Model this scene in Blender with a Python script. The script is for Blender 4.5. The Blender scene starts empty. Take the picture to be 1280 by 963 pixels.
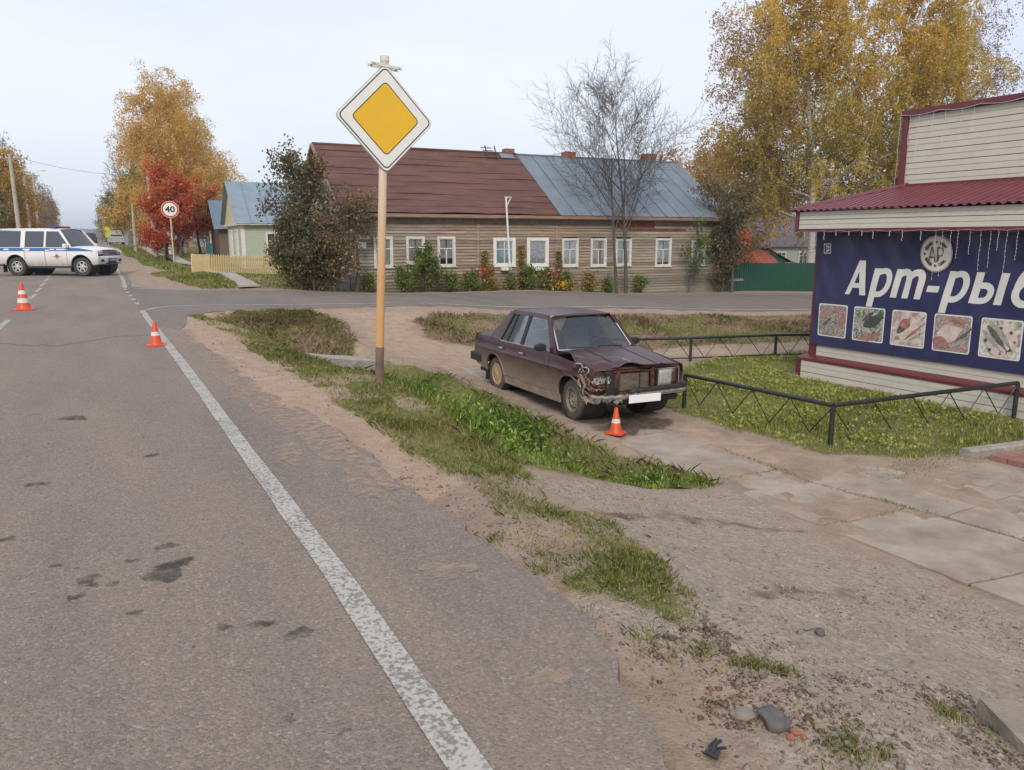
import bpy, bmesh, math, random
import numpy as np
from mathutils import Vector, Matrix, noise as mnoise
R = math.radians
scene = bpy.context.scene
C = scene.collection
# ------------------------------------------------------------------ camera
cam_d = bpy.data.cameras.new('camera'); cam = bpy.data.objects.new('camera', cam_d); C.objects.link(cam)
cam_d.sensor_width = 36; cam_d.lens = 27.0; cam_d.clip_start = .05; cam_d.clip_end = 6000
cam.location = (0, 0, 1.55); cam.rotation_euler = (R(90-10.8), 0, R(-28.8))
scene.camera = cam
# ------------------------------------------------------------------ sky, sun, exposure
SUN_EL, SUN_AZ = 34, 212          # degrees; azimuth clockwise from +Y
w = bpy.data.worlds.new('World'); scene.world = w; w.use_nodes = True
nt = w.node_tree; N = nt.nodes; Lk = nt.links; N.clear()
sky = N.new('ShaderNodeTexSky'); sky.sky_type = 'NISHITA'; sky.sun_disc = False
sky.sun_elevation = R(SUN_EL); sky.sun_rotation = R(SUN_AZ); sky.air_density = 1.0; sky.dust_density = 2.0
tc = N.new('ShaderNodeTexCoord'); mp = N.new('ShaderNodeMapping'); mp.inputs['Scale'].default_value = (1, 1, 3.2)
nz = N.new('ShaderNodeTexNoise'); nz.inputs['Scale'].default_value = 1.6; nz.inputs['Detail'].default_value = 5; nz.inputs['Roughness'].default_value = .5
rp = N.new('ShaderNodeValToRGB'); rp.color_ramp.elements[0].position = .38; rp.color_ramp.elements[1].position = .66
rp.color_ramp.elements[0].color = (6.3, 6.8, 8.1, 1); rp.color_ramp.elements[1].color = (7.6, 7.95, 8.6, 1)
mx = N.new('ShaderNodeMix'); mx.data_type = 'RGBA'; mx.inputs[0].default_value = .86
bg = N.new('ShaderNodeBackground'); bg.inputs['Strength'].default_value = .1
ow = N.new('ShaderNodeOutputWorld')
Lk.new(tc.outputs['Generated'], mp.inputs[0]); Lk.new(mp.outputs[0], nz.inputs['Vector']); Lk.new(nz.outputs['Fac'], rp.inputs[0])
Lk.new(sky.outputs[0], mx.inputs[6]); Lk.new(rp.outputs[0], mx.inputs[7]); Lk.new(mx.outputs[2], bg.inputs[0]); Lk.new(bg.outputs[0], ow.inputs[0])
sun_d = bpy.data.lights.new('sun', 'SUN'); sun = bpy.data.objects.new('sun', sun_d); C.objects.link(sun)
sun_d.energy = 1.5; sun_d.angle = R(14); sun_d.color = (1, .9, .76)
sun.rotation_euler = (R(90-SUN_EL), 0, R(-SUN_AZ)+math.pi)
sun.rotation_euler = (Vector((math.sin(R(SUN_AZ))*math.cos(R(SUN_EL)), math.cos(R(SUN_AZ))*math.cos(R(SUN_EL)), math.sin(R(SUN_EL))))).to_track_quat('Z', 'Y').to_euler()
vs = scene.view_settings; vs.view_transform = 'Standard'; vs.look = 'None'; vs.exposure = 0.45; vs.gamma = 1; vs.use_curve_mapping = False
scene.render.engine = 'CYCLES'; scene.cycles.max_bounces = 6; scene.cycles.transparent_max_bounces = 12
scene.cycles.diffuse_bounces = 3; scene.cycles.glossy_bounces = 3
# ------------------------------------------------------------------ helpers
def link(o, parent=None):
    C.objects.link(o)
    if parent is not None: o.parent = parent
    return o
def tag(o, label=None, cat=None, group=None, kind=None):
    if label: o['label'] = label
    if cat: o['category'] = cat
    if group: o['group'] = group
    if kind: o['kind'] = kind
    return o
def empty(name, loc=(0, 0, 0), rz=0, label=None, cat=None, group=None):
    o = bpy.data.objects.new(name, None); o.empty_display_size = .2; link(o); o.location = loc; o.rotation_euler = (0, 0, rz)
    return tag(o, label, cat, group)
def copy_tree(o, parent=None):
    c = o.copy(); link(c, parent)
    for ch in list(o.children): copy_tree(ch, c)
    return c
class MB:
    def __init__(s): s.v = []; s.f = []; s.m = []
    def add(s, vs, fs, mi=0):
        b = len(s.v); s.v += [tuple(v) for v in vs]; s.f += [tuple(b+i for i in f) for f in fs]; s.m += [mi]*len(fs); return s
    def box(s, c, d, M=None, mi=0):
        x, y, z = d[0]/2, d[1]/2, d[2]/2
        vs = [Vector((sx*x, sy*y, sz*z)) for sz in (-1, 1) for sy in (-1, 1) for sx in (-1, 1)]
        if M is not None: vs = [M @ v for v in vs]
        vs = [v+Vector(c) for v in vs]
        return s.add(vs, [(0, 2, 3, 1), (4, 5, 7, 6), (0, 1, 5, 4), (2, 6, 7, 3), (0, 4, 6, 2), (1, 3, 7, 5)], mi)
    def mm(s, lo, hi, mi=0): return s.box([(a+b)/2 for a, b in zip(lo, hi)], [b-a for a, b in zip(lo, hi)], None, mi)
    def tube(s, pts, r, n=8, caps=True, mi=0):
        pts = [Vector(p) for p in pts]; k = len(pts); rr = r if hasattr(r, '__len__') else [r]*k
        vs = []; up = None
        for i, p in enumerate(pts):
            d = (pts[min(i+1, k-1)]-pts[max(i-1, 0)]); d = d.normalized() if d.length > 1e-9 else Vector((0, 0, 1))
            if up is None: up = d.orthogonal().normalized()
            else:
                up = up-d*up.dot(d); up = up.normalized() if up.length > 1e-6 else d.orthogonal().normalized()
            q = d.cross(up)
            for j in range(n):
                a = 2*math.pi*j/n; vs.append(p+(up*math.cos(a)+q*math.sin(a))*rr[i])
        fs = [(i*n+j, i*n+(j+1) % n, (i+1)*n+(j+1) % n, (i+1)*n+j) for i in range(k-1) for j in range(n)]
        if caps: fs += [tuple(range(n))[::-1], tuple((k-1)*n+j for j in range(n))]
        return s.add(vs, fs, mi)
    def lathe(s, prof, n=24, axis='Z', c=(0, 0, 0), mi=0, caps=True):
        vs = []; c = Vector(c)
        for r, h in prof:
            for j in range(n):
                a = 2*math.pi*j/n; x, y = r*math.cos(a), r*math.sin(a)
                vs.append(c+(Vector((x, y, h)) if axis == 'Z' else Vector((x, h, y)) if axis == 'Y' else Vector((h, x, y))))
        k = len(prof)
        fs = [(i*n+j, i*n+(j+1) % n, (i+1)*n+(j+1) % n, (i+1)*n+j) for i in range(k-1) for j in range(n)]
        if caps: fs += [tuple(range(n))[::-1], tuple((k-1)*n+j for j in range(n))]
        return s.add(vs, fs, mi)
    def prism(s, poly, t0, t1, fn, mi=0):       # poly in (a,b); fn(a,b,t)->xyz
        n = len(poly); vs = [fn(a, b, t0) for a, b in poly]+[fn(a, b, t1) for a, b in poly]
        fs = [tuple(range(n))[::-1], tuple(range(n, 2*n))]+[(i, (i+1) % n, n+(i+1) % n, n+i) for i in range(n)]
        return s.add(vs, fs, mi)
    def grid(s, nu, nv, fn, mi=0):
        vs = [fn(i/nu, j/nv) for j in range(nv+1) for i in range(nu+1)]
        fs = [(j*(nu+1)+i, j*(nu+1)+i+1, (j+1)*(nu+1)+i+1, (j+1)*(nu+1)+i) for j in range(nv) for i in range(nu)]
        return s.add(vs, fs, mi)
    def mesh(s, name, mats, smooth=False, bevel=0, fixn=True, solid=0):
        me = bpy.data.meshes.new(name); me.from_pydata(s.v, [], s.f)
        mats = mats if isinstance(mats, (list, tuple)) else [mats]
        for m in mats: me.materials.append(m)
        if len(mats) > 1: me.polygons.foreach_set('material_index', s.m)
        bm = bmesh.new(); bm.from_mesh(me)
        if solid: bmesh.ops.solidify(bm, geom=bm.faces[:], thickness=solid)
        if fixn: bmesh.ops.recalc_face_normals(bm, faces=bm.faces[:])
        if bevel: bmesh.ops.bevel(bm, geom=[e for e in bm.edges if len(e.link_faces) == 2 and e.calc_face_angle(0) > .6], offset=bevel, segments=1, affect='EDGES', clamp_overlap=True)
        bm.to_mesh(me); bm.free()
        if smooth:
            me.polygons.foreach_set('use_smooth', [True]*len(me.polygons))
            if smooth != 'all': me.set_sharp_from_angle(angle=R(38))
        me.update(); return me
    def build(s, name, mats, parent=None, smooth=False, bevel=0, loc=None, rz=0, fixn=True, solid=0):
        o = bpy.data.objects.new(name, s.mesh(name, mats, smooth, bevel, fixn, solid)); link(o, parent)
        if loc is not None: o.location = loc
        if rz: o.rotation_euler = (0, 0, rz)
        return o
def inst(name, me, parent=None, loc=(0, 0, 0), rot=(0, 0, 0), sc=(1, 1, 1)):
    o = bpy.data.objects.new(name, me); link(o, parent); o.location = loc; o.rotation_euler = rot; o.scale = sc; return o
def npmesh(name, V, F, mats, tint=None, smooth=False, nside=4):
    V = np.asarray(V, np.float32); F = np.asarray(F, np.int32); me = bpy.data.meshes.new(name)
    me.vertices.add(len(V)); me.vertices.foreach_set('co', V.ravel())
    k = F.shape[1]; me.loops.add(F.size); me.loops.foreach_set('vertex_index', F.ravel())
    me.polygons.add(len(F)); me.polygons.foreach_set('loop_start', np.arange(0, F.size, k, dtype=np.int32)); me.polygons.foreach_set('loop_total', np.full(len(F), k, np.int32))
    me.materials.append(mats)
    if tint is not None:
        a = me.attributes.new('tint', 'FLOAT', 'POINT'); a.data.foreach_set('value', np.asarray(tint, np.float32))
    me.update(calc_edges=True)
    if smooth: me.polygons.foreach_set('use_smooth', np.ones(len(F), bool))
    return me
# ------------------------------------------------------------------ materials
_M = {}
def _base(name):
    m = bpy.data.materials.new(name); m.use_nodes = True; nt = m.node_tree; b = nt.nodes['Principled BSDF']; return m, nt, b
def c4(c): return (c[0], c[1], c[2], 1)
def mat(name, col, rough=.7, var=.12, scale=6, metal=0, bump=0, bscale=60, spec=.5, stretch=(1, 1, 1), dirt=None, dirt_z=None, emit=0):
    if name in _M: return _M[name]
    m, nt, b = _base(name); N = nt.nodes; L = nt.links
    b.inputs['Roughness'].default_value = rough; b.inputs['Metallic'].default_value = metal; b.inputs['Specular IOR Level'].default_value = spec
    tc = N.new('ShaderNodeTexCoord'); mp = N.new('ShaderNodeMapping'); mp.inputs['Scale'].default_value = stretch
    L.new(tc.outputs['Object'], mp.inputs[0])
    n1 = N.new('ShaderNodeTexNoise'); n1.inputs['Scale'].default_value = scale; n1.inputs['Detail'].default_value = 7; n1.inputs['Roughness'].default_value = .62
    L.new(mp.outputs[0], n1.inputs['Vector'])
    r = N.new('ShaderNodeValToRGB'); e = r.color_ramp.elements; e[0].position = .3; e[1].position = .7
    e[0].color = c4([max(0, x*(1-var)) for x in col]); e[1].color = c4([min(1, x*(1+var)) for x in col])
    L.new(n1.outputs['Fac'], r.inputs[0]); out = r.outputs[0]
    if dirt is not None:                       # film of dried mud, heavier low down, patchy
        sp = N.new('ShaderNodeSeparateXYZ'); L.new(tc.outputs['Object'], sp.inputs[0])
        mr = N.new('ShaderNodeMapRange'); mr.inputs[1].default_value = dirt_z[0]; mr.inputs[2].default_value = dirt_z[1]; mr.inputs[3].default_value = 1; mr.inputs[4].default_value = dirt_z[2] if len(dirt_z) > 2 else .05
        L.new(sp.outputs[2], mr.inputs[0])
        n2 = N.new('ShaderNodeTexNoise'); n2.inputs['Scale'].default_value = 5; n2.inputs['Detail'].default_value = 8; L.new(tc.outputs['Object'], n2.inputs['Vector'])
        ma = N.new('ShaderNodeMath'); ma.operation = 'MULTIPLY_ADD'; L.new(n2.outputs['Fac'], ma.inputs[0]); ma.inputs[1].default_value = .9; ma.inputs[2].default_value = .45
        m2 = N.new('ShaderNodeMath'); m2.operation = 'MULTIPLY'; m2.use_clamp = True; L.new(mr.outputs[0], m2.inputs[0]); L.new(ma.outputs[0], m2.inputs[1])
        mx = N.new('ShaderNodeMix'); mx.data_type = 'RGBA'; L.new(m2.outputs[0], mx.inputs[0]); L.new(out, mx.inputs[6]); mx.inputs[7].default_value = c4(dirt); out = mx.outputs[2]
        rr = N.new('ShaderNodeMapRange'); rr.inputs[3].default_value = rough; rr.inputs[4].default_value = .9; L.new(m2.outputs[0], rr.inputs[0]); L.new(rr.outputs[0], b.inputs['Roughness'])
    L.new(out, b.inputs['Base Color'])
    if bump:
        n3 = N.new('ShaderNodeTexNoise'); n3.inputs['Scale'].default_value = bscale; n3.inputs['Detail'].default_value = 5; L.new(mp.outputs[0], n3.inputs['Vector'])
        bp = N.new('ShaderNodeBump'); bp.inputs['Strength'].default_value = bump; bp.inputs['Distance'].default_value = .02; L.new(n3.outputs['Fac'], bp.inputs['Height']); L.new(bp.outputs[0], b.inputs['Normal'])
    if emit: b.inputs['Emission Color'].default_value = c4(col); b.inputs['Emission Strength'].default_value = emit
    _M[name] = m; return m
def leafmat(name, cols, transl=.35, rough=.6):
    if name in _M: return _M[name]
    m, nt, b = _base(name); N = nt.nodes; L = nt.links; N.remove(b)
    at = N.new('ShaderNodeAttribute'); at.attribute_name = 'tint'
    r = N.new('ShaderNodeValToRGB'); e = r.color_ramp.elements
    while len(e) < len(cols): e.new(.5)
    for i, c in enumerate(cols): e[i].position = i/(len(cols)-1); e[i].color = c4(c)
    L.new(at.outputs['Fac'], r.inputs[0])
    d = N.new('ShaderNodeBsdfDiffuse'); t = N.new('ShaderNodeBsdfTranslucent'); g = N.new('ShaderNodeBsdfGlossy'); g.inputs['Roughness'].default_value = .45
    m1 = N.new('ShaderNodeMixShader'); m1.inputs[0].default_value = transl; L.new(r.outputs[0], d.inputs[0]); L.new(r.outputs[0], t.inputs[0])
    L.new(d.outputs[0], m1.inputs[1]); L.new(t.outputs[0], m1.inputs[2])
    m2 = N.new('ShaderNodeMixShader'); m2.inputs[0].default_value = .04; L.new(m1.outputs[0], m2.inputs[1]); L.new(g.outputs[0], m2.inputs[2])
    L.new(m2.outputs[0], N['Material Output'].inputs[0]); _M[name] = m; return m
def glassmat(name, tint=(.75, .8, .8), refl=.12, rough=.02):
    if name in _M: return _M[name]
    m, nt, b = _base(name); N = nt.nodes; L = nt.links; N.remove(b)
    t = N.new('ShaderNodeBsdfTransparent'); t.inputs[0].default_value = c4(tint)
    g = N.new('ShaderNodeBsdfGlossy'); g.inputs['Roughness'].default_value = rough; g.inputs[0].default_value = (.95, .97, 1, 1)
    f = N.new('ShaderNodeLayerWeight'); f.inputs[0].default_value = .12
    mr = N.new('ShaderNodeMapRange'); mr.inputs[3].default_value = refl; mr.inputs[4].default_value = 1; L.new(f.outputs['Fresnel'], mr.inputs[0])
    mx = N.new('ShaderNodeMixShader'); L.new(mr.outputs[0], mx.inputs[0]); L.new(t.outputs[0], mx.inputs[1]); L.new(g.outputs[0], mx.inputs[2])
    L.new(mx.outputs[0], N['Material Output'].inputs[0]); _M[name] = m; return m
def vnoise(x, y, s, seed=0):                    # vectorised smooth value noise in [0,1]
    x = np.asarray(x)*s+seed*17.3; y = np.asarray(y)*s+seed*9.7
    xi = np.floor(x).astype(np.int64); yi = np.floor(y).astype(np.int64); fx = x-xi; fy = y-yi
    def h(a, b):
        n = (a*374761393+b*668265263+seed*1442695) & 0x7fffffff; n = ((n ^ (n >> 13))*1274126177) & 0x7fffffff
        return ((n ^ (n >> 16)) & 0xffff)/65535.
    u = fx*fx*(3-2*fx); v = fy*fy*(3-2*fy)
    return (h(xi, yi)*(1-u)+h(xi+1, yi)*u)*(1-v)+(h(xi, yi+1)*(1-u)+h(xi+1, yi+1)*u)*v
def fbm(x, y, s, seed=0): return vnoise(x, y, s, seed)*.55+vnoise(x, y, s*2.3, seed+1)*.28+vnoise(x, y, s*5.1, seed+2)*.17
def inside(x, y, poly):
    x = np.asarray(x); y = np.asarray(y); r = np.zeros(x.shape, bool); n = len(poly)
    for i in range(n):
        x1, y1 = poly[i][:2]; x2, y2 = poly[(i+1) % n][:2]
        c = ((y1 > y) != (y2 > y)) & (x < (x2-x1)*(y-y1)/(y2-y1+1e-12)+x1); r ^= c
    return r
def pdist(x, y, poly):
    d = np.full(np.asarray(x).shape, 1e9); n = len(poly)
    for i in range(n):
        a = poly[i]; b = poly[(i+1) % n]; ex, ey = b[0]-a[0], b[1]-a[1]
        t = np.clip(((x-a[0])*ex+(y-a[1])*ey)/(ex*ex+ey*ey+1e-12), 0, 1); d = np.minimum(d, np.hypot(x-a[0]-t*ex, y-a[1]-t*ey))
    return d
def soft(x, y, poly, wd=.25): # 1 inside, 0 outside, soft edge
    d = pdist(x, y, poly); s = np.where(inside(x, y, poly), d, -d); return np.clip(.5+s/(2*wd), 0, 1)
# ---- terrain ----
CP=[(x,y,0) for x in (-14,-4,0.6,1.5) for y in (-20,-8,-2,1,3,5,7,9,12,15,18,22,26,30,36,45,60,90,140)]
CP+=[(4.2,20.2,-.1),(12.2,19.3,-.44),(22,18.6,-.88),(35,18,-1.3),(5.2,25.5,-.05),(15.5,25.8,-.42),(27,25.5,-.85),(38,25,-1.25),(8,22.7,-.22),(18,22.3,-.62),(30,21.5,-1.1),
(8.5,27.8,-.33),(25.2,26.6,-.82),(17,27.2,-.55),(8.5,38,-.35),(25,37,-.9),(17,45,-.6),(5,32,.12),(3.2,29.5,.05),(4,40,.22),(6,50,.25),(5,70,.2),(5,110,0),(3.2,29,.06),
(8,18.6,-.30),(14,18,-.56),(22,17.2,-.92),(8,16.2,-.8),(12,14.9,-.98),(16,14.3,-1.05),(24,14,-1.2),(10,13,-1),(35,13,-1.4),
(4.5,18.5,-.18),(6.2,18.7,-.24),(5.6,16.6,-.5),(6.3,14.5,-.8),(6.6,12.5,-.97),(3.2,18.4,-.1),
(2.4,10,-.07),(2.5,14,-.1),(2.3,7,-.07),(2.4,5.5,-.12),(3.0,8,-.08),(2.9,9,-.08),(3.0,6.8,-.1),(2.9,12,-.25),(2.3,17,-.06),
(5.8,10,-1),(5.7,7,-1),(5.6,5.5,-.98),(6.5,10.5,-1),(7.2,8,-1),(6.5,6,-1),(8,6.3,-1),(11.7,6,-1),(11.7,9.9,-1),(16,8,-1.05),(11,12,-1),(13,11.6,-1),(20,10,-1.1),
(2,3,-.05),(2.2,4,-.09),(3.2,5,-.42),(3.2,3,-.4),(2.9,1.5,-.3),(4.5,4,-.76),(4.5,2,-.74),(5.8,4,-.98),(5.8,1,-1.0),(8,3,-1.0),(8,0,-1.05),(12,2,-1.05),(4.2,0,-.7),(2.8,0,-.3),(2.5,-5,-.25),(6,-5,-1),(20,0,-1.1),(30,-10,-1.3),
(45,20,-1.5),(60,40,-1.7),(60,0,-1.7),(40,60,-1.5),(20,70,-.7),(40,120,-1.5),(100,60,-2.2),(100,150,-2.2),(-40,20,0),(-40,80,0),(-40,140,0),(100,-30,-2)]
CP=np.array(CP,float)
def _tps(d): return np.where(d>1e-9,d*d*np.log(d+1e-12),0)
_n=len(CP)
_K=_tps(np.hypot(CP[:,None,0]-CP[None,:,0],CP[:,None,1]-CP[None,:,1]))+np.eye(_n)*.02
_Pm=np.c_[np.ones(_n),CP[:,:2]]
_W=np.linalg.solve(np.block([[_K,_Pm],[_Pm.T,np.zeros((3,3))]]),np.r_[CP[:,2],0,0,0])
def sstep(a,b,t):
    t=np.clip((t-a)/(b-a),0,1); return t*t*(3-2*t)
DITCH=np.array([(2.5,17.6,-.2,.5),(3.1,16.2,-.75,.8),(3.6,14.6,-1.1,1.05),(3.9,12.8,-1.3,1.15),(4.35,11,-1.42,1.25),(4.5,9.2,-1.45,1.3),(4.5,7.4,-1.4,1.25),(4.45,6.6,-1.3,1.2)])
DITCH2=np.array([(3.55,.55,-.95,.7),(3.9,-1,-1.2,.9),(4.2,-4,-1.2,1.)])
def _carve(x,y,z,D):
    best=np.full(x.shape,1e9);zb=np.zeros(x.shape);hw=np.ones(x.shape)
    for a,b in zip(D[:-1],D[1:]):
        ex,ey=b[0]-a[0],b[1]-a[1];t=np.clip(((x-a[0])*ex+(y-a[1])*ey)/(ex*ex+ey*ey),0,1)
        d=np.hypot(x-a[0]-t*ex,y-a[1]-t*ey);m=d<best
        best=np.where(m,d,best);zb=np.where(m,a[2]+t*(b[2]-a[2]),zb);hw=np.where(m,a[3]+t*(b[3]-a[3]),hw)
    w=1-sstep(.15,1.0,best/hw)
    return z-w*np.maximum(z-zb,0)
def terrain(x,y):
    x=np.asarray(x,float);y=np.asarray(y,float);sh=x.shape;x=x.ravel();y=y.ravel()
    xe=np.clip(x,-14,100);ye=np.clip(y,-20,145)
    z=np.empty_like(x)
    for i in range(0,len(x),20000):
        s=slice(i,i+20000)
        z[s]=_tps(np.hypot(xe[s,None]-CP[None,:,0],ye[s,None]-CP[None,:,1]))@_W[:_n]+_W[_n]+_W[_n+1]*xe[s]+_W[_n+2]*ye[s]
    z=z*sstep(1.35,2.1,x)
    z=_carve(x,y,z,DITCH);z=_carve(x,y,z,DITCH2)
    return z.reshape(sh)
# ---- end terrain ----
_t0=terrain
def rise(y):
    y=np.asarray(y,float)
    a=.5*(y-36+np.sqrt((y-36)**2+60)); b=.5*(y-108+np.sqrt((y-108)**2+300))
    return np.maximum(.0165*a-.045*b,-6)-.0165*.5*(-36+np.sqrt(36**2+60))*0
def terrain(x,y): return _t0(x,y)+rise(y)
# ------------------------------------------------------------------ ground sheet
VERGE = [(1.76,17.41),(2.4,18.0),(3.06,18.6),(4.57,18.7),(5.14,17.44),(4.71,15.3),(4.37,14.3),(3.7,12.5),(3.55,10.5),(3.5,8.65),(3.4,7.66),(3.2,6.3),(3.15,5.6),(2.95,5.0),(2.85,4.5),(2.3,4.18),(2.19,4.56),(2.1,4.94),(2.08,5.88),(2.08,7.08),(2.05,8.58),(2.05,11.4),(2.1,14.02),(1.9,15.86)]
LUSH = [(4.3,14.0),(4.9,13.2),(5.5,12.2),(5.62,10.9),(5.6,9.2),(5.5,7.51),(5.62,6.37),(5.72,5.75),(5.2,5.6),(4.4,5.55),(3.6,5.5),(3.1,5.5),(2.85,5.9),(2.85,6.5),(2.95,7.24),(3.05,8.47),(3.1,10),(3.3,11.5),(3.5,13)]
STRIP = [(2.44,5.06),(2.69,4.89),(2.62,4.3),(2.96,4.02),(2.75,3.3),(2.62,2.92),(2.45,2.54),(2.2,2.42),(2.04,2.64),(1.9,2.88),(1.93,3.31),(1.99,3.71),(2.2,4.45)]
LAWN = [(7.75,9.9),(9.5,11.2),(11.4,12.3),(16.31,12.4),(16,10.5),(11.8,10.3),(11.6,9.6),(11.6,4.9),(10.14,5.12),(8.95,5.2),(8.2,5.55),(7.62,6.36),(7.5,7.76),(7.7,9)]
BANK = [(6.9,17.75),(7.71,18.3),(9.23,18.5),(11.62,18.25),(13.87,17.8),(20.8,17.3),(32,16.6),(32,13),(16.55,13.6),(13.8,14.0),(11.59,14.2),(9.01,14.3),(7.6,15.5),(6.8,16.39)]
BANK2 = [(2.3,17.5),(3.1,18.5),(4.57,18.6),(5.2,17.4),(4.8,15.3),(4.3,14.3),(3.6,13.5),(3.1,15)]
SAND = [(1.2,5.2),(1.5,9),(1.45,14),(1.5,17),(2.3,18.4),(3.2,18.6),(2.3,16),(2.25,12),(2.2,8),(2.3,5.5),(2.0,4.6),(1.7,4.4)]
FORK = [(4.9,18.9),(7.9,18.7),(7.0,17.6),(6.75,16.7),(7.5,15.5),(8.6,14.3),(16,13.5),(16,12.6),(11,12.5),(7.7,10.4),(7.3,6),(5.7,6),(5.7,11),(5.5,13.2),(4.8,14.2),(5.0,15.5),(5.3,17.4)]
DRIVE = [(1.8,1.0),(1.9,2.7),(2.6,2.8),(3.0,4.1),(2.9,5.3),(5.7,5.6),(5.3,4.2),(5.2,2.6),(4.9,1),(4,0.8),(2.9,.9)]
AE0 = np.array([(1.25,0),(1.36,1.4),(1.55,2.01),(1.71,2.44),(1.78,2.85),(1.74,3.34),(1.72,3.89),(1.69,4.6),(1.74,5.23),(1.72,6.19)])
STREAKS = [[(2.27,4.12),(3.29,4.50),(4.68,4.74),(5.76,4.44),(5.44,4.31),(4.22,4.42),(2.84,4.02)],[(2.98,2.92),(3.63,3.0),(4.88,3.02),(4.8,2.87),(3.8,2.79),(2.96,2.70)],[(5.23,3.52),(5.44,3.36),(5.32,3.26),(5.08,3.36)],[(2.78,2.47),(3.23,2.55),(3.09,2.39),(2.72,2.35)]]
WASH = [(2.37,2.46),(2.3,2.01),(2.7,1.86),(3.16,1.71),(2.9,1.0),(2.06,1.45),(1.92,1.66),(1.72,1.92),(1.81,2.28)]
MOUND = [(2.4,36.2),(4.3,38.5),(4.7,36.2),(4.5,27.9),(4.15,26.0),(3.2,26.0),(2.9,28)]
def gridline(fine, lo, hi, f0=.09, g=1.13):
    a = list(np.arange(fine[0], fine[1]+1e-6, f0)); s = f0; v = a[-1]
    while v < hi: s *= g; v += s; a.append(v)
    s = f0; v = a[0]; b = []
    while v > lo: s *= g; v -= s; b.append(v)
    return np.array(b[::-1]+a)
def ncol(img): return img
gx = gridline((1.2, 9.5), -1800, 2600, .093, 1.06); gy = gridline((.6, 19.5), -60, 3000, .093, 1.055)
X, Y = np.meshgrid(gx, gy); xf = X.ravel(); yf_ = Y.ravel()
Z = terrain(xf, yf_)
wx = xf+(fbm(xf, yf_, 1.6, 3)-.5)*.55; wy = yf_+(fbm(xf, yf_, 1.6, 7)-.5)*.55
near = (xf > -2) & (xf < 40) & (yf_ > -4) & (yf_ < 45)
def msk(poly, wd):
    r = np.zeros(len(xf)); r[near] = soft(wx[near], wy[near], poly, wd); return r
mv, ml, mst, mla, mb, mb2, ms, mf, md, mm_ = [msk(p, wd) for p, wd in ((VERGE,.22),(LUSH,.15),(STRIP,.2),(LAWN,.2),(BANK,.25),(BANK2,.2),(SAND,.3),(FORK,.3),(DRIVE,.4),(MOUND,.5))]
mfs = msk([(2.7,38),(4.2,38.5),(4.2,44.9),(2.7,44.9)], .4); mfs = np.maximum(mfs, np.where((xf > 2.6) & (xf < 4.25) & (yf_ > 40) & (yf_ < 110), .8, 0))
far = np.maximum.reduce([mfs, sstep(30, 34, yf_)*sstep(3.2, 4.6, xf), sstep(-4, -5.5, xf) if False else np.clip((-4.0-xf)/1.0, 0, 1), sstep(26.2, 26.8, yf_)*sstep(9, 10, xf)*.8, sstep(33, 36, xf), sstep(20, 24, xf)*np.clip((12-yf_)/2, 0, 1)])
clump = sstep(.34, .6, fbm(xf, yf_, 1.3, 21))
grass = np.maximum.reduce([mv*(.2+.62*clump), ml, mst*(.3+.45*clump), mla*(.72+.28*clump), mb*(.15+.6*clump), mb2*(.3+.4*clump), mm_*.8, far])
sand = np.clip(ms*1.0+mf*.55, 0, 1); gravel = md
bankm = np.maximum(mb, mb2)
ST = [msk(p, .13) for p in STREAKS]; streak = np.maximum.reduce(ST); mw = msk(WASH, .15); eo = xf-np.interp(yf_, AE0[:, 1], AE0[:, 0]); rim_ = np.exp(-((eo-.05)/.07)**2)*(1-sstep(4.8, 6.5, yf_))*(yf_ > -3)*(.35+.65*fbm(xf, yf_, 2.2, 57)); streak = np.maximum(streak, rim_)  # rim_: dark strip beside the asphalt, gathered dirt plus edge shade put into the colour
streak = np.maximum(streak, mw*(.2+.5*fbm(xf, yf_, 3, 55))); gravel = gravel*(1-.5*mw)
# small relief of soil, ruts of the drive, hummocks of the banks
rough = 1+1.2*sstep(1.6, 2.0, xf)*(1-sstep(3.0, 5.0, xf))*(1-sstep(2.5, 5.5, yf_))
rel = ((fbm(xf, yf_, 2.2, 31)-.5)*.05+(fbm(xf, yf_, 7, 35)-.5)*.028)*rough
calm = np.clip((xf-1.3)/.4, 0, 1)*np.clip(1-mf*.55, 0, 1)
edge_drop = sstep(1.22, 1.5, xf)*(1-sstep(1.75, 2.3, xf))*(1-sstep(5.2, 7.5, yf_))
Z = Z-.075*edge_drop
Z = Z+rel*calm*np.where(near, 1, .4)+(fbm(xf, yf_, 1.1, 41)-.5)*.22*bankm*calm
# roads: sheet is pressed down below the asphalt
CROSS_N = [(.9,14.2),(1.45,14.8),(1.6,15.8),(1.75,17.1),(2.4,18.35),(4.04,19.35),(8,19.35),(12.2,18.85),(22,18.15),(40,17.3),(70,16.5)]
CROSS_F = [(.9,29.6),(1.35,28.4),(1.9,26.6),(3.05,25.6),(5,25.35),(8,25.4),(15,25.1),(28.7,24.9),(40,24.5),(70,24)]
inroad = inside(xf, yf_, CROSS_N+CROSS_F[::-1]); dr = np.where(inroad, np.minimum(pdist(xf, yf_, CROSS_N+CROSS_F[::-1]), 1), 0)
Z = np.where(xf < 1.34, Z-.05*np.clip((1.34-xf)/.1, 0, 1)*np.clip((xf+3.7)/.2, 0, 1), Z)-.06*np.clip(dr/.25, 0, 1)*(xf >= 1.2)
ny, nx = X.shape
idx = np.arange(nx*ny).reshape(ny, nx)
F = np.stack([idx[:-1, :-1], idx[:-1, 1:], idx[1:, 1:], idx[1:, :-1]], -1).reshape(-1, 4)
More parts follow.
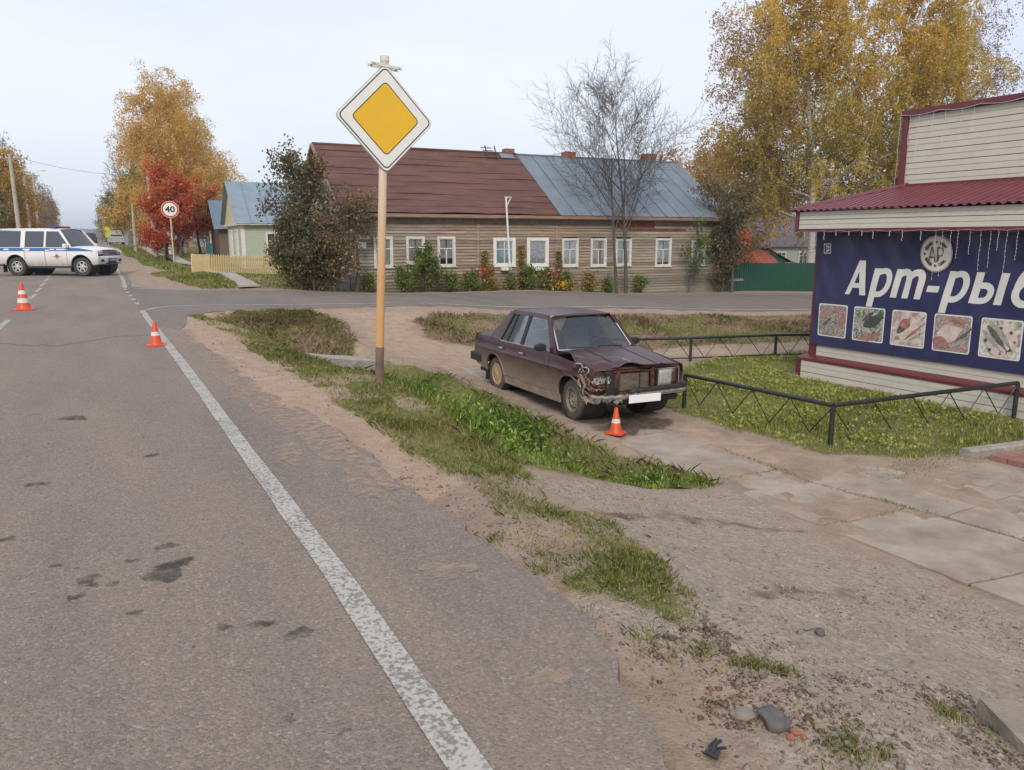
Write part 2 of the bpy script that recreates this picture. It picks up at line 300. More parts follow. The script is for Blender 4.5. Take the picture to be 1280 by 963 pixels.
def groundmat():
    m, nt, b = _base('ground'); N = nt.nodes; L = nt.links
    tc = N.new('ShaderNodeTexCoord'); b.inputs['Roughness'].default_value = .95; b.inputs['Specular IOR Level'].default_value = .2
    def no(s, d=8, r=.65, vec=None):
        n = N.new('ShaderNodeTexNoise'); n.inputs['Scale'].default_value = s; n.inputs['Detail'].default_value = d; n.inputs['Roughness'].default_value = r
        L.new(tc.outputs['Object'], n.inputs['Vector']); return n.outputs['Fac']
    def ramp(fac, cols):
        r = N.new('ShaderNodeValToRGB'); e = r.color_ramp.elements
        while len(e) < len(cols): e.new(.5)
        for i, (p, c) in enumerate(cols): e[i].position = p; e[i].color = c4(c)
        L.new(fac, r.inputs[0]); return r.outputs[0]
    def mix(f, a, bb):
        x = N.new('ShaderNodeMix'); x.data_type = 'RGBA'; L.new(f, x.inputs[0]); L.new(a, x.inputs[6]); L.new(bb, x.inputs[7]); return x.outputs[2]
    def att(n): a = N.new('ShaderNodeAttribute'); a.attribute_name = n; return a.outputs['Fac']
    def math_(op, a, v, clamp=False):
        x = N.new('ShaderNodeMath'); x.operation = op; x.use_clamp = clamp; L.new(a, x.inputs[0])
        if hasattr(v, 'is_linked'): L.new(v, x.inputs[1])
        else: x.inputs[1].default_value = v
        return x.outputs[0]
    def edge(a, amt, sc):                       # crisp, ragged version of a soft mask
        t = math_('SUBTRACT', no(sc), .5); t = math_('MULTIPLY', t, amt); t = math_('ADD', a, t); 
        r = N.new('ShaderNodeMapRange'); r.interpolation_type = 'SMOOTHSTEP'; r.inputs[1].default_value = .36; r.inputs[2].default_value = .62; L.new(t, r.inputs[0]); return r.outputs[0]
    dirt = ramp(no(3.5), [(.25, (.22, .155, .11)), (.5, (.37, .27, .195)), (.75, (.46, .35, .26))])
    fines = ramp(no(60, 4), [(.3, (.13, .10, .08)), (.55, (.32, .26, .2)), (.75, (.44, .38, .31))])
    base = mix(math_('MULTIPLY', no(9), .5), dirt, fines)
    sandc = ramp(no(5), [(.25, (.35, .235, .16)), (.55, (.47, .335, .24)), (.8, (.54, .41, .31))])
    base = mix(edge(att('sand'), .7, 7), base, mix(math_('MULTIPLY', no(25), .35), sandc, fines))
    vo = N.new('ShaderNodeTexVoronoi'); vo.inputs['Scale'].default_value = 55; L.new(tc.outputs['Object'], vo.inputs['Vector'])
    sep = N.new('ShaderNodeSeparateColor'); L.new(vo.outputs['Color'], sep.inputs[0])
    peb = ramp(sep.outputs[0], [(0, (.22, .17, .13)), (.4, (.335, .275, .22)), (.75, (.40, .335, .275)), (1, (.5, .45, .4))])
    grav = mix(no(2.4), peb, ramp(no(14), [(.3, (.24, .18, .135)), (.6, (.43, .335, .255)), (.8, (.5, .405, .32))]))
    base = mix(edge(att('gravel'), .8, 4), base, grav)
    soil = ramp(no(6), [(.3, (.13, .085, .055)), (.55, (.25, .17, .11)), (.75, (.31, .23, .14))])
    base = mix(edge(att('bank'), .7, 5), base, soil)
    gr = ramp(no(11), [(.25, (.12, .105, .045)), (.5, (.17, .16, .055)), (.62, (.21, .19, .075)), (.8, (.29, .22, .12))])
    base = mix(edge(att('grass'), .6, 16), base, gr)
    L.new(base, b.inputs['Base Color'])
    h = math_('ADD', math_('MULTIPLY', no(18), 1.0), math_('MULTIPLY', no(70, 5), .35)); h = math_('ADD', h, math_('MULTIPLY', vo.outputs['Distance'], -.25))
    bp = N.new('ShaderNodeBump'); bp.inputs['Strength'].default_value = .7; bp.inputs['Distance'].default_value = .04; L.new(h, bp.inputs['Height']); L.new(bp.outputs[0], b.inputs['Normal'])
    return m
gm = npmesh('ground', np.c_[xf, yf_, Z], F, groundmat(), smooth=True)
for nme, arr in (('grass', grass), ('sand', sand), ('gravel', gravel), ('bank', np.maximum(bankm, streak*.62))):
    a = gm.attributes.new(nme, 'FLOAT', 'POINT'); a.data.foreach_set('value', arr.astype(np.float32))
tag(link(bpy.data.objects.new('ground', gm)), 'bare beige earth, verges and fields sloping down from the road', None, None, 'structure')
_gZ = Z.reshape(ny, nx)
def gz(x, y):                                   # bilinear height of the ground sheet
    x = np.asarray(x, float); y = np.asarray(y, float)
    i = np.clip(np.searchsorted(gx, x)-1, 0, nx-2); j = np.clip(np.searchsorted(gy, y)-1, 0, ny-2)
    u = (x-gx[i])/(gx[i+1]-gx[i]); v = (y-gy[j])/(gy[j+1]-gy[j])
    return (_gZ[j, i]*(1-u)+_gZ[j, i+1]*u)*(1-v)+(_gZ[j+1, i]*(1-u)+_gZ[j+1, i+1]*u)*v
def gz1(x, y): return float(gz(np.array([x]), np.array([y]))[0])
def gattr(arr, x, y):
    A = arr.reshape(ny, nx); i = np.clip(np.searchsorted(gx, x), 0, nx-1); j = np.clip(np.searchsorted(gy, y), 0, ny-1); return A[j, i]
# ------------------------------------------------------------------ asphalt
def asphaltmat(name, tone=1.0, WM=(1.08, .985, .915)):
    WARM = WM
    m, nt, b = _base(name); N = nt.nodes; L = nt.links; tc = N.new('ShaderNodeTexCoord')
    b.inputs['Roughness'].default_value = .85; b.inputs['Specular IOR Level'].default_value = .3
    vo = N.new('ShaderNodeTexVoronoi'); vo.inputs['Scale'].default_value = 88; L.new(tc.outputs['Object'], vo.inputs['Vector'])
    v2 = N.new('ShaderNodeTexVoronoi'); v2.inputs['Scale'].default_value = 150; L.new(tc.outputs['Object'], v2.inputs['Vector'])
    sp = N.new('ShaderNodeSeparateColor'); L.new(vo.outputs['Color'], sp.inputs[0])
    def ramp(f, cs):
        nonlocal WARM
        r = N.new('ShaderNodeValToRGB'); e = r.color_ramp.elements
        while len(e) < len(cs): e.new(.5)
        for i, (p, c) in enumerate(cs): e[i].position = p; e[i].color = c4([q*tone*k_ for q, k_ in zip(c, WARM)])
        L.new(f, r.inputs[0]); return r.outputs[0]
    st = ramp(sp.outputs[0], [(0, (.09, .08, .075)), (.3, (.15, .135, .125)), (.65, (.215, .19, .172)), (.93, (.255, .23, .21)), (1, (.4, .37, .34))])
    WARM = (1, 1, 1); ring = ramp(vo.outputs['Distance'], [(.0, (.9, .9, .9)), (.45, (1, 1, 1)), (.75, (1.15, 1.13, 1.11))])
    mu = N.new('ShaderNodeMix'); mu.data_type = 'RGBA'; mu.blend_type = 'MULTIPLY'; mu.inputs[0].default_value = .8; L.new(st, mu.inputs[6]); L.new(ring, mu.inputs[7])
    mp = N.new('ShaderNodeMapping'); mp.inputs['Scale'].default_value = (1, .22, 1); L.new(tc.outputs['Object'], mp.inputs[0])
    n1 = N.new('ShaderNodeTexNoise'); n1.inputs['Scale'].default_value = 1.1; n1.inputs['Detail'].default_value = 8; n1.inputs['Roughness'].default_value = .6; L.new(mp.outputs[0], n1.inputs['Vector'])
    WARM = WM; dust = ramp(n1.outputs['Fac'], [(.3, (.155, .142, .135)), (.5, (.225, .197, .172)), (.7, (.285, .24, .195))])
    m2 = N.new('ShaderNodeMix'); m2.data_type = 'RGBA'; m2.inputs[0].default_value = .58; L.new(mu.outputs[2], m2.inputs[6]); L.new(dust, m2.inputs[7])
    n2 = N.new('ShaderNodeTexNoise'); n2.inputs['Scale'].default_value = 7; n2.inputs['Detail'].default_value = 9; n2.inputs['Roughness'].default_value = .7; L.new(tc.outputs['Object'], n2.inputs['Vector'])
    WARM = (1, 1, 1); bl = ramp(n2.outputs['Fac'], [(.25, (.72, .71, .7)), (.42, (1, 1, 1)), (.7, (1.1, 1.08, 1.05))])
    m3 = N.new('ShaderNodeMix'); m3.data_type = 'RGBA'; m3.blend_type = 'MULTIPLY'; m3.inputs[0].default_value = .7; L.new(m2.outputs[2], m3.inputs[6]); L.new(bl, m3.inputs[7])
    L.new(m3.outputs[2], b.inputs['Base Color'])
    ad = N.new('ShaderNodeMath'); ad.operation = 'ADD'; L.new(vo.outputs['Distance'], ad.inputs[0]); L.new(v2.outputs['Distance'], ad.inputs[1])
    bp = N.new('ShaderNodeBump'); bp.invert = True; bp.inputs['Strength'].default_value = .55; bp.inputs['Distance'].default_value = .006; L.new(ad.outputs[0], bp.inputs['Height']); L.new(bp.outputs[0], b.inputs['Normal'])
    return m
ASPH = asphaltmat('asphalt'); ASPH2 = asphaltmat('asphalt_side', .95, (.99, .95, .92))
AE = np.array([(1.2,-12),(1.25,0),(1.36,1.4),(1.55,2.01),(1.71,2.44),(1.78,2.85),(1.74,3.34),(1.72,3.89),(1.69,4.6),(1.74,5.23),(1.72,6.19),(1.65,7.29),(1.59,8.47),(1.5,10.28),(1.46,12.5),(1.4,14.5),(1.12,15.6),(1.1,20),(1.1,27),(1.2,28.6),(1.45,31),(1.55,40),(1.6,160)])
ry = np.r_[np.arange(-12, .6, .6), np.arange(.6, 6, .05), np.arange(6, 20, .16), np.arange(20, 50, .6), np.arange(50, 160, 2.5)]
ex = np.interp(ry, AE[:, 1], AE[:, 0]); jag = np.where(ry < 15, 1, .0)
ex = ex+jag*((fbm(ry, ry*0, 2.2, 5)-.5)*.16+(fbm(ry, ry*0, 9, 6)-.5)*.07)
cols = 14; mbv = []; nrow = len(ry)
for y, e in zip(ry, ex):
    zz = float(rise(y))+.012
    for k in range(cols+1):
        t = (k/cols)**.7; x = -3.7+(e+3.7)*t; mbv.append((x, y, zz+.02*math.exp(-((x+1.3)/1.5)**2)-(.012 if k == cols else 0)))
    mbv.append((e+.015, y, zz-.16))
cc = cols+2; mf_ = [(r*cc+k, r*cc+k+1, (r+1)*cc+k+1, (r+1)*cc+k) for r in range(nrow-1) for k in range(cc-1)]
mr = MB(); mr.add(mbv, mf_); main_road = mr.build('main_road', ASPH, None, smooth=True, fixn=False)
tag(main_road, 'worn grey-brown asphalt main road running to the far trees', None, None, 'structure')
def mroad_z(x, y): return float(rise(y))+.012+.02*math.exp(-((x+1.3)/1.5)**2)
cn = np.array(CROSS_N); cf = np.array(CROSS_F)
ux = np.r_[np.arange(.9, 5, .12), np.arange(5, 40, .5), np.arange(40, 71, 3)]
vv = []; K = 8
for x in ux:
    y0 = np.interp(x, cn[:, 0], cn[:, 1])+(vnoise(x, 0, 2.5, 3)-.5)*.14; y1 = np.interp(x, cf[:, 0], cf[:, 1])+(vnoise(x, 5, 2.5, 4)-.5)*.14
    ys = y0+(y1-y0)*np.arange(K+1)/K; zs = terrain(np.full(K+1, x), ys)
    vv.append((x, y0-.02, zs[0]-.12))
    vv += [(x, yy, zz+.006) for yy, zz in zip(ys, zs)]
    vv.append((x, y1+.02, zs[-1]-.12))
cc = K+3; sr = MB(); sr.add(vv, [(i*cc+k, (i+1)*cc+k, (i+1)*cc+k+1, i*cc+k+1) for i in range(len(ux)-1) for k in range(cc-1)])
side_road = tag(sr.build('side_road', ASPH2, None, smooth=True, fixn=False), 'grey asphalt side road passing in front of the log house', None, None, 'structure')
# painted lines, worn through to the stones
def paintmat():
    m, nt, b = _base('road_paint'); N = nt.nodes; L = nt.links; tc = N.new('ShaderNodeTexCoord'); b.inputs['Roughness'].default_value = .8
    vo = N.new('ShaderNodeTexVoronoi'); vo.inputs['Scale'].default_value = 75; L.new(tc.outputs['Object'], vo.inputs['Vector'])
    n = N.new('ShaderNodeTexNoise'); n.inputs['Scale'].default_value = 45; n.inputs['Detail'].default_value = 6; L.new(tc.outputs['Object'], n.inputs['Vector'])
    n2 = N.new('ShaderNodeTexNoise'); n2.inputs['Scale'].default_value = 3; n2.inputs['Detail'].default_value = 4; L.new(tc.outputs['Object'], n2.inputs['Vector'])
    a = N.new('ShaderNodeMath'); a.operation = 'MULTIPLY_ADD'; L.new(n2.outputs['Fac'], a.inputs[0]); a.inputs[1].default_value = .45; L.new(n.outputs['Fac'], a.inputs[2])
    s = N.new('ShaderNodeMath'); s.operation = 'MULTIPLY_ADD'; L.new(vo.outputs['Distance'], s.inputs[0]); s.inputs[1].default_value = .28; L.new(a.outputs[0], s.inputs[2])
    r = N.new('ShaderNodeValToRGB'); e = r.color_ramp.elements; e[0].position = .82; e[0].color = (.43, .405, .365, 1); e[1].position = 1.02; e[1].color = (.2, .182, .16, 1)
    L.new(s.outputs[0], r.inputs[0]); L.new(r.outputs[0], b.inputs['Base Color']); return m
PAINT = paintmat()
def line_strip(pts, wd, zf, parent, step=.12):
    P = [Vector((p[0], p[1])) for p in pts]; out = [P[0]]
    for a, b in zip(P[:-1], P[1:]):
        n = max(1, int((b-a).length/step)) if (b-a).length < 30 else int((b-a).length/.6)
        out += [a.lerp(b, (i+1)/n) for i in range(n)]
    vs = []
    for i, p in enumerate(out):
        d = (out[min(i+1, len(out)-1)]-out[max(i-1, 0)]).normalized(); q = Vector((-d.y, d.x))*wd/2
        j1 = 1+(vnoise(i*1., 0., .35, 8)-.5)*.16; j2 = 1+(vnoise(i*1., 9., .35, 9)-.5)*.16
        for s in (p+q*j1, p-q*j2): vs.append((s.x, s.y, zf(s.x, s.y)))
    m = MB(); m.add(vs, [(2*i, 2*i+1, 2*i+3, 2*i+2) for i in range(len(out)-1)])
    return m.build('road_line', PAINT, parent, fixn=False)
mz = lambda x, y: mroad_z(x, y)+.005
sz = lambda x, y: float(terrain(np.array([x]), np.array([y]))[0])+.0115
def bz(pts, n=8):                              # Catmull-Rom smoothing
    P = [Vector(p) for p in pts]; o = []
    for i in range(len(P)-1):
        a, b, c, d = P[max(i-1, 0)], P[i], P[i+1], P[min(i+2, len(P)-1)]
        for k in range(n):
            t = k/n; o.append(.5*((2*b)+(c-a)*t+(2*a-5*b+4*c-d)*t*t+(3*b-a-3*c+d)*t**3))
    return o+[P[-1]]
line_strip([(.86,-6),(.87,1.83),(.91,3.38),(.93,6.09),(.97,10.0),(1.0,17.8)], .118, mz, main_road)
line_strip(bz([(1.04,17.7),(1.0,18.35),(1.07,18.8)], 8), .12, mz, main_road)
line_strip(bz([(1.13,18.95),(1.5,19.6),(2.3,20.05),(4.2,20.2),(8,19.95),(12.2,19.3),(22,18.6),(40,17.8)], 8), .12, sz, side_road)
for y0 in np.arange(20.4, 26.8, 1.5): line_strip([(1.02, y0), (1.03, y0+.75)], .1, mz, main_road)
line_strip([(1.06,27.4),(1.22,33),(1.4,46),(1.45,80),(1.45,120)], .12, mz, main_road)
line_strip(bz([(1.25,27.45),(2.0,26.4),(3.3,25.25),(5,24.85),(8,24.85),(15,24.5),(28,24.3),(40,24)], 8), .1, sz, side_road)
line_strip([(-1.5,13.0),(-1.38,17.6)], .11, mz, main_road)
for y0 in np.arange(20.5, 38, 3.0): line_strip([(-1.33, y0), (-1.28, y0+2.0)], .1, mz, main_road)
line_strip([(-1.28,44),(-1.25,115)], .1, mz, main_road)
# dark drips and sandy patches lying on the asphalt
def blob(name, cx, cy, rx, ry_, seed, m, zf, parent, n=28, dz=.0045):
    rng = random.Random(seed); vs = [(cx, cy, zf(cx, cy)+dz)]; ph = [rng.uniform(0, 6.28) for _ in range(5)]
    for i in range(n):
        a = 2*math.pi*i/n; k = 1+.22*math.sin(2*a+ph[0])+.16*math.sin(3*a+ph[1])+.12*math.sin(5*a+ph[2])+.1*math.sin(8*a+ph[3])+rng.uniform(-.06, .06)
        x, y = cx+rx*k*math.cos(a), cy+ry_*k*math.sin(a); vs.append((x, y, zf(x, y)+dz))
    b = MB(); b.add(vs, [(0, 1+i, 1+(i+1) % n) for i in range(n)]); return b.build(name, m, parent, fixn=False)
def stainmat(name, col, op=.7):                 # thin film: the asphalt shows between the grains
    m, nt, b = _base(name); N = nt.nodes; L = nt.links; tc = N.new('ShaderNodeTexCoord')
    b.inputs['Base Color'].default_value = c4(col); b.inputs['Roughness'].default_value = .8
    n = N.new('ShaderNodeTexNoise'); n.inputs['Scale'].default_value = 13; n.inputs['Detail'].default_value = 9; L.new(tc.outputs['Object'], n.inputs['Vector'])
    r = N.new('ShaderNodeMapRange'); r.inputs[1].default_value = .28; r.inputs[2].default_value = .66; r.inputs[3].default_value = 0; r.inputs[4].default_value = op; L.new(n.outputs['Fac'], r.inputs[0]); L.new(r.outputs[0], b.inputs['Alpha'])
    return m
OIL = stainmat('oil_stain', (.055, .046, .043), .72); SANDP = stainmat('sand_film', (.43, .31, .225), .6); WETM = stainmat('wet_earth', (.075, .05, .035), .95)
rz0 = lambda x, y: mroad_z(x, y)
for i, (x, y, a, b) in enumerate([(.2,3.77,.1,.09),(.26,3.86,.07,.06),(-.12,3.86,.05,.045),(.24,4.12,.045,.04),(-.17,3.68,.03,.03),(-.1,3.78,.025,.02),(-.02,3.75,.03,.02),(.07,4.0,.03,.02),(.05,3.4,.03,.02),(.5,3.05,.05,.03),(.36,3.1,.03,.03),(-.25,4.1,.03,.02),(.45,2.35,.022,.02),(.6,2.2,.02,.012),(-.5,4.6,.05,.03),(.3,6,.05,.04),(-.4,5.6,.06,.04),(-.2,7.6,.1,.1),(.62,2.9,.05,.05)]):
    blob('oil_stain', x, y, a, b, i, OIL, rz0, main_road)
for i, (x, y, a, b) in enumerate([(1.39,3.17,.12,.09),(1.33,2.15,.08,.06),(1.2,5.6,.1,.3),(1.4,7.5,.2,1.1),(1.35,10,.18,1.4),(1.3,13.5,.16,1.4),(1.5,4.7,.14,.4),(1.55,6,.16,.8),(1.6,5.0,.1,.5)]):
    blob('sand_patch', x, y, a, b, i+50, SANDP, rz0, main_road, 40)
# tar-filled crack across the road
cr = MB(); pts = [Vector((1.0-.11*i, 13.6+.35*math.sin(i*.35)-.012*i+random.Random(i).uniform(-.12, .12), 0)) for i in range(36)]
for a, b in zip(pts[:-1], pts[1:]):
    wd = .03; cr.add([(a.x, a.y-wd, mroad_z(a.x, a.y)+.0045), (b.x, b.y-wd, mroad_z(b.x, b.y)+.0045), (b.x, b.y+wd, mroad_z(b.x, b.y)+.0045), (a.x, a.y+wd, mroad_z(a.x, a.y)+.0045)], [(0, 1, 2, 3)])
cr.build('tar_crack', OIL, main_road, fixn=False)
# ------------------------------------------------------------------ concrete path of slabs, apron, kerb
CONC = mat('concrete', (.335, .272, .216), .9, .28, 2.5, bump=.35, bscale=90); CONC2 = mat('old_concrete', (.33, .3, .265), .9, .3, 7, bump=.5, bscale=40)
def slab(parent, poly, lift=.02, th=.14, name='slab'):
    n = len(poly); k = 5; vs = []; m = MB()
    a, b, c, d = [Vector(p) for p in poly]
    def fn(u, v):
        p = a.lerp(b, u).lerp(d.lerp(c, u), v); return p
    za = {}
    # planar-ish top that follows the earth
    def zf(p): return float(terrain(np.array([p.x]), np.array([p.y]))[0])+lift
    top = [[(lambda p: (p.x, p.y, zf(p)))(fn(i/k, j/k)) for i in range(k+1)] for j in range(k+1)]
    for j in range(k+1): vs += top[j]
    m.add(vs, [(j*(k+1)+i, j*(k+1)+i+1, (j+1)*(k+1)+i+1, (j+1)*(k+1)+i) for j in range(k) for i in range(k)])
    rim = [top[0][i] for i in range(k)]+[top[j][k] for j in range(k)]+[top[k][k-i] for i in range(k)]+[top[k-j][0] for j in range(k)]
    r = len(rim); m.add(rim+[(x, y, z-th) for x, y, z in rim], [(i, (i+1) % r, r+(i+1) % r, r+i) for i in range(r)])
    return m.build(name, CONC, parent, fixn=True)
path = empty('concrete_path', (0, 0, 0)); tag(path, 'dusty concrete slab path passing under the wrecked car', None, None, 'structure')
ys = [13.4, 11.9, 9.9, 7.9, 5.9, 4.4, 3.0, 1.2]; rs = random.Random(4)
def pxl(y): return np.interp(y, [1, 3.7, 5.7, 9.2, 12.4, 13.5], [5.42, 5.5, 5.72, 5.78, 6.05, 6.2])
def pxr(y): return np.interp(y, [1, 3.7, 5.47, 6.86, 10, 12.4, 13.5], [7.05, 6.97, 6.6, 6.78, 7.05, 7.15, 7.2])
for y1, y0 in zip(ys[:-1], ys[1:]):
    g = .015; slab(path, [(pxl(y0), y0+g), (pxr(y0), y0+g), (pxr(y1), y1-g), (pxl(y1), y1-g)], .006+rs.uniform(-.006, .006))
for y1, y0 in ((5.5, 4.1), (4.08, 2.4), (2.38, .8)):
    slab(path, [(pxr(y0)+.04, y0), (pxr(y0)+1.25, y0), (pxr(y1)+1.15, y1), (pxr(y1)+.05, y1)], .002+rs.uniform(-.005, .005))
for y1, y0 in ((5.0, 3.4), (3.38, 1.6)):
    slab(path, [(pxr(y0)+1.3, y0), (9.9, y0), (9.4, y1), (pxr(y1)+1.25, y1)], .0)
blob('wet_patch', 6.5, 8.75, .62, .6, 5, WETM, lambda x, y: gz1(x, y)+.02, path, 40, .012)
blob('wet_patch', 6.15, 8.25, .4, .25, 6, WETM, lambda x, y: gz1(x, y)+.02, path, 40, .016)
kb = MB(); kb.prism([(0, -.1), (0, .05), (.02, .07), (.13, .07), (.15, .05), (.15, -.1)], 0, 5.0, lambda a, b, t: (9.0+t*.985, 5.22-t*.145-a, -.985+b)); kerb = kb.build('kerb', CONC2, None)
tag(kerb, 'pale concrete kerb at the corner of the lawn', None, None, 'structure')
pv = MB(); PAVE = mat('red_paving', (.30, .15, .12), .85, .25, 10, bump=.2)
for i in range(16):
    for j in range(12):
        x0, y0 = 9.15+i*.3, 4.95-.145*(i*.3)-j*.2-.2; pv.mm((x0, y0, -1.05), (x0+.29, y0+.19, -.955))
tag(pv.build('red_paving', PAVE, None), 'red block paving beside the shop wall', None, None, 'structure')
# ------------------------------------------------------------------ the long log house
def boardmat(name, cols, paint, amt):
    m, nt, b = _base(name); N = nt.nodes; L = nt.links; tc = N.new('ShaderNodeTexCoord'); b.inputs['Roughness'].default_value = .85
    mp = N.new('ShaderNodeMapping'); mp.inputs['Scale'].default_value = (.7, 1, 9); L.new(tc.outputs['Object'], mp.inputs[0])
    n = N.new('ShaderNodeTexNoise'); n.inputs['Scale'].default_value = 1.6; n.inputs['Detail'].default_value = 8; n.inputs['Roughness'].default_value = .7; L.new(mp.outputs[0], n.inputs['Vector'])
    r = N.new('ShaderNodeValToRGB'); e = r.color_ramp.elements
    while len(e) < len(cols): e.new(.5)
    for i, c in enumerate(cols): e[i].position = .25+.5*i/(len(cols)-1); e[i].color = c4(c)
    L.new(n.outputs['Fac'], r.inputs[0])
    sx = N.new('ShaderNodeSeparateXYZ'); L.new(tc.outputs['Object'], sx.inputs[0])
    n2 = N.new('ShaderNodeTexNoise'); n2.inputs['Scale'].default_value = .55; n2.inputs['Detail'].default_value = 6; n2.inputs['Roughness'].default_value = .6; L.new(mp.outputs[0], n2.inputs['Vector'])
    cu = N.new('ShaderNodeValToRGB'); ce = cu.color_ramp.elements           # where the old paint survives along the facade
    for i, (p, v) in enumerate(amt):
        if i > 1: ce.new(p)
        ce[i].position = p; ce[i].color = (v, v, v, 1)
    dv = N.new('ShaderNodeMath'); dv.operation = 'DIVIDE'; dv.inputs[1].default_value = 17; L.new(sx.outputs[0], dv.inputs[0]); L.new(dv.outputs[0], cu.inputs[0])
    ad = N.new('ShaderNodeMath'); ad.operation = 'ADD'; L.new(cu.outputs[0], ad.inputs[0]); L.new(n2.outputs['Fac'], ad.inputs[1])
    mr = N.new('ShaderNodeMapRange'); mr.inputs[1].default_value = .7; mr.inputs[2].default_value = 1.15; L.new(ad.outputs[0], mr.inputs[0])
    mx = N.new('ShaderNodeMix'); mx.data_type = 'RGBA'; L.new(mr.outputs[0], mx.inputs[0]); L.new(r.outputs[0], mx.inputs[6])
    pr = N.new('ShaderNodeValToRGB'); pr.color_ramp.elements[0].color = c4([c*.7 for c in paint]); pr.color_ramp.elements[1].color = c4([c*1.15 for c in paint]); pr.color_ramp.elements[0].position = .3; pr.color_ramp.elements[1].position = .7
    L.new(n.outputs['Fac'], pr.inputs[0]); L.new(pr.outputs[0], mx.inputs[7])
    q1 = N.new('ShaderNodeMath'); q1.operation = 'MULTIPLY'; q1.inputs[1].default_value = 8.475; L.new(sx.outputs[2], q1.inputs[0]); q1b = N.new('ShaderNodeMath'); q1b.operation = 'ADD'; q1b.inputs[1].default_value = .32; L.new(q1.outputs[0], q1b.inputs[0]); q2 = N.new('ShaderNodeMath'); q2.operation = 'FLOOR'; L.new(q1b.outputs[0], q2.inputs[0])
    wn_ = N.new('ShaderNodeTexWhiteNoise'); wn_.noise_dimensions = '1D'; L.new(q2.outputs[0], wn_.inputs['W']); vr = N.new('ShaderNodeMapRange'); vr.inputs[3].default_value = .72; vr.inputs[4].default_value = 1.28; L.new(wn_.outputs['Value'], vr.inputs[0])
    hs = N.new('ShaderNodeHueSaturation'); L.new(vr.outputs[0], hs.inputs['Value']); L.new(mx.outputs[2], hs.inputs['Color']); L.new(hs.outputs[0], b.inputs['Base Color']); return m
BOARD = boardmat('weathered_boards', [(.09, .06, .042), (.215, .15, .11), (.33, .24, .18), (.43, .345, .27)], (.275, .25, .19), [(0, .72), (.2, .3), (.5, .22), (.62, .42), (1, .6)])
WHITE = mat('white_paint', (.7, .68, .63), .6, .12, 9); OLDWHITE = mat('old_white_paint', (.6, .58, .53), .7, .2, 8)
DARKIN = mat('dark_room', (.025, .025, .027), .9, .1); CURT = mat('net_curtain', (.36, .37, .37), .9, .35, 9, stretch=(6, 1, .6)); CURTB = mat('blue_curtain', (.2, .3, .33), .9, .4, 6, stretch=(5, 1, .4)); CURTF = mat('flowered_curtain', (.3, .3, .3), .9, .75, 14); CURTR = mat('beige_curtain', (.33, .27, .23), .9, .3, 8, stretch=(5, 1, .5))
PANE = glassmat('window_glass', (.8, .84, .84), .14)
ROOFB = mat('brown_roofing', (.12, .055, .043), .85, .28, 2.2, bump=.35, bscale=30, stretch=(.45, 1, 1)); ROOFG = mat('zinc_roof', (.185, .225, .265), .5, .18, 1.4, metal=.2, bump=.05, bscale=6)
TRIM = mat('eave_board', (.26, .17, .12), .8, .3, 5, stretch=(.3, 1, 4)); BRICK = mat('brick', (.33, .12, .075), .9, .35, 9, bump=.3); MORTAR = mat('mortar', (.33, .3, .27), .95, .1)
ha = math.atan2(-.85, 16.8)
HZ = 0.0
house = empty('log_house', (8.4, 27.4, HZ), ha, 'long weathered wooden house with half brown, half grey roof', 'house')
HL, HD, EV, RG = 16.85, 7.2, 2.34, 5.1
# walls: core + lapped boards
b = MB(); b.mm((.02, .03, -1.2), (HL-.02, HD, EV)); b.build('wall_core', mat('dark_timber', (.12, .09, .065), .9, .2), house)
WIN = [(.87,1.6,.5,1.62,'a'),(2.11,2.84,.62,1.62,'b'),(3.34,4.07,.5,1.62,'c'),(5.66,6.63,.47,1.59,'d'),(7.13,8.12,.44,1.59,'e'),(8.74,9.52,.42,1.56,'c'),(10.11,10.89,.4,1.56,'f'),(11.34,12.15,.41,1.53,'c'),(13.4,14.25,.35,1.56,'c'),(15.35,16.14,.36,1.49,'c')]
b = MB(); bh = .118; z = -1.1; rg = random.Random(3); row = 0
while z < EV-.01:
    z1 = min(z+bh, EV); cuts = [0.0]
    while cuts[-1] < HL-4: cuts.append(cuts[-1]+rg.uniform(2.5, 6))
    cuts.append(HL)
    for x0, x1 in zip(cuts[:-1], cuts[1:]):
        segs = [(x0+.004, x1-.004)]
        for (a0, a1, b0, b1, k) in WIN:
            if z1 > b0+.03 and z < b1-.03:
                ns = []
                for s0, s1 in segs:
                    if a1-.04 <= s0 or a0+.04 >= s1: ns.append((s0, s1)); continue
                    if s0 < a0+.04: ns.append((s0, a0+.04))
                    if s1 > a1-.04: ns.append((a1-.04, s1))
                segs = ns
        tl = rg.uniform(-.004, .006)
        for s0, s1 in segs:
            if s1-s0 > .02: b.add([(s0, -.042-tl, z+.006), (s1, -.042-tl, z+.006), (s1, -.004-tl*.5, z1), (s0, -.004-tl*.5, z1), (s0, .03, z+.004), (s1, .03, z+.004), (s1, .03, z1), (s0, .03, z1)], [(0, 1, 2, 3), (0, 4, 5, 1), (3, 2, 6, 7), (0, 3, 7, 4), (1, 5, 6, 2)])
    z += bh
tag(b.build('clapboard', BOARD, house), None, None, None, 'stuff')
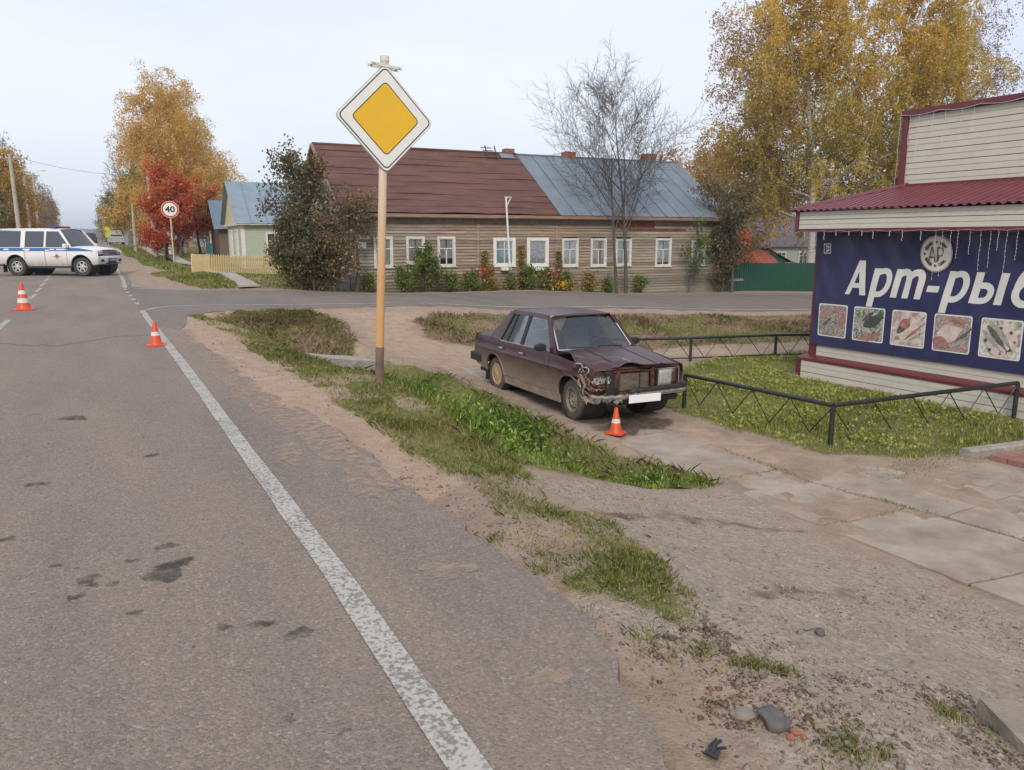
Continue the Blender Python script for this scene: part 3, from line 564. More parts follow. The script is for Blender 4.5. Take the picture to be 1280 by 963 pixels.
# gable ends (boards too)
for xg, s in ((0, -1), (HL, 1)):
    g = MB(); z = -1.1
    while z < RG-.1:
        z1 = z+bh; zz = max(z, EV); fr = 0 if z1 <= EV else (zz-EV)/(RG-EV)
        y0, y1 = .03+fr*(HD/2-.03), HD-fr*(HD/2)
        if y1-y0 > .15: g.box((xg+s*.012, (y0+y1)/2, (z+z1)/2), (.028, y1-y0, bh-.006))
        z += bh
    tag(g.build('gable_boards', BOARD, house), None, None, None, 'stuff')
g = MB(); g.prism([(.02, EV-.02), (HD-.02, EV-.02), (HD/2, RG-.12)], .03, HL-.03, lambda a, b_, t: (t, a, b_)); g.build('attic_core', _M['dark_timber'], house)
for xg in (-.012, 4.95, 8.42, HL-.11): cb = MB(); cb.mm((xg, -.05, -1.1), (xg+.12, -.026, EV-.16)); cb.build('corner_board', BOARD, house)
# eave boards
e = MB(); e.mm((-.35, -.42, EV-.02), (HL+.3, -.39, EV+.1)); e.mm((-.33, -.38, EV-.05), (HL+.28, -.03, EV-.03)); e.build('eave_board', TRIM, house)
e = MB(); e.mm((-.02, -.045, EV-.2), (HL+.02, -.03, EV-.06)); e.build('frieze_board', _M['brown_roofing'] if False else mat('frieze', (.2, .15, .11), .85, .3, 5), house)
rp_ = MB(); rp_.mm((11.2, -.05, EV-.34), (13.3, -.036, EV-.07)); rp_.mm((12.0, -.05, EV-.47), (15.0, -.036, EV-.36)); rp_.build('red_board', mat('red_board', (.14, .04, .03), .8, .5, 5), house)
# roof: brown strips left, grey sheets right
def roofpt(x, t, lift=0, back=False):            # t 0 eave .. 1 ridge
    y0, y1 = -.45, HD/2; y = y0+(y1-y0)*t; zz = EV+.06+(RG-EV-.06)*t+lift
    return (x, HD-y if back else y, zz)
XS = 8.43
nr = 11; rr_ = random.Random(9)
for i in range(nr):
    t0, t1 = i/nr, (i+1)/nr+.012; m = MB()
    ph = rr_.uniform(0, 6); l0 = .075-.002*i
    m.grid(26, 1, lambda u, v: roofpt(-.42+(XS+.42)*u, (t0 if v == 0 else t1)+(.004*math.sin(u*23+ph)+.002*math.sin(u*57+ph*2) if v == 0 else 0), (l0+.02 if v == 0 else l0)+.012*math.sin(u*9+ph)))
    m.build('roof_strip', ROOFB, house, solid=.012)
for i in range(12):
    x0 = XS+.01+i*(HL+.45-XS)/12; x1 = XS+(i+1)*(HL+.45-XS)/12; m = MB()
    pr = [(x0, .06), (x0+.02, .095), (x0+.035, .06), (x1-.01, .06)]
    m.grid(3, 6, lambda u, v: roofpt(pr[int(round(u*3))][0], v, pr[int(round(u*3))][1]+.006*math.sin(v*11+i)))
    m.build('roof_sheet', ROOFG, house, solid=.006)
m = MB(); m.grid(1, 1, lambda u, v: roofpt(-.42+(XS+.42)*u, v, .06, True)); m.build('roof_back', ROOFB, house, solid=.02)
m = MB(); m.grid(1, 1, lambda u, v: roofpt(XS+(HL+.45-XS)*u, v, .06, True)); m.build('roof_back', ROOFG, house, solid=.02)
m = MB(); m.tube([(-.42, HD/2, RG+.09), (XS, HD/2, RG+.09)], .05, 6); m.build('ridge_cap', ROOFB, house)
m = MB(); m.tube([(XS, HD/2, RG+.08), (HL+.45, HD/2, RG+.08)], .04, 6); m.build('ridge_cap', ROOFG, house)
m = MB()
for back in (False, True):
    a, c = Vector(roofpt(-.44, 0, .04, back)), Vector(roofpt(-.44, 1, .04, back)); m.tube([a, c], .07, 4)
m.build('barge_board', TRIM, house)
# chimneys with courses of brick
def chimney(x, y, w_, h0, h1, parent):
    m = MB(); m.mm((x-w_/2+.01, y-w_/2+.01, h0), (x+w_/2-.01, y+w_/2-.01, h1-.01)); o = m.build('chimney', MORTAR, parent)
    bm_ = MB(); z = h0; r = 0
    while z < h1:
        for s in (-1, 1):
            for k in range(3):
                xx = x-w_/2+(k+.5)*w_/3+(.06 if r % 2 else 0)*(1 if k < 2 else 0)
                bm_.box((xx, y+s*(w_/2-.03), z+.035), (w_/3-.015, .07, .062)); bm_.box((x+s*(w_/2-.03), y-w_/2+(k+.5)*w_/3, z+.035), (.07, w_/3-.015, .062))
        z += .075; r += 1
    tag(bm_.build('bricks', BRICK, o), None, None, None, 'stuff'); return o
chimney(3.0, HD/2+.3, .5, RG-.5, RG+.42, house); chimney(8.2, HD/2+.3, .42, RG-.5, RG+.3, house); chimney(11.2, HD/2+.2, .5, RG-.5, RG+.3, house); chimney(15.7, HD/2+.3, .55, RG-.6, RG+.42, house)
# ladder hooked over the ridge
ld = empty('roof_ladder', (8.4, 27.4, HZ), ha, 'dark wooden ladder end hooked over the brown roof ridge', 'ladder')
m = MB()
for s in (-.22, .22):
    a, c = Vector(roofpt(7.05+s, .86, .16)), Vector(roofpt(7.2+s, 1.0, .16)); m = MB(); m.tube([a, a.lerp(c, 1.35)+Vector((0, 0, .1))], .03, 5); m.build('rail', mat('black_wood', (.06, .045, .035), .9), ld)
for t in (.88, .94, 1.0, 1.05):
    m = MB(); m.tube([Vector(roofpt(6.83, t, .17)), Vector(roofpt(7.35, t, .17))], .02, 5); m.build('rung', _M['black_wood'], ld)
m = MB(); m.grid(1, 1, lambda u, v: roofpt(7.55+.65*u, .9+.08*v, .13)); m.build('tin_patch', ROOFG, house, solid=.01)
# windows
for (x0, x1, z0, z1, k) in WIN:
    wn = MB(); t = .085 if k not in 'de' else .13
    for lo, hi in (((x0, z0), (x0+t, z1)), ((x1-t, z0), (x1, z1)), ((x0+t+.001, z1-t), (x1-t-.001, z1)), ((x0+t+.001, z0), (x1-t-.001, z0+t*.8))):
        wn.mm((lo[0], -.065, lo[1]), (hi[0], -.02, hi[1]))
    wo = wn.build('window', WHITE if k in 'de' else OLDWHITE, house, bevel=.004)
    s = MB(); s.mm((x0-.03, -.1, z0-.03), (x1+.03, -.02, z0-.002)); s.build('sill', OLDWHITE, wo)
    i0, i1, j0, j1 = x0+t, x1-t, z0+t*.8, z1-t
    fr = MB(); q = .028
    for lo, hi in (((i0, j0), (i0+q, j1)), ((i1-q, j0), (i1, j1)), ((i0+q, j1-q), (i1-q, j1)), ((i0+q, j0), (i1-q, j0+q))): fr.mm((lo[0], -.03, lo[1]), (hi[0], .0, hi[1]))
    cx = (i0+i1)/2; zt = j0+(j1-j0)*.63
    if k != 'e':
        fr.mm((i0+q, -.028, zt-.02), (i1-q, -.002, zt+.02))
        if k == 'a' or k == 'd' : fr.mm((cx-.02, -.027, j0+q), (cx+.02, -.003, j1-q))
        else: fr.mm((cx-.02, -.027, j0+q), (cx+.02, -.003, zt-.02))
    fr.build('frame', OLDWHITE, wo)
    gl = MB(); gl.add([(i0, -.012, j0), (i1, -.012, j0), (i1, -.012, j1), (i0, -.012, j1)], [(0, 1, 2, 3)]); gl.build('pane', PANE, wo, fixn=False)
    dk = MB(); dk.mm((i0, .021, j0), (i1, .028, j1)); dk.build('dark_room', DARKIN, wo)
    cm = {'d': CURTB, 'e': CURTF, 'f': CURTR}.get(k, CURT)
    cu = MB(); top = j1-.02; low = j0+.02 if k in 'def' else j0+(j1-j0)*random.Random(int(x0*10)).choice([.02, .1, .25])
    spans = [(i0+.01, i1-.01)] if k in 'ef' else [(i0+.01, i0+(i1-i0)*.47), (i0+(i1-i0)*.55, i1-.01)]
    for a0, a1 in spans:
        cu.grid(16, 4, lambda u, v: (a0+(a1-a0)*u, .006+.008*math.sin(u*22+v), low+(top-low)*v))
    cu.build('curtain', cm, wo, smooth=True, fixn=False)
    if k in 'de':
        fb = MB(); fb.box(((x0+x1)/2, -.18, z0-.1), (.42, .16, .12)); bx_ = fb.build('flower_box', WHITE, house, bevel=.008)
for zz in (.25, .85, .85-.25):
    pass
pl = MB(); pl.mm((-.03+.25, -.05, 1.52), (.62+.1, -.035, 1.66)); pl.mm((.3, -.05, 1.2), (.6, -.035, 1.42)); pl.build('name_plate', WHITE, house)
# ------------------------------------------------------------------ white pipe post in front of the house
pp = empty('white_pole', (14.48, 26.55, gz1(14.48, 26.55)), 0, 'thin white post with a forked top against the house front', 'post')
zb = 0; H_ = 3.55
m = MB(); m.tube([(0, 0, -.1), (.03, .02, .95)], [.045, .04], 8); m.build('lower_post', mat('grey_wood', (.2, .17, .14), .9, .2), pp)
m = MB(); m.tube([(.03, .02, .9), (-.12, .05, H_)], [.045, .035], 8); m.build('post', WHITE, pp)
m = MB(); m.tube([(-.1, .05, H_-.35), (.08, .05, H_-.05), (.1, .05, H_+.02)], .022, 6); m.mm((-.18, .02, H_-.02), (.12, .08, H_+.015)); m.build('fork', OLDWHITE, pp)
# ------------------------------------------------------------------ green cottage with cream gable
GRW = mat('pale_green_boards', (.42, .47, .37), .8, .12, 3, stretch=(1, 1, 8)); CREAM = mat('cream_boards', (.55, .47, .3), .8, .15, 3, stretch=(6, 1, 1)); YEL = mat('yellow_paint', (.7, .54, .29), .7, .15, 4)
BLUEROOF = mat('blue_metal_roof', (.23, .29, .34), .5, .12, 2, metal=.2)
ct = empty('green_cottage', (7.05, 41.0, gz1(7.05, 41.0)), R(-2), 'pale green cottage with cream gable and blue metal roof behind yellow fence', 'house')
CE, CR, CW, CL = 2.3, 4.45, 5.4, 9.0
def boards(name, lo, hi, m, parent, h=.14):      # lapped boards, each row real
    o = MB(); z = lo[2]
    while z < hi[2]-.02: o.mm((lo[0], lo[1], z+.006), (hi[0], hi[1], min(z+h, hi[2]))); z += h
    return tag(o.build(name, m, parent), None, None, None, 'stuff')
m = MB(); m.mm((.02, .02, -.6), (CL, CW, CE)); m.build('wall_core', GRW, ct)
boards('clapboard', (0, -.01, -.3), (CL, .03, CE), GRW, ct); boards('clapboard', (-.01, .03, -.3), (.03, CW, CE), GRW, ct)
gb = MB(); n = 22
for i in range(n):
    y0 = -.1+(CW+.2)*i/n; y1 = y0+(CW+.2)/n-.02; ym = (y0+y1)/2; top = CE+.1+(CR-CE-.1)*(1-abs(ym-CW/2)/(CW/2+.12)); gb.mm((-.12, y0, CE+.02), (-.09, y1, max(top, CE+.1)))
gb.build('gable_boards', CREAM, ct)
for side in (0, 1):
    for i in range(12):
        x0 = -.35+i*(CL+.6)/12; x1 = x0+(CL+.6)/12-.005; r_ = MB()
        def rp2(u, v, x0=x0, x1=x1):
            y = -.35+(CW/2+.35)*v; z = CE-.05+(CR-CE+.05)*v+(.035 if u in (0,) else 0)+.02; return (x0+(x1-x0)*u, y if not side else CW-y, z)
        r_.grid(4, 1, rp2); r_.build('roof_sheet', BLUEROOF, ct, solid=.012)
m = MB(); m.mm((-.16, -.3, CE-.12), (-.02, CW+.3, CE+.02)); m.mm((-.2, -.32, CE-.1), (CL+.2, -.02, CE-.04)); m.build('cornice', mat('cornice_cream', (.55, .52, .42), .8), ct)
def simple_window(parent, c, w_, h_, face, frame=WHITE, bars=True):
    o = MB(); x, y, z = c
    def P(a, d, bb): return (x+a, y-d, z+bb) if face == 'y' else (x-d, y-a, z+bb)
    def bxx(a0, a1, b0, b1, d0, d1, ob):
        p, q = P(a0, d0, b0), P(a1, d1, b1); ob.mm([min(i, j) for i, j in zip(p, q)], [max(i, j) for i, j in zip(p, q)])
    t = .09
    bxx(-w_/2, -w_/2+t, -h_/2, h_/2, .0, .06, o); bxx(w_/2-t, w_/2, -h_/2, h_/2, .0, .06, o); bxx(-w_/2+t, w_/2-t, h_/2-t, h_/2, 0, .06, o); bxx(-w_/2+t, w_/2-t, -h_/2, -h_/2+t, 0, .06, o)
    if bars: bxx(-.025, .025, -h_/2+t, h_/2-t, .005, .05, o); bxx(-w_/2+t, w_/2-t, h_/6-.02, h_/6+.02, .005, .048, o)
    wo = o.build('window', frame, parent); g = MB(); bxx(-w_/2+t, w_/2-t, -h_/2+t, h_/2-t, .012, .02, g); g.build('pane', mat('dark_glass', (.06, .07, .08), .08, .2, 3, spec=.8), wo); return wo
simple_window(ct, (-.02, 1.6, 1.25), .9, 1.5, 'x'); simple_window(ct, (-.02, 3.8, 1.25), .9, 1.5, 'x'); simple_window(ct, (1.6, -.015, 1.2), .9, 1.3, 'y'); simple_window(ct, (4.0, -.015, 1.2), .9, 1.3, 'y')
m = MB(); m.mm((-.04, -.04, -.3), (.14, .14, CE-.1)); m.build('corner_board', WHITE, ct)
# ------------------------------------------------------------------ houses farther along the street
def cottage(name, label, loc, rz, L_, D_, e_, r_, wallm, roofm, ridge_x=True, win=True):
    o = empty(name, loc, rz, label, 'house'); m = MB(); m.mm((0, 0, -1), (L_, D_, e_)); m.build('wall', wallm, o)
    g = MB(); g.prism([(0, e_), (D_, e_), (D_/2, r_-.08)], .01, L_-.01, lambda a, b_, t: (t, a, b_)); g.build('gable', wallm, o)
    for s in (0, 1):
        q = MB(); q.grid(10, 1, lambda u, v: (-.3+(L_+.6)*u, (-.4+(D_/2+.4)*v) if not s else D_+.4-(D_/2+.4)*v, e_-.15+(r_-e_+.15)*v+(.03 if round(u*10) % 2 else 0))); q.build('roof', roofm, o, solid=.03)
    if win:
        for xx in np.arange(1.2, L_-.8, 2.0): simple_window(o, (xx, -.01, e_-1.1), .85, 1.1, 'y')
        for yy in np.arange(1.3, D_-.8, 1.9): simple_window(o, (-.01, yy, e_-1.1), .85, 1.1, 'x')
    return o
TURQ = mat('turquoise_boards', (.08, .34, .42), .8, .15, 3, stretch=(1, 1, 8)); BRW = mat('brown_timber', (.16, .115, .08), .9, .25, 4, stretch=(1, 1, 8)); DROOF = mat('slate_blue_roof', (.13, .17, .23), .6, .15, 2); PURP = mat('dark_purple_roof', (.11, .09, .11), .7, .2, 2); REDR = mat('red_tin_roof', (.4, .09, .06), .6, .2, 3); TEAL = mat('teal_boards', (.1, .32, .26), .8, .12, 3)
cottage('turquoise_house', 'turquoise house with slate blue roof behind the red rowan', (8.0, 58, .35), R(-3), 8, 6, 2.5, 5.0, TURQ, DROOF)
cottage('timber_shed', 'unpainted brown timber shed beside the green cottage', (7.2, 49.5, .25), R(-3), 6, 5, 2.0, 3.6, BRW, DROOF, win=False)
cottage('purple_roof_house', 'house with dark purple roof under the yellow birch', (51.5, 48, -1.6), R(-20), 8, 7, 2.6, 5.0, mat('pale_wall', (.4, .4, .38), .9), PURP)
cottage('teal_shed', 'small teal gabled shed behind the green metal fence', (38.0, 34.0, -1.3), R(70), 3.4, 3.0, 1.55, 2.35, TEAL, mat('shed_roof', (.1, .07, .07), .8), win=False)
cottage('red_tin_shed', 'low shed with red tin roof behind the green metal fence', (31.0, 32.0, -1.1), R(-15), 3.0, 2.4, 1.35, 1.95, BRW, REDR, win=False)
cottage('grey_far_house', 'grey house far off on the left of the street', (-13, 92, .6), R(3), 7, 7, 2.6, 5.2, mat('grey_boards', (.25, .23, .2), .9), PURP)
# ------------------------------------------------------------------ fences
yf = empty('picket_fence', (4.1, 35.95, gz1(4.1, 35.95)), 0, 'pale yellow picket fence in front of the green cottage', 'fence')
fx = Vector((3.35, 1.7)); fl = fx.length; fa = math.atan2(fx.y, fx.x); yf.rotation_euler = (0, R(2.2), fa)
pm = MB(); pm.prism([(-.036, 0), (.036, 0), (.036, .78), (0, .84), (-.036, .78)], -.011, .011, lambda a, b_, t: (a, t, b_)); pme = pm.mesh('picket', YEL)
i = 0; x = .75
while x < fl+1.5: inst('picket', pme, yf, (x, -.03, random.Random(i).uniform(.0, .02))); x += .118; i += 1
m = MB(); m.mm((0, -.03, .02), (.72, -.005, .84)); m.build('solid_panel', YEL, yf)
for zz in (.2, .62): m = MB(); m.mm((0, -.018+.02, zz), (fl+1.5, .04, zz+.07)); m.build('rail', YEL, yf)
for xx in (0.0, .72, 2.2, 3.7, 5.2): m = MB(); m.mm((xx-.04, .042, -.2), (xx+.04, .12, .86)); m.build('post', YEL, yf)
bf = empty('brown_picket_fence', (3.9, 46.5, gz1(3.9, 46.5)), R(84), 'dark brown board fence under the red rowan', 'fence')
FEN = mat('dark_fence', (.11, .06, .045), .9, .3, 6); bme = MB().mm((-.06, -.012, 0), (.06, .012, 1.05)).mesh('board', FEN)
for i in range(60): inst('board', bme, bf, (i*.14, 0, random.Random(i).uniform(-.03, .04)))
m = MB(); m.mm((0, .014, .3), (8.4, .06, .38)); m.mm((0, .014, .8), (8.4, .06, .88)); m.build('rail', FEN, bf)
gf = empty('green_metal_fence', (25.85, 26.5, gz1(28, 26.5)-.1), R(-1), 'dark green profiled metal fence along the side road', 'fence')
GRN = mat('green_metal', (.005, .06, .036), .5, .12, 1.5, metal=.0)
prof = []; q = MB()
nn = 11
for s in range(nn):
    x0 = s*1.1; q = MB(); pts_ = []
    for k in range(8): xx = x0+k*.1375; pts_ += [(xx, 0), (xx+.06, 0), (xx+.08, -.03), (xx+.117, -.03)]
    pts_.append((x0+1.1, 0))
    q.add([(a, c, -.1) for a, c in pts_]+[(a, c, 1.42-.012*s) for a, c in pts_], [(j, j+1, len(pts_)+j+1, len(pts_)+j) for j in range(len(pts_)-1)])
    q.build('sheet', GRN, gf, fixn=False, loc=(0, -.002*(s % 2), 0), solid=.003)
m = MB(); m.mm((0, .01, .35), (nn*1.1, .05, .4)); m.mm((0, .01, 1.1), (nn*1.1, .05, 1.15)); m.build('rail', GRN, gf)
# ------------------------------------------------------------------ fish shop
SID = mat('cream_siding', (.55, .515, .445), .5, .05, 3); SIDG = mat('siding_gap', (.2, .18, .15), .8); WINE = mat('wine_metal', (.135, .022, .033), .42, .12, 4)
shop = empty('fish_shop', (11.9, 9.93, -1.0), R(-90), 'cream siding fish shop with wine-red metal roof', 'shop')
# local: x to the right along the facade, y into the building, z up
SL = 14.0
m = MB(); m.mm((.02, .03, -.3), (SL, 7.0, 2.75)); m.build('wall_core', SIDG, shop)
def plank(x0, x1, z0, z1, y, parent=shop, th=.018, x0t=None):
    o = MB(); gp = .012; h = z1-z0; a = x0 if x0t is None else x0; at = x0 if x0t is None else x0t
    # two-fold siding profile
    pr = [(0, y-.004), (.0, y-th), (h*.44, y-th+.004), (h*.47, y-th+.011), (h*.5, y-th), (h-gp, y-th+.004), (h-gp, y-.002)]
    vs = []; k = len(pr)
    for xx, tt in ((0, 0), (1, 0)):
        for zz, yy in pr:
            xl = a+(at-a)*(zz/max(h, 1e-6)) if xx == 0 else x1
            vs.append((xl, yy, z0+zz))
    o.add(vs, [(i, i+1, k+i+1, k+i) for i in range(k-1)]+[tuple(range(k))[::-1], tuple(range(k, 2*k))])
    return o.build('siding_plank', SID, parent)
pz = .36
for i in range(10): plank(.14, SL, pz+i*.232, pz+(i+1)*.232, .03)
m = MB(); m.mm((-.02, -.005, pz-.02), (.13, .03, 2.68)); m.mm((-.021, .03, pz-.02), (.02, 7, 2.68)); m.build('corner_trim', WINE, shop)
# projecting plinth
m = MB(); m.mm((-.1, -.17, -.35), (SL, .02, pz-.04)); m.build('plinth_core', SIDG, shop)
for i, (z0, z1) in enumerate(((-.30, -.13), (-.13, .09), (.09, .31))): plank(-.02, SL, z0, z1, -.17)
m = MB(); m.prism([(-.2, .30), (-.2, .345), (.03, .40), (.03, .36)], -.12, SL, lambda a, b_, t: (t, a, b_)); m.mm((-.12, -.2, -.35), (-.03, -.171, .30)); m.build('plinth_trim', WINE, shop)
# eave box: soffit, fascia planks and red edging
FY = -.45
m = MB(); m.mm((-.1, FY+.02, 2.70), (SL, .0, 3.02)); m.build('eave_core', SIDG, shop)
plank(-.06, SL, 2.72, 2.885, FY+.02); plank(-.06, SL, 2.885, 3.03, FY+.02)
m = MB(); m.mm((-.14, FY-.012, 2.665), (SL, .0, 2.715)); m.mm((-.14, FY-.012, 2.716), (-.065, -.02, 3.04)); m.build('eave_trim', WINE, shop)
# corrugated roof, hipped at the left corner
RY0, RZ0, RY1, RZ1 = FY-.08, 3.03, 1.05, 3.46
def rz_at(y): return RZ0+(RZ1-RZ0)*(y-RY0)/(RY1-RY0)
ns = 13
for s in range(ns):
    x0 = -.2+s*1.1; q = MB(); npt = 48
    vs_ = []
    for i in range(npt+1):
        xx = x0+1.1*i/npt; ph = (xx/.1375) % 1; dz = .03*sstep(.0, .18, ph)*(1-sstep(.5, .68, ph)); dz = float(dz)
        yend = min(RY1, RY0+max(0, (xx+.2))*1.25)        # hip line
        yend = max(yend, RY0+.01)
        vs_.append((xx, RY0, RZ0+dz)); vs_.append((xx, yend, rz_at(yend)+dz))
    q.add(vs_, [(2*i, 2*i+2, 2*i+3, 2*i+1) for i in range(npt)])
    q.build('roof_sheet', WINE, shop, loc=(0, 0, .001*(s % 2)), fixn=False, solid=.004)
q = MB(); q.add([(-.2, RY0, RZ0), (.98, RY1, RZ1), (-.2, RY1+1.2, RZ0)], [(0, 1, 2)]); q.build('roof_hip', WINE, shop, solid=.01, fixn=False)
q = MB(); q.tube([(-.2, RY0, RZ0+.03), (1.02, RY1, RZ1+.04)], .035, 6); q.build('hip_cap', WINE, shop)
# parapet wall
PX0, PZ0, PZ1, PY = .86, 3.46, 4.66, 1.0
m = MB(); m.mm((PX0+.02, PY+.03, 3.0), (SL, PY+.6, PZ1)); m.build('parapet_core', SIDG, shop)
for i in range(6): plank(PX0+.07, SL, PZ0+i*.2, PZ0+(i+1)*.2, PY+.03)
m = MB(); m.mm((PX0-.03, PY-.03, PZ0-.04), (PX0+.068, PY+.62, PZ1+.0)); m.build('corner_trim', WINE, shop)
m = MB(); m.mm((PX0-.05, PY-.06, PZ1+.002), (SL, PY+.66, PZ1+.09)); m.mm((PX0, PY-.035, PZ0-.02), (SL, PY-.002, PZ0+.035)); m.build('parapet_trim', WINE, shop)
# ---- banner
def bw(x, z):                                    # wrinkles of the hung cloth, negative = towards the viewer
    d = 2.63-z
    k = .25+.75*float(sstep(1.35, 1.75, z)); return -.03-k*.03*math.exp(-d/.45)*(1.5+math.sin(x*7.1+.6*math.sin(x*2.3))+.6*math.sin(x*13.7+z*3))-k*.007*math.sin(x*3.1+z*5.2+math.sin(x*1.7))-k*.003*math.sin(x*17+z*9+math.sin(z*5))-.007*math.exp(-max(x-.0, 0)/.35)*math.sin(z*9+x*14)
BAN = mat('banner_cloth', (.03, .032, .098), .34, .2, 3, spec=.5)
bn = empty('shop_banner', (11.9, 9.93, -1.0), R(-90), 'dark blue printed banner with fish pictures on the shop front', 'banner')
BZ0, BZ1, BX0, BX1 = .605, 2.64, .06, 6.6
m = MB(); m.grid(170, 52, lambda u, v: (BX0+(BX1-BX0)*u, bw(BX0+(BX1-BX0)*u, BZ0+(BZ1-BZ0)*v)-.006, BZ0+(BZ1-BZ0)*v+(.012*math.sin(u*70)*v*v if v > .9 else 0))); m.build('cloth', BAN, bn, smooth='all', fixn=False)
PRW = mat('print_white', (.72, .70, .66), .5, .03, 3)
def text_mesh(body, size, shear=0, offset=0):
    cu = bpy.data.curves.new('txt', 'FONT'); cu.body = body; cu.size = size; cu.shear = shear; cu.offset = offset; cu.fill_mode = 'FRONT'; cu.resolution_u = 4
    o = bpy.data.objects.new('txt', cu); C.objects.link(o); bpy.context.view_layer.update()
    me = bpy.data.meshes.new_from_object(o.evaluated_get(bpy.context.evaluated_depsgraph_get())); bpy.data.objects.remove(o); return me
def place_text(name, body, x, z, w_, h_, m, parent, y=None, shear=.0, offset=0, conform=True, lift=.012):
    me = text_mesh(body, 1, shear, offset); bm = bmesh.new(); bm.from_mesh(me)
    xs = [v.co.x for v in bm.verts]; ys_ = [v.co.y for v in bm.verts]
    x0, x1, y0, y1 = min(xs), max(xs), min(ys_), max(ys_)
    if conform:
        for k in range(1, 60):
            c = x0+(x1-x0)*k/60; bmesh.ops.bisect_plane(bm, geom=bm.verts[:]+bm.edges[:]+bm.faces[:], plane_co=(c, 0, 0), plane_no=(1, 0, 0))
    for v in bm.verts:
        X_ = x+(v.co.x-x0)/(x1-x0)*w_; Z_ = z+(v.co.y-y0)/(y1-y0)*h_; v.co = (X_, (bw(X_, Z_) if conform else y)-lift, Z_)
    bm.to_mesh(me); bm.free(); me.materials.clear(); me.materials.append(m); o = bpy.data.objects.new(name, me); link(o, parent); return o
# word set letter by letter, each letter from broad strokes: (x in m from its left, z from the baseline)
def ell(cx, cz, rx, rz_, a0=0, a1=360, n=22): return [(cx+rx*math.cos(R(a0+(a1-a0)*i/n)), cz+rz_*math.sin(R(a0+(a1-a0)*i/n))) for i in range(n+1)]
RB = [(.06, .05), (.14, .035), (.22, .05), (.29, .12), (.32, .23), (.31, .34), (.26, .42), (.18, .435), (.06, .39)]
GLY = {'А': [([(.055, 0), (.215, .6)], .095), ([(.225, .6), (.37, 0)], .12), ([(.12, .165), (.33, .165)], .085)],
 'р': [([(.06, -.185), (.06, .475)], .118), (RB, .098)],
 'т': [([(.06, 0), (.06, .475)], .118), ([(.06, .36), (.13, .42), (.21, .425), (.26, .36), (.27, .2), (.27, 0)], .112), ([(.28, .36), (.35, .42), (.43, .425), (.48, .36), (.49, .2), (.49, 0)], .112)],
 '-': [([(0, .18), (.2, .18)], .1)],
 'ь': [([(.06, 0), (.06, .475)], .118), ([(.06, .27), (.2, .275), (.27, .23), (.285, .15), (.25, .075), (.18, .045), (.06, .045)], .095)],
 'ı': [([(.06, 0), (.06, .475)], .118)],
 'б': [(ell(.2, .2, .145, .165), .105), ([(.06, .22), (.065, .34), (.1, .46), (.18, .525), (.37, .565)], .1)],
 'а': [(ell(.19, .22, .135, .18), .105), ([(.34, .475), (.34, 0)], .115)]}
WORD = [('А', .70), ('р', 1.19), ('т', 1.60), ('-', 2.21), ('р', 2.50), ('ь', 2.93), ('ı', 3.30), ('б', 3.52), ('а', 4.0)]
for gly, x0 in WORD:
    o = MB()
    for si, (pts_, wd) in enumerate(GLY[gly]):
        P = [Vector(p) for p in pts_]; P = bz(P, 5) if len(P) > 2 else P; vs_ = []
        if len(P) == 2: P = [P[0].lerp(P[1], i/8) for i in range(9)]
        cl = (P[0]-P[-1]).length < .01
        for i, p in enumerate(P):
            d = (P[(i+1) % (len(P)-1)]-P[i-1 if i else len(P)-2]) if cl and i in (0, len(P)-1) else P[min(i+1, len(P)-1)]-P[max(i-1, 0)]
            d.normalize(); q = Vector((-d.y, d.x))
            if len(pts_) == 2: q = Vector((1, 0)) if abs(d.y) > .5 else Vector((0, 1))
            for sg in (-1, 1):
                c_ = p+q*sg*wd/2; X_ = x0+c_.x+.2*c_.y; Z_ = 1.575+c_.y; vs_.append((X_, bw(X_, Z_)-.0125-.0006*si, Z_))
        o.add(vs_, [(2*i, 2*i+1, 2*i+3, 2*i+2) for i in range(len(P)-1)])
    o.build('letter', PRW, bn, fixn=False)
# round emblem: cream disc, ring ornament, monogram
EMB = mat('emblem_cream', (.74, .7, .6), .5, .03); EMD = mat('emblem_dark', (.12, .09, .075), .5, .03)
def disc(cx, cz, r0, r1, m, name, parent, lift, n=40, a0=0, a1=2*math.pi):
    o = MB(); vs = []
    for i in range(n+1):
        a = a0+(a1-a0)*i/n
        for r in (r0, r1): vs.append((cx+r*math.cos(a)*.93, bw(cx+r*math.cos(a)*.93, cz+r*math.sin(a))-lift, cz+r*math.sin(a)))
    o.add(vs, [(2*i, 2*i+1, 2*i+3, 2*i+2) for i in range(n)]); return o.build(name, m, parent, fixn=False)
ex_, ez_ = 2.36, 2.31
em = disc(ex_, ez_, .0, .285, EMB, 'emblem', bn, .03, 40)
disc(ex_, ez_, .268, .277, EMD, 'emblem_ring', em, .034)
for k in range(4): disc(ex_, ez_, .155, .205, EMD, 'emblem_ornament', em, .036, 10, R(45+90*k-26), R(45+90*k+26))
for k in range(12): disc(ex_+.185*math.cos(R(30*k)), ez_+.185*math.sin(R(30*k)), 0, .022, EMD, 'emblem_ornament', em, .037, 8)
place_text('emblem_letter', 'А', ex_-.12, ez_-.13, .13, .24, EMD, em, lift=.042); place_text('emblem_letter', 'Р', ex_+.02, ez_-.13, .1, .24, EMD, em, lift=.042)
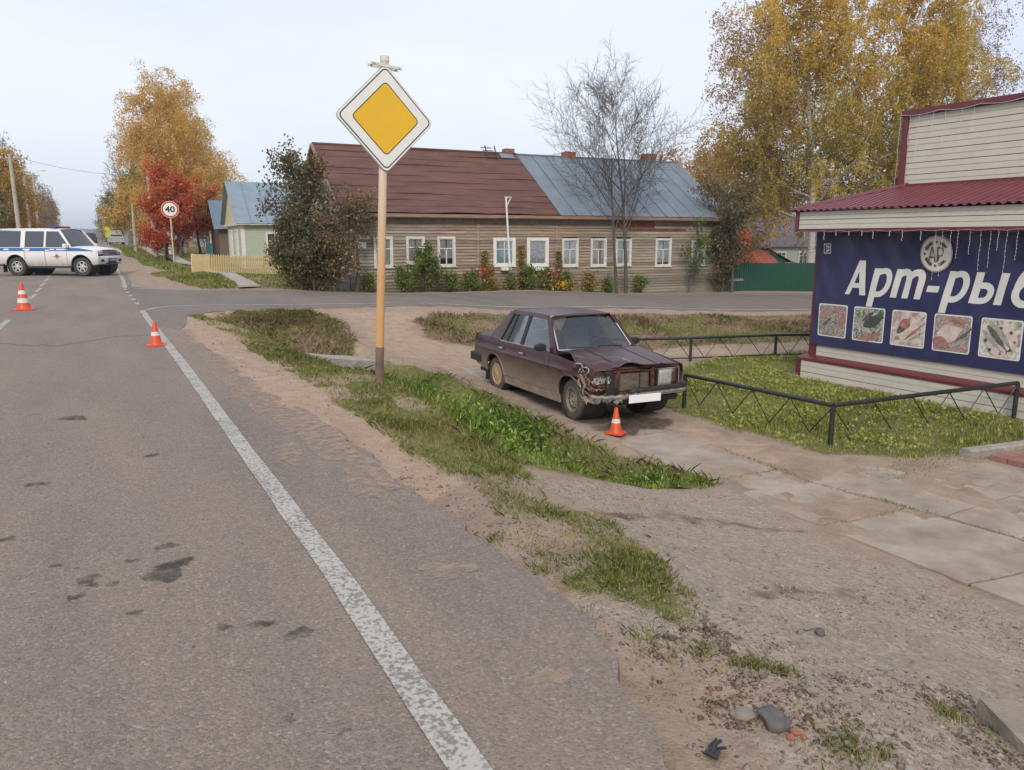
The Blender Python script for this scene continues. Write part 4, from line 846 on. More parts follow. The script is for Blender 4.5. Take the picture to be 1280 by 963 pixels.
# little square mark
def rect(x0, x1, z0, z1, m, name, parent, lift, rad=0):
    o = MB()
    if rad:
        pts = []
        for cx, cz, a in ((x1-rad, z1-rad, 0), (x0+rad, z1-rad, 90), (x0+rad, z0+rad, 180), (x1-rad, z0+rad, 270)):
            pts += [(cx+rad*math.cos(R(a+t)), cz+rad*math.sin(R(a+t))) for t in (0, 22, 45, 67, 90)]
        o.add([(p, bw(p, q)-lift, q) for p, q in pts], [tuple(range(len(pts)))])
    else: o.add([(p, bw(p, q)-lift, q) for p, q in ((x0, z0), (x1, z0), (x1, z1), (x0, z1))], [(0, 1, 2, 3)])
    return o.build(name, m, parent, fixn=False)
sq = rect(.22, .37, 2.28, 2.46, PRW, 'square_mark', bn, .012); rect(.235, .355, 2.297, 2.443, BAN, 'square_field', sq, .0145)
rect(.27, .315, 2.315, 2.425, PRW, 'square_glyph', sq, .017); rect(.32, .345, 2.33, 2.36, PRW, 'square_glyph', sq, .017); rect(.32, .345, 2.38, 2.42, PRW, 'square_glyph', sq, .017); rect(.282, .305, 2.34, 2.40, BAN, 'square_glyph', sq, .019)
# five framed fish pictures
def picmat(name, cols, sc):
    m, nt, b = _base(name); N = nt.nodes; L = nt.links; tc = N.new('ShaderNodeTexCoord'); b.inputs['Roughness'].default_value = .5
    n = N.new('ShaderNodeTexNoise'); n.inputs['Scale'].default_value = sc; n.inputs['Detail'].default_value = 6; n.inputs['Distortion'].default_value = 1.6; L.new(tc.outputs['Object'], n.inputs['Vector'])
    r = N.new('ShaderNodeValToRGB'); e = r.color_ramp.elements
    while len(e) < len(cols): e.new(.5)
    for i, c in enumerate(cols): e[i].position = .22+.56*i/(len(cols)-1); e[i].color = c4(c)
    L.new(n.outputs['Fac'], r.inputs[0]); L.new(r.outputs[0], b.inputs['Base Color']); return m
PK = (.36, .15, .14); DK = (.07, .075, .07); PALE = (.55, .49, .44); GY = (.3, .3, .28); GRE = (.07, .16, .08); OFF = (.66, .62, .55)
pics = [picmat('print_a', [DK, GY, PK, PALE, DK, GY, PK, DK, PALE], 11), picmat('print_b', [GRE, DK, GY, PALE, GRE, DK, PALE, GY], 10), picmat('print_c', [OFF, OFF, (.5, .42, .36), (.36, .2, .17), OFF], 6), picmat('print_d', [PK, DK, PK, PALE, PK, GY, DK, PALE, PK], 12), picmat('print_e', [OFF, OFF, OFF, (.4, .38, .3), (.2, .2, .15), OFF], 7)]
FISH = mat('print_fish', (.33, .31, .27), .5, .5, 14); FISHD = mat('print_fish_dark', (.11, .105, .09), .5, .6, 18); SALM = mat('print_salmon', (.36, .17, .15), .5, .45, 14); HERB = mat('print_herb', (.05, .07, .05), .5, .6, 20); BERRY = mat('print_white_flesh', (.62, .5, .44), .5, .3, 10)
def fish(px, pz, L_, h_, ang, m, lift, parent, tail=True):
    o = MB(); ca, sa = math.cos(R(ang)), math.sin(R(ang)); top = []; bot = []
    for i in range(11):
        t = i/10; hh = h_/2*(math.sin(math.pi*min(1, t*1.08+.03))**.7 if t < .9 else .18); top.append((L_*(t-.5), hh)); bot.append((L_*(t-.5), -hh*.9))
    pts = top+([(L_*.62, h_*.42), (L_*.56, 0), (L_*.62, -h_*.42)] if tail else [])+bot[::-1]
    q = [(px+a*ca-c*sa, pz+a*sa+c*ca) for a, c in pts]
    o.add([(a, bw(a, c)-lift, c) for a, c in q], [tuple(range(len(q)))]); return o.build('printed_fish', m, parent, fixn=False)
rg = random.Random(12)
for k in range(6):
    cx = .49+.745*k; x0, x1, z0, z1 = cx-.305, cx+.305, .78, 1.375
    fr = rect(x0, x1, z0, z1, PRW, 'picture', bn, .011, .035); inn = rect(x0+.02, x1-.02, z0+.02, z1-.02, pics[k % 5], 'picture_print', fr, .0135, .03)
    P = lambda a, c: (x0+(x1-x0)*a, z0+(z1-z0)*c)
    if k == 0:
        for i in range(5): fish(*P(.16+.17*i, .2+.03*(i % 2)), .15, .07, 70, GY and FISH, .016+.0004*i, fr)
        fish(*P(.55, .62), .34, .1, 45, FISH, .018, fr); fish(*P(.85, .55), .22, .15, 80, SALM, .0185, fr, False); fish(*P(.25, .7), .22, .14, 30, SALM, .0185, fr, False); fish(*P(.4, .5), .3, .07, 35, FISHD, .019, fr); fish(*P(.7, .82), .2, .1, 20, SALM, .0192, fr, False)
    elif k == 1:
        for i in range(4): fish(*P(.2+.1*i, .55-.09*i), .34, .07, 120-8*i, FISH, .016+.0004*i, fr)
        fish(*P(.66, .6), .42, .2, 25, HERB, .018, fr, False); fish(*P(.55, .14), .38, .14, 8, SALM, .0185, fr, False); fish(*P(.8, .2), .2, .12, 30, SALM, .0188, fr, False); fish(*P(.5, .75), .3, .08, 40, FISHD, .019, fr)
    elif k == 2:
        disc(*P(.5, .5), 0, .22, BERRY, 'printed_fish', fr, .016, 24); fish(*P(.42, .62), .3, .2, 55, SALM, .018, fr, False); fish(*P(.34, .52), .26, .12, 50, FISHD, .0185, fr, False); fish(*P(.58, .5), .36, .08, 40, BERRY, .019, fr, False); fish(*P(.68, .42), .42, .05, 42, SALM, .0192, fr); fish(*P(.74, .3), .34, .045, 32, FISH, .0195, fr)
    elif k == 3:
        fish(*P(.45, .5), .44, .3, 25, BERRY, .017, fr, False); fish(*P(.65, .85), .3, .1, -5, SALM, .018, fr, False); fish(*P(.25, .22), .3, .2, -20, SALM, .0183, fr, False); fish(*P(.78, .42), .36, .08, 48, FISHD, .019, fr); fish(*P(.72, .3), .36, .06, 40, FISH, .0192, fr)
    else:
        disc(*P(.55, .45), 0, .24, OFF and BERRY, 'printed_fish', fr, .0158, 24)
        for i in range(8): disc(*P(.5+.34*math.cos(i*.8), .45+.32*math.sin(i*.8)), 0, .026, SALM if i % 3 == 0 else HERB, 'printed_fish', fr, .0165+.0002*i, 10)
        fish(*P(.42, .52), .46, .1, -48, FISHD, .019, fr); fish(*P(.56, .55), .46, .09, -50, FISH, .0195, fr); fish(*P(.3, .45), .4, .08, -45, FISH, .0198, fr)
# icicle light string under the eave and along the parapet
gl = empty('icicle_lights', (11.9, 9.93, -1.0), R(-90), 'white icicle light string hanging from the shop eave', 'lights')
WIRE = mat('white_wire', (.62, .6, .58), .5); rg = random.Random(7)
m = MB(); m.tube([(x_, FY-.03-.004*math.sin(x_*9), 2.675+.01*math.sin(x_*17)) for x_ in np.arange(-.1, 5.2, .1)], .002, 4); m.build('lead_wire', WIRE, gl)
x_ = .1
while x_ < 5.0:
    ln = rg.uniform(.06, .2) if x_ < 2.5 else rg.uniform(.25, .75)
    m = MB(); pts_ = [(x_+.004*math.sin(j*1.3+x_*7), FY-.03, 2.67-ln*j/8) for j in range(9)]; m.tube(pts_, .0016, 4)
    for p in pts_[1:]: m.lathe([(.001, -.008), (.0045, -.004), (.0045, .003), (.001, .008)], 5, 'Z', (p[0]+.004, p[1], p[2]))
    m.build('strand', WIRE, gl); x_ += rg.uniform(.2, .32) if x_ < 2.4 else rg.uniform(.1, .2)
g2 = empty('parapet_lights', (11.9, 9.93, -1.0), R(-90), 'white light string draped along the top of the parapet', 'lights')
m = MB(); m.tube([(PX0-.04+t*.1, PY-.075, PZ1+.02-.035*abs(math.sin(t*.45))) for t in range(44)], .004, 4); m.tube([(PX0-.06+.008*math.sin(t), PY-.06, PZ1-.0-t*.1) for t in range(13)], .003, 4); m.build('lead_wire', WIRE, g2)
for x_, ln in ((.98, .5), (1.15, .75), (1.4, .35), (1.62, .6), (1.9, .25), (2.1, .4)):
    m = MB(); m.tube([(x_+.01*math.sin(j), PY-.06, PZ1-ln*j/6) for j in range(7)], .0025, 4); m.build('strand', WIRE, g2)
# ------------------------------------------------------------------ vehicle helpers
def arc(cx, cz, r, a0, a1, n=12): return [(cx+r*math.cos(R(a0+(a1-a0)*i/n)), cz+r*math.sin(R(a0+(a1-a0)*i/n))) for i in range(n+1)]
def panel(name, poly, yfun, side, m, parent, th=.018, xs=(), zs=(), jit=None):
    bm = bmesh.new(); f = bm.faces.new([bm.verts.new((x, 0, z)) for x, z in poly])
    for x in xs: bmesh.ops.bisect_plane(bm, geom=bm.verts[:]+bm.edges[:]+bm.faces[:], plane_co=(x, 0, 0), plane_no=(1, 0, 0))
    for z in zs: bmesh.ops.bisect_plane(bm, geom=bm.verts[:]+bm.edges[:]+bm.faces[:], plane_co=(0, 0, z), plane_no=(0, 0, 1))
    bmesh.ops.triangulate(bm, faces=[f for f in bm.faces if len(f.verts) > 4])
    for v in bm.verts: 
        v.co.y = side*yfun(v.co.x, v.co.z)
        if jit: jit(v)
    bmesh.ops.recalc_face_normals(bm, faces=bm.faces[:])
    if sum((f.normal.y for f in bm.faces))*side < 0: bmesh.ops.reverse_faces(bm, faces=bm.faces[:])
    bmesh.ops.solidify(bm, geom=bm.faces[:], thickness=th)
    me = bpy.data.meshes.new(name); bm.to_mesh(me); bm.free(); me.materials.append(m)
    me.polygons.foreach_set('use_smooth', [True]*len(me.polygons)); me.set_sharp_from_angle(angle=R(30))
    o = bpy.data.objects.new(name, me); link(o, parent); return o
def wheel(parent, x, y, r, w_, side, tyrem, rimm, kind, rr=.6, name='wheel'):
    o = empty(name, (x, y, r)); o.parent = parent; s = side
    def yy(a): return s*a
    t = MB(); h = w_/2
    t.lathe([(r*rr, yy(-h*.9)), (r*.78, yy(-h)), (r*.95, yy(-h*.92)), (r, yy(-h*.6)), (r, yy(h*.6)), (r*.95, yy(h*.92)), (r*.78, yy(h)), (r*rr, yy(h*.9)), (r*rr*.96, yy(h*.6))], 40, 'Y', caps=False); 
    for k in range(40):
        a = 2*math.pi*k/40
        for dz in (-.3, .3): t.box((r*1.002*math.cos(a), yy(h*dz*1.3), r*1.002*math.sin(a)), (.008, h*.5, r*.11), Matrix.Rotation(-a, 3, 'Y'))
    t.build('tyre', tyrem, o, smooth=True)
    q = MB(); R0 = r*rr
    q.lathe([(R0*1.0, yy(h*.2)), (R0*1.02, yy(h*.92)), (R0*.93, yy(h*.95)), (R0*.88, yy(h*.5)), (R0*.62, yy(h*.62)), (R0*.42, yy(h*.72)), (R0*.36, yy(h*.5)), (.001, yy(h*.5))], 32, 'Y')
    ro = q.build('rim', rimm, o, smooth=True)
    if kind == 'steel':
        hm = MB()
        for k in range(12):
            a = 2*math.pi*k/12; hm.lathe([(.001, yy(h*.66)), (R0*.085, yy(h*.665)), (R0*.085, yy(h*.5))], 8, 'Y', (R0*.66*math.cos(a), 0, R0*.66*math.sin(a)))
        hm.build('vent_holes', DARKIN, ro)
        hb = MB(); hb.lathe([(R0*.2, yy(h*.5)), (R0*.2, yy(h*.66)), (R0*.12, yy(h*.78)), (.001, yy(h*.8))], 12, 'Y')
        for k in range(4): a = 2*math.pi*(k+.3)/4; hb.lathe([(R0*.06, yy(h*.5)), (R0*.06, yy(h*.72)), (.001, yy(h*.73))], 6, 'Y', (R0*.29*math.cos(a), 0, R0*.29*math.sin(a)))
        hb.build('hub', rimm, ro)
    else:
        nsp = 16 if kind == 'cap' else 6
        dk = MB(); dk.lathe([(R0*.9, yy(h*.55)), (R0*.9, yy(h*.64)), (.001, yy(h*.68))], 24, 'Y'); dk.build('well', DARKIN if kind != 'cap' else mat('cap_shadow', (.12, .09, .06), .8), ro)
        sp = MB()
        for k in range(nsp):
            a = 2*math.pi*k/nsp; wd = R0*(.1 if kind == 'cap' else .2)
            sp.box((R0*.58*math.cos(a), yy(h*.78), R0*.58*math.sin(a)), (R0*.66, h*.2, wd), Matrix.Rotation(-a, 3, 'Y'))
        sp.lathe([(R0*.3, yy(h*.6)), (R0*.3, yy(h*.86)), (R0*.2, yy(h*.95)), (.001, yy(h*.96))], 16, 'Y'); sp.build('spokes', rimm, ro)
    return o
# ------------------------------------------------------------------ the wrecked saloon
MUD = (.29, .225, .17)
PAINTC = mat('maroon_paint', (.042, .005, .010), .22, .3, 2, dirt=MUD, dirt_z=(.34, .76, .03), spec=.45)
ROOFP = mat('dusty_maroon', (.042, .008, .013), .26, .3, 2.5, spec=.5, dirt=(.2, .165, .145), dirt_z=(-2, -1, .13))
BLK = mat('black_plastic', (.022, .021, .02), .6, .3, 8); TYRE = mat('muddy_tyre', (.09, .075, .06), .95, .35, 10); RIMM = mat('dusty_steel_rim', (.24, .205, .165), .75, .3, 8); RIMC = mat('tan_wheel_cap', (.46, .33, .2), .6, .25, 10)
CHR = mat('chrome', (.6, .6, .6), .2, .05, metal=.9); ALU = mat('scraped_aluminium', (.26, .235, .205), .6, .4, 9, metal=.25); RUST = mat('rusty_inner_metal', (.09, .032, .022), .85, .6, 12); RADI = mat('radiator', (.15, .12, .085), .85, .5, 9, bump=.6, bscale=90, stretch=(1, 1, 4)); TORN = mat('torn_bare_metal', (.36, .28, .27), .5, .55, 12, metal=.2); CARGL = glassmat('car_glass', (.6, .66, .66), .09); SIDEGL = glassmat('car_side_glass', (.72, .74, .75), .07); LENS = mat('headlight_lens', (.36, .355, .33), .1, .45, 14, spec=.9, stretch=(1, 4, .4)); AMB = mat('amber_lens', (.11, .04, .03), .25, .2, 8); INTER = mat('dark_interior', (.05, .05, .055), .9, .2); SEAT = mat('grey_seat', (.12, .115, .12), .9, .2)
CAR = (6.70, 10.2); cz_ = -1.005
car = empty('wrecked_car', (CAR[0], CAR[1], cz_), R(-91.5), 'maroon saloon with crushed front corner standing on the concrete path', 'car')
ZP = [.18, .33, .45, .60, .695, .712, .80, .885, .90, 1.42]; YP = [.735, .768, .788, .800, .805, .794, .782, .764, .752, .555]
def cyf(x, z):
    w_ = float(np.interp(z, ZP, YP)); t = max(0, (x-1.0)/.86); w_ -= .055*t*t; t = max(0, (-x-1.25)/.85); w_ -= .05*t*t
    return w_
ZS = (.45, .60, .695, .712, .80)
WA = (1.212, .31, .335)
for sd in (-1, 1):
    dmg = sd == -1
    if dmg:
        fp = [(.625, .30), (.877, .30)]+arc(1.212, .31, .335, 178, 52, 12)+[(1.45, .64), (1.40, .69), (1.43, .73), (1.36, .775), (1.37, .815), (1.27, .835), (1.05, .868), (.8, .885), (.625, .905)]
        def jt(v):
            if v.co.x > 1.05: k = (v.co.x-1.05)/.35; v.co.y += .075*k*k*(1+.6*math.sin(v.co.z*31)); v.co.z -= .015*k*math.sin(v.co.x*23)
            if v.co.z > .78: v.co.y += .02*math.sin(v.co.x*17)*(v.co.x-.6)
    else:
        fp = [(.625, .30), (.877, .30)]+arc(1.212, .31, .335, 178, 2, 16)+[(1.80, .36), (1.835, .60), (1.83, .795), (1.2, .865), (.625, .905)]; jt = None
    panel('front_fender', fp, cyf, sd, PAINTC, car, xs=(.8, 1.0, 1.1, 1.2, 1.3, 1.4, 1.6), zs=ZS, jit=jt)
    d = panel('front_door', [(-.315, .325), (.613, .325), (.613, .90), (-.315, .885)], cyf, sd, PAINTC, car, xs=(0, .3), zs=ZS)
    hn = MB(); hn.box((-.22, sd*.808, .775), (.15, .022, .032)); hn.build('handle', CHR, d, bevel=.006)
    d2 = panel('rear_door', [(-.328, .325), (-.328, .885), (-1.055, .882)]+arc(-1.212, .31, .335, 62, 3, 8), cyf, sd, PAINTC, car, xs=(-.6, -.85), zs=ZS)
    hn = MB(); hn.box((-.93, sd*.806, .775), (.14, .022, .032)); hn.build('handle', CHR, d2, bevel=.006)
    panel('rear_quarter', [(-1.068, .882)]+arc(-1.212, .31, .335, 64, 177, 12)+[(-1.70, .33), (-2.02, .38), (-2.09, .55), (-2.11, .875), (-1.6, .895)], cyf, sd, PAINTC, car, xs=(-1.2, -1.4, -1.6, -1.8, -2.0), zs=ZS)
    panel('sill', [(-.9, .19), (.9, .19), (.9, .315), (-.9, .315)], lambda x, z: .745+.02*(z-.19)/.12, sd, mat('muddy_sill', MUD, .95, .3, 7), car)
    for cx in (1.212, -1.212):                   # raised arch lips and dark wheel wells
        a1 = 56 if (dmg and cx > 0) else 2; m = MB(); m.tube([(x, sd*(cyf(x, z)+.004), z) for x, z in arc(cx, .31, .342, 178, a1, 14)], .014, 6); m.build('arch_lip', PAINTC, car, smooth=True)
        m = MB(); m.lathe([(.02, sd*.34), (.33, sd*.35), (.335, sd*.74)], 28, 'Y', (cx, 0, .32), caps=False); m.build('wheel_well', BLK, car)
    # trim strip, window frames, pillars, glass
    m = MB(); m.tube([(x, sd*(cyf(x, .895)+.006), z) for x, z in ((.6, .908), (.2, .9), (-.4, .893), (-1.05, .889))], .008, 5); m.build('chrome_strip', CHR, car)
    m = MB(); m.tube([(x, sd*(cyf(x, .703)+.003), .703) for x in np.linspace(-2.0, 1.2 if dmg else 1.8, 14)], .006, 4); m.build('side_crease', PAINTC, car)
    panel('front_pillar', [(.70, .905), (.615, .905), (.215, 1.345), (.26, 1.385), (.30, 1.375)], cyf, sd, PAINTC, car, th=.05)
    panel('centre_pillar', [(-.285, .89), (-.365, .89), (-.365, 1.36), (-.285, 1.36)], lambda x, z: cyf(x, z)-.004, sd, BLK, car, th=.04)
    panel('rear_pillar', [(-1.06, .885), (-.885, 1.345), (-.89, 1.385), (-1.0, 1.37), (-1.46, .905), (-1.3, .893)], cyf, sd, ROOFP, car, th=.05, zs=(1.0, 1.1, 1.2, 1.3))
    panel('roof_rail', [(.26, 1.385), (.215, 1.343), (-.3, 1.352), (-.86, 1.338), (-.9, 1.385), (-.3, 1.4)], cyf, sd, ROOFP, car, th=.04, xs=(0, -.3, -.6))
    panel('rear_door_frame', [(-.86, 1.345), (-1.03, .9), (-1.06, .9), (-.89, 1.345)], lambda x, z: cyf(x, z)+.004, sd, BLK, car, th=.02)
    panel('quarter_divider', [(-.80, .895), (-.825, .895), (-.745, 1.34), (-.72, 1.34)], lambda x, z: cyf(x, z)+.001, sd, BLK, car, th=.02)
    panel('front_side_glass', [(.58, .905), (.2, 1.335), (-.285, 1.35), (-.285, .893)], lambda x, z: cyf(x, z)-.015, sd, SIDEGL, car, th=.004)
    panel('rear_side_glass', [(-.365, .893), (-.365, 1.35), (-.86, 1.335), (-1.03, .89)], lambda x, z: cyf(x, z)-.015, sd, SIDEGL, car, th=.004)
    mi_ = MB(); mi_.lathe([(.02, -.05), (.075, -.03), (.085, .02), (.07, .05), (.02, .06)], 14, 'X', (0, 0, 0)); mo = mi_.build('mirror', BLK, car, smooth=True, loc=(.48, sd*.86, .965)); mo.scale = (.8, 1.25, .72)
    m = MB(); m.tube([(.5, sd*.765, .92), (.49, sd*.83, .95)], .018, 6); m.build('mirror_arm', BLK, car)
# mudflap
m = MB(); m.mm((-1.575, -.78, .14), (-1.555, -.6, .42)); m.build('mudflap', BLK, car)
# roof, rear screen, boot
def rfn(u, v):
    x = -.93+1.22*u; y = (v-.5)*2; w_ = .565-.03*(abs(u-.5)*2)**2; return (x, y*w_, 1.387+.038*(1-y*y)*(1-.35*(2*u-1)**2)+.012*(1-(2*u-1)**2))
m = MB(); m.grid(16, 16, rfn); m.build('roof', ROOFP, car, smooth='all', solid=.012, fixn=False)
m = MB(); m.grid(8, 8, lambda u, v: (-.93-(.5)*u, (v-.5)*2*(.545+.11*u), 1.40-.50*u+.02*(1-(2*v-1)**2))); m.build('rear_screen', SIDEGL, car, smooth='all', fixn=False)
for v in (0, 1): m = MB(); m.tube([(-.93-.5*u, (v-.5)*2*(.545+.11*u), 1.378-.48*u) for u in np.linspace(0, 1, 6)], .016, 6); m.build('screen_frame', BLK, car)
m = MB(); m.grid(10, 14, lambda u, v: (-1.40-.70*u, (v-.5)*2*(.70-.02*u*u), .908-.022*u+.022*(1-(2*v-1)**2)-(.03*max(0, abs(2*v-1)-.92)/.08))); m.build('boot_lid', ROOFP, car, smooth='all', solid=.015, fixn=False)
m = MB(); m.grid(2, 10, lambda u, v: (-1.38-.05*u, (v-.5)*1.36, .90)); m.build('parcel_edge', BLK, car, fixn=False)
m = MB(); m.grid(6, 6, lambda u, v: (-2.105-.012*math.sin(v*3), (u-.5)*1.40, .36+.53*v)); m.build('rear_panel', PAINTC, car, fixn=False, solid=.02)
m = MB(); m.prism([(-2.08, .43), (-2.19, .43), (-2.21, .5), (-2.19, .57), (-2.08, .57)], -.76, .76, lambda a, b_, t: (a, t, b_)); m.build('rear_bumper', BLK, car, bevel=.01)
for s in (-1, 1):
    m = MB(); m.mm((-2.2, s*.77-.02, .42), (-1.78, s*.77+.02, .56)); m.build('bumper_end', BLK, car, bevel=.01)
    m = MB(); m.mm((-2.135, s*.55-.13, .62), (-2.1, s*.55+.13, .82)); m.build('tail_lamp', AMB, car, bevel=.008)
# floor, firewall, interior
m = MB(); m.mm((-2.0, -.68, .24), (1.5, .68, .30)); m.build('floor_pan', BLK, car)
m = MB(); m.mm((.62, -.70, .3), (.70, .70, .86)); m.build('firewall', BLK, car)
m = MB(); m.prism([(.66, .86), (.66, .6), (.42, .6), (.36, .74), (.40, .86)], -.66, .66, lambda a, b_, t: (a, t, b_)); m.build('dashboard', INTER, car, bevel=.02)
for s in (-1, 1):
    sm = MB(); sm.prism([(.1, .42), (.1, .58), (-.30, .55), (-.30, .42)], -.24, .24, lambda a, b_, t: (a, s*.34+t, b_)); sm.prism([(-.22, .55), (-.36, .55), (-.52, 1.08), (-.42, 1.10)], -.23, .23, lambda a, b_, t: (a, s*.34+t, b_)); so = sm.build('front_seat', SEAT, car, bevel=.03)
    hm = MB(); hm.box((-.49, s*.34, 1.19), (.08, .25, .15)); hm.build('headrest', SEAT, so, bevel=.03)
m = MB(); m.prism([(-.75, .42), (-.75, .58), (-1.2, .55), (-1.38, .98), (-1.48, .98), (-1.3, .42)], -.6, .6, lambda a, b_, t: (a, t, b_)); m.build('rear_seat', SEAT, car, bevel=.03)
sw = MB(); sc_ = Vector((.27, .34, .87)); up_ = Vector((.45, 0, .9)).normalized(); sd_ = Vector((0, 1, 0)); sw.tube([sc_+(up_*math.cos(a)+sd_*math.sin(a))*.19 for a in np.linspace(0, 2*math.pi, 25)], .014, 6, False); sw.tube([sc_-sd_*.18, sc_+sd_*.18], .014, 6); sw.tube([sc_, Vector((.5, .34, .74))], .03, 8); sw.build('steering_wheel', BLK, car, smooth=True)
# windscreen with surround and wipers
def wfn(u, v): y = (u-.5)*2; return (.745-.455*v-.07*y*y*(1-.4*v), y*(.655-.115*v), .925+.458*v)
m = MB(); m.grid(14, 10, wfn); m.build('windscreen', CARGL, car, smooth='all', fixn=False)
m = MB()
rim_ = [wfn(u, 0) for u in np.linspace(0, 1, 12)]+[wfn(1, v) for v in np.linspace(0, 1, 8)]+[wfn(u, 1) for u in np.linspace(1, 0, 12)]+[wfn(0, v) for v in np.linspace(1, 0, 8)]
m.tube([(p[0]+.004, p[1], p[2]+.004) for p in rim_], .012, 5, False); m.build('screen_trim', CHR, car, smooth=True)
m = MB(); m.tube([(.30, y, 1.395) for y in np.linspace(-.5, .5, 8)], .014, 6); m.build('roof_lip', ROOFP, car)
for y0, y1 in ((-.05, -.5), (.45, .02)): m = MB(); m.tube([(.80, y0, .93), (.765, y0-.06, .945), (.735, y1, .965)], .009, 5); m.build('wiper', BLK, car)
m = MB(); m.grid(2, 12, lambda u, v: (.69+.11*u-.04*(2*v-1)**2, (v-.5)*1.36, .905+.0*u)); m.build('cowl', BLK, car, fixn=False, solid=.01)
# crumpled bonnet
def hood(u, v):
    y = (v-.5)*2; x = .80+1.02*u; yy = y*(.715-.045*u)
    z = .925-.105*u-.02*u*u+.026*(1-y*y)+.012*max(0, 1-abs(abs(y)-.55)/.1)*(.4+.6*u)
    k = max(0, -y+.12)                            # 0 on the sound side .. 1.1 at the struck side
    if k > 0:
        x -= .30*u*u*min(k, 1.)**1.6
        z += .05*math.exp(-((k-.34)/.2)**2)*u**1.5                     # ridge of the fold
        z -= .17*max(0, k-.42)**1.2*u**2.2                               # corner driven down
        z += .055*math.exp(-((k-1.1)/.22)**2)*math.sin(min(1, u*1.5)*math.pi)  # lifted rear edge
        z += .014*math.sin(u*21+k*5)*k*u+.010*math.sin(k*27+u*9)*u*k
        yy += .035*math.sin(u*9)*k*k
    return (x, yy, z)
m = MB(); m.grid(30, 40, hood); m.build('bonnet', ROOFP, car, smooth='all', solid=.014, fixn=False)
m = MB(); m.tube([Vector(hood(t, .393))+Vector((0, 0, .006)) for t in (.80, .85, .9, .95, 1.0)], [.006, .014, .011, .018, .008], 5); m.build('paint_scrape', TORN, car)
for yv in (.28, .72): m = MB(); m.tube([Vector(hood(t, yv))+Vector((0, 0, .003)) for t in np.linspace(.05, .98 if yv > .5 else .8, 12)], .006, 4); m.build('bonnet_rib', ROOFP, car, smooth=True)
# exposed front: slam panel, radiator, frame rails
m = MB(); m.mm((1.66, -.50, .36), (1.70, .66, .74)); m.build('front_bulkhead', BLK, car)
m = MB(); m.mm((1.70, -.28, .47), (1.745, .20, .70)); m.build('radiator', RADI, car)
for i in (2,): m = MB(); m.mm((1.748, -.28+.155*i, .465), (1.762, -.265+.155*i, .705)); m.build('radiator_strap', RUST, car)
fm = MB()
def bar(a, b_, r, m=RUST, name='front_frame'):
    o = MB(); a = Vector(a); b_ = Vector(b_); n_ = 6; rg_ = random.Random(int((a.x+a.y*7+a.z*13)*1000))
    o.tube([a.lerp(b_, i/n_)+Vector([rg_.uniform(-.014, .014) for _ in range(3)])*(0 if i in (0, n_) else 1) for i in range(n_+1)], r, 5); return o.build(name, m, car)
bar((1.62, -.42, .755), (1.80, .68, .775), .022); bar((1.72, -.38, .74), (1.79, .3, .745), .012); bar((1.76, .24, .45), (1.79, .25, .77), .03, RUST); bar((1.66, -.34, .42), (1.70, -.30, .74), .032, RUST); bar((1.78, .3, .45), (1.81, .68, .46), .022, RUST); bar((1.74, -.3, .44), (1.79, .3, .445), .02)
# sound headlamp
hl = MB(); hl.mm((1.73, .30, .485), (1.81, .66, .755)); ho = hl.build('headlamp', BLK, car, bevel=.01)
m = MB(); m.grid(6, 4, lambda u, v: (1.822+.012*math.sin(u*math.pi), .32+.235*u, .505+.23*v)); m.build('lens', LENS, ho, fixn=False, smooth='all', solid=.01)
m = MB(); m.grid(4, 4, lambda u, v: (1.822-.05*u*u, .563+.13*u, .505+.23*v)); m.build('indicator', AMB, ho, fixn=False, smooth='all', solid=.01)
m = MB(); m.tube([(1.828, .31, .495), (1.832, .5, .492), (1.79, .70, .495), (1.79, .70, .745), (1.832, .5, .748), (1.828, .31, .745), (1.828, .31, .495)], .009, 5); m.build('bezel', ALU, ho)
# smashed lamp and torn wing on the struck corner
def shard(name, pts, wd, m, seed, amp=.03):
    rg_ = random.Random(seed); o = MB(); P = bz(pts, 5); vs = []
    for i, p in enumerate(P):
        w_ = wd*(.5+rg_.random()); n_ = Vector((rg_.uniform(-1, 1), rg_.uniform(-.4, .4), rg_.uniform(-1, 1))).normalized()
        vs += [p+n_*w_, p+Vector((rg_.uniform(-amp, amp), -abs(rg_.uniform(0, amp)), rg_.uniform(-amp, amp))), p-n_*w_]
    o.add(vs, [(3*i+k, 3*i+k+1, 3*i+k+4, 3*i+k+3) for i in range(len(P)-1) for k in (0, 1)]); return o.build(name, m, car, fixn=False)
# looped torn edge of the wing around two dark holes
for k, (cx_, cz0, r_) in enumerate(((1.37, .775, .065), (1.475, .735, .06))):
    o = MB(); pts_ = [(cx_+r_*math.cos(a)*(1+.28*math.sin(3*a+k)), -.735+.02*math.sin(2*a)+.045*k, cz0+r_*math.sin(a)*(1.05+.1*math.cos(2*a))) for a in np.linspace(0, 2*math.pi, 18)]
    o.tube(pts_, [.004+.009*abs(math.sin(i*1.7+k)) for i in range(18)], 5, False); o.build('torn_edge', TORN, car)
    o = MB(); o.lathe([(.001, 0), (r_*.9, .0), (r_*.9, .08)], 14, 'Y', (cx_, -.72+.045*k, cz0)); o.build('hole', DARKIN, car)
shard('torn_sheet', [(1.33, -.74, .70), (1.42, -.75, .66), (1.50, -.72, .64), (1.58, -.68, .60)], .035, PAINTC, 3)
shard('torn_sheet', [(1.52, -.70, .66), (1.58, -.66, .61), (1.64, -.6, .585)], .018, TORN, 4)
shard('torn_sheet', [(1.40, -.76, .62), (1.47, -.745, .52), (1.52, -.73, .40), (1.55, -.70, .33)], .05, mat('muddy_sill', MUD), 5)
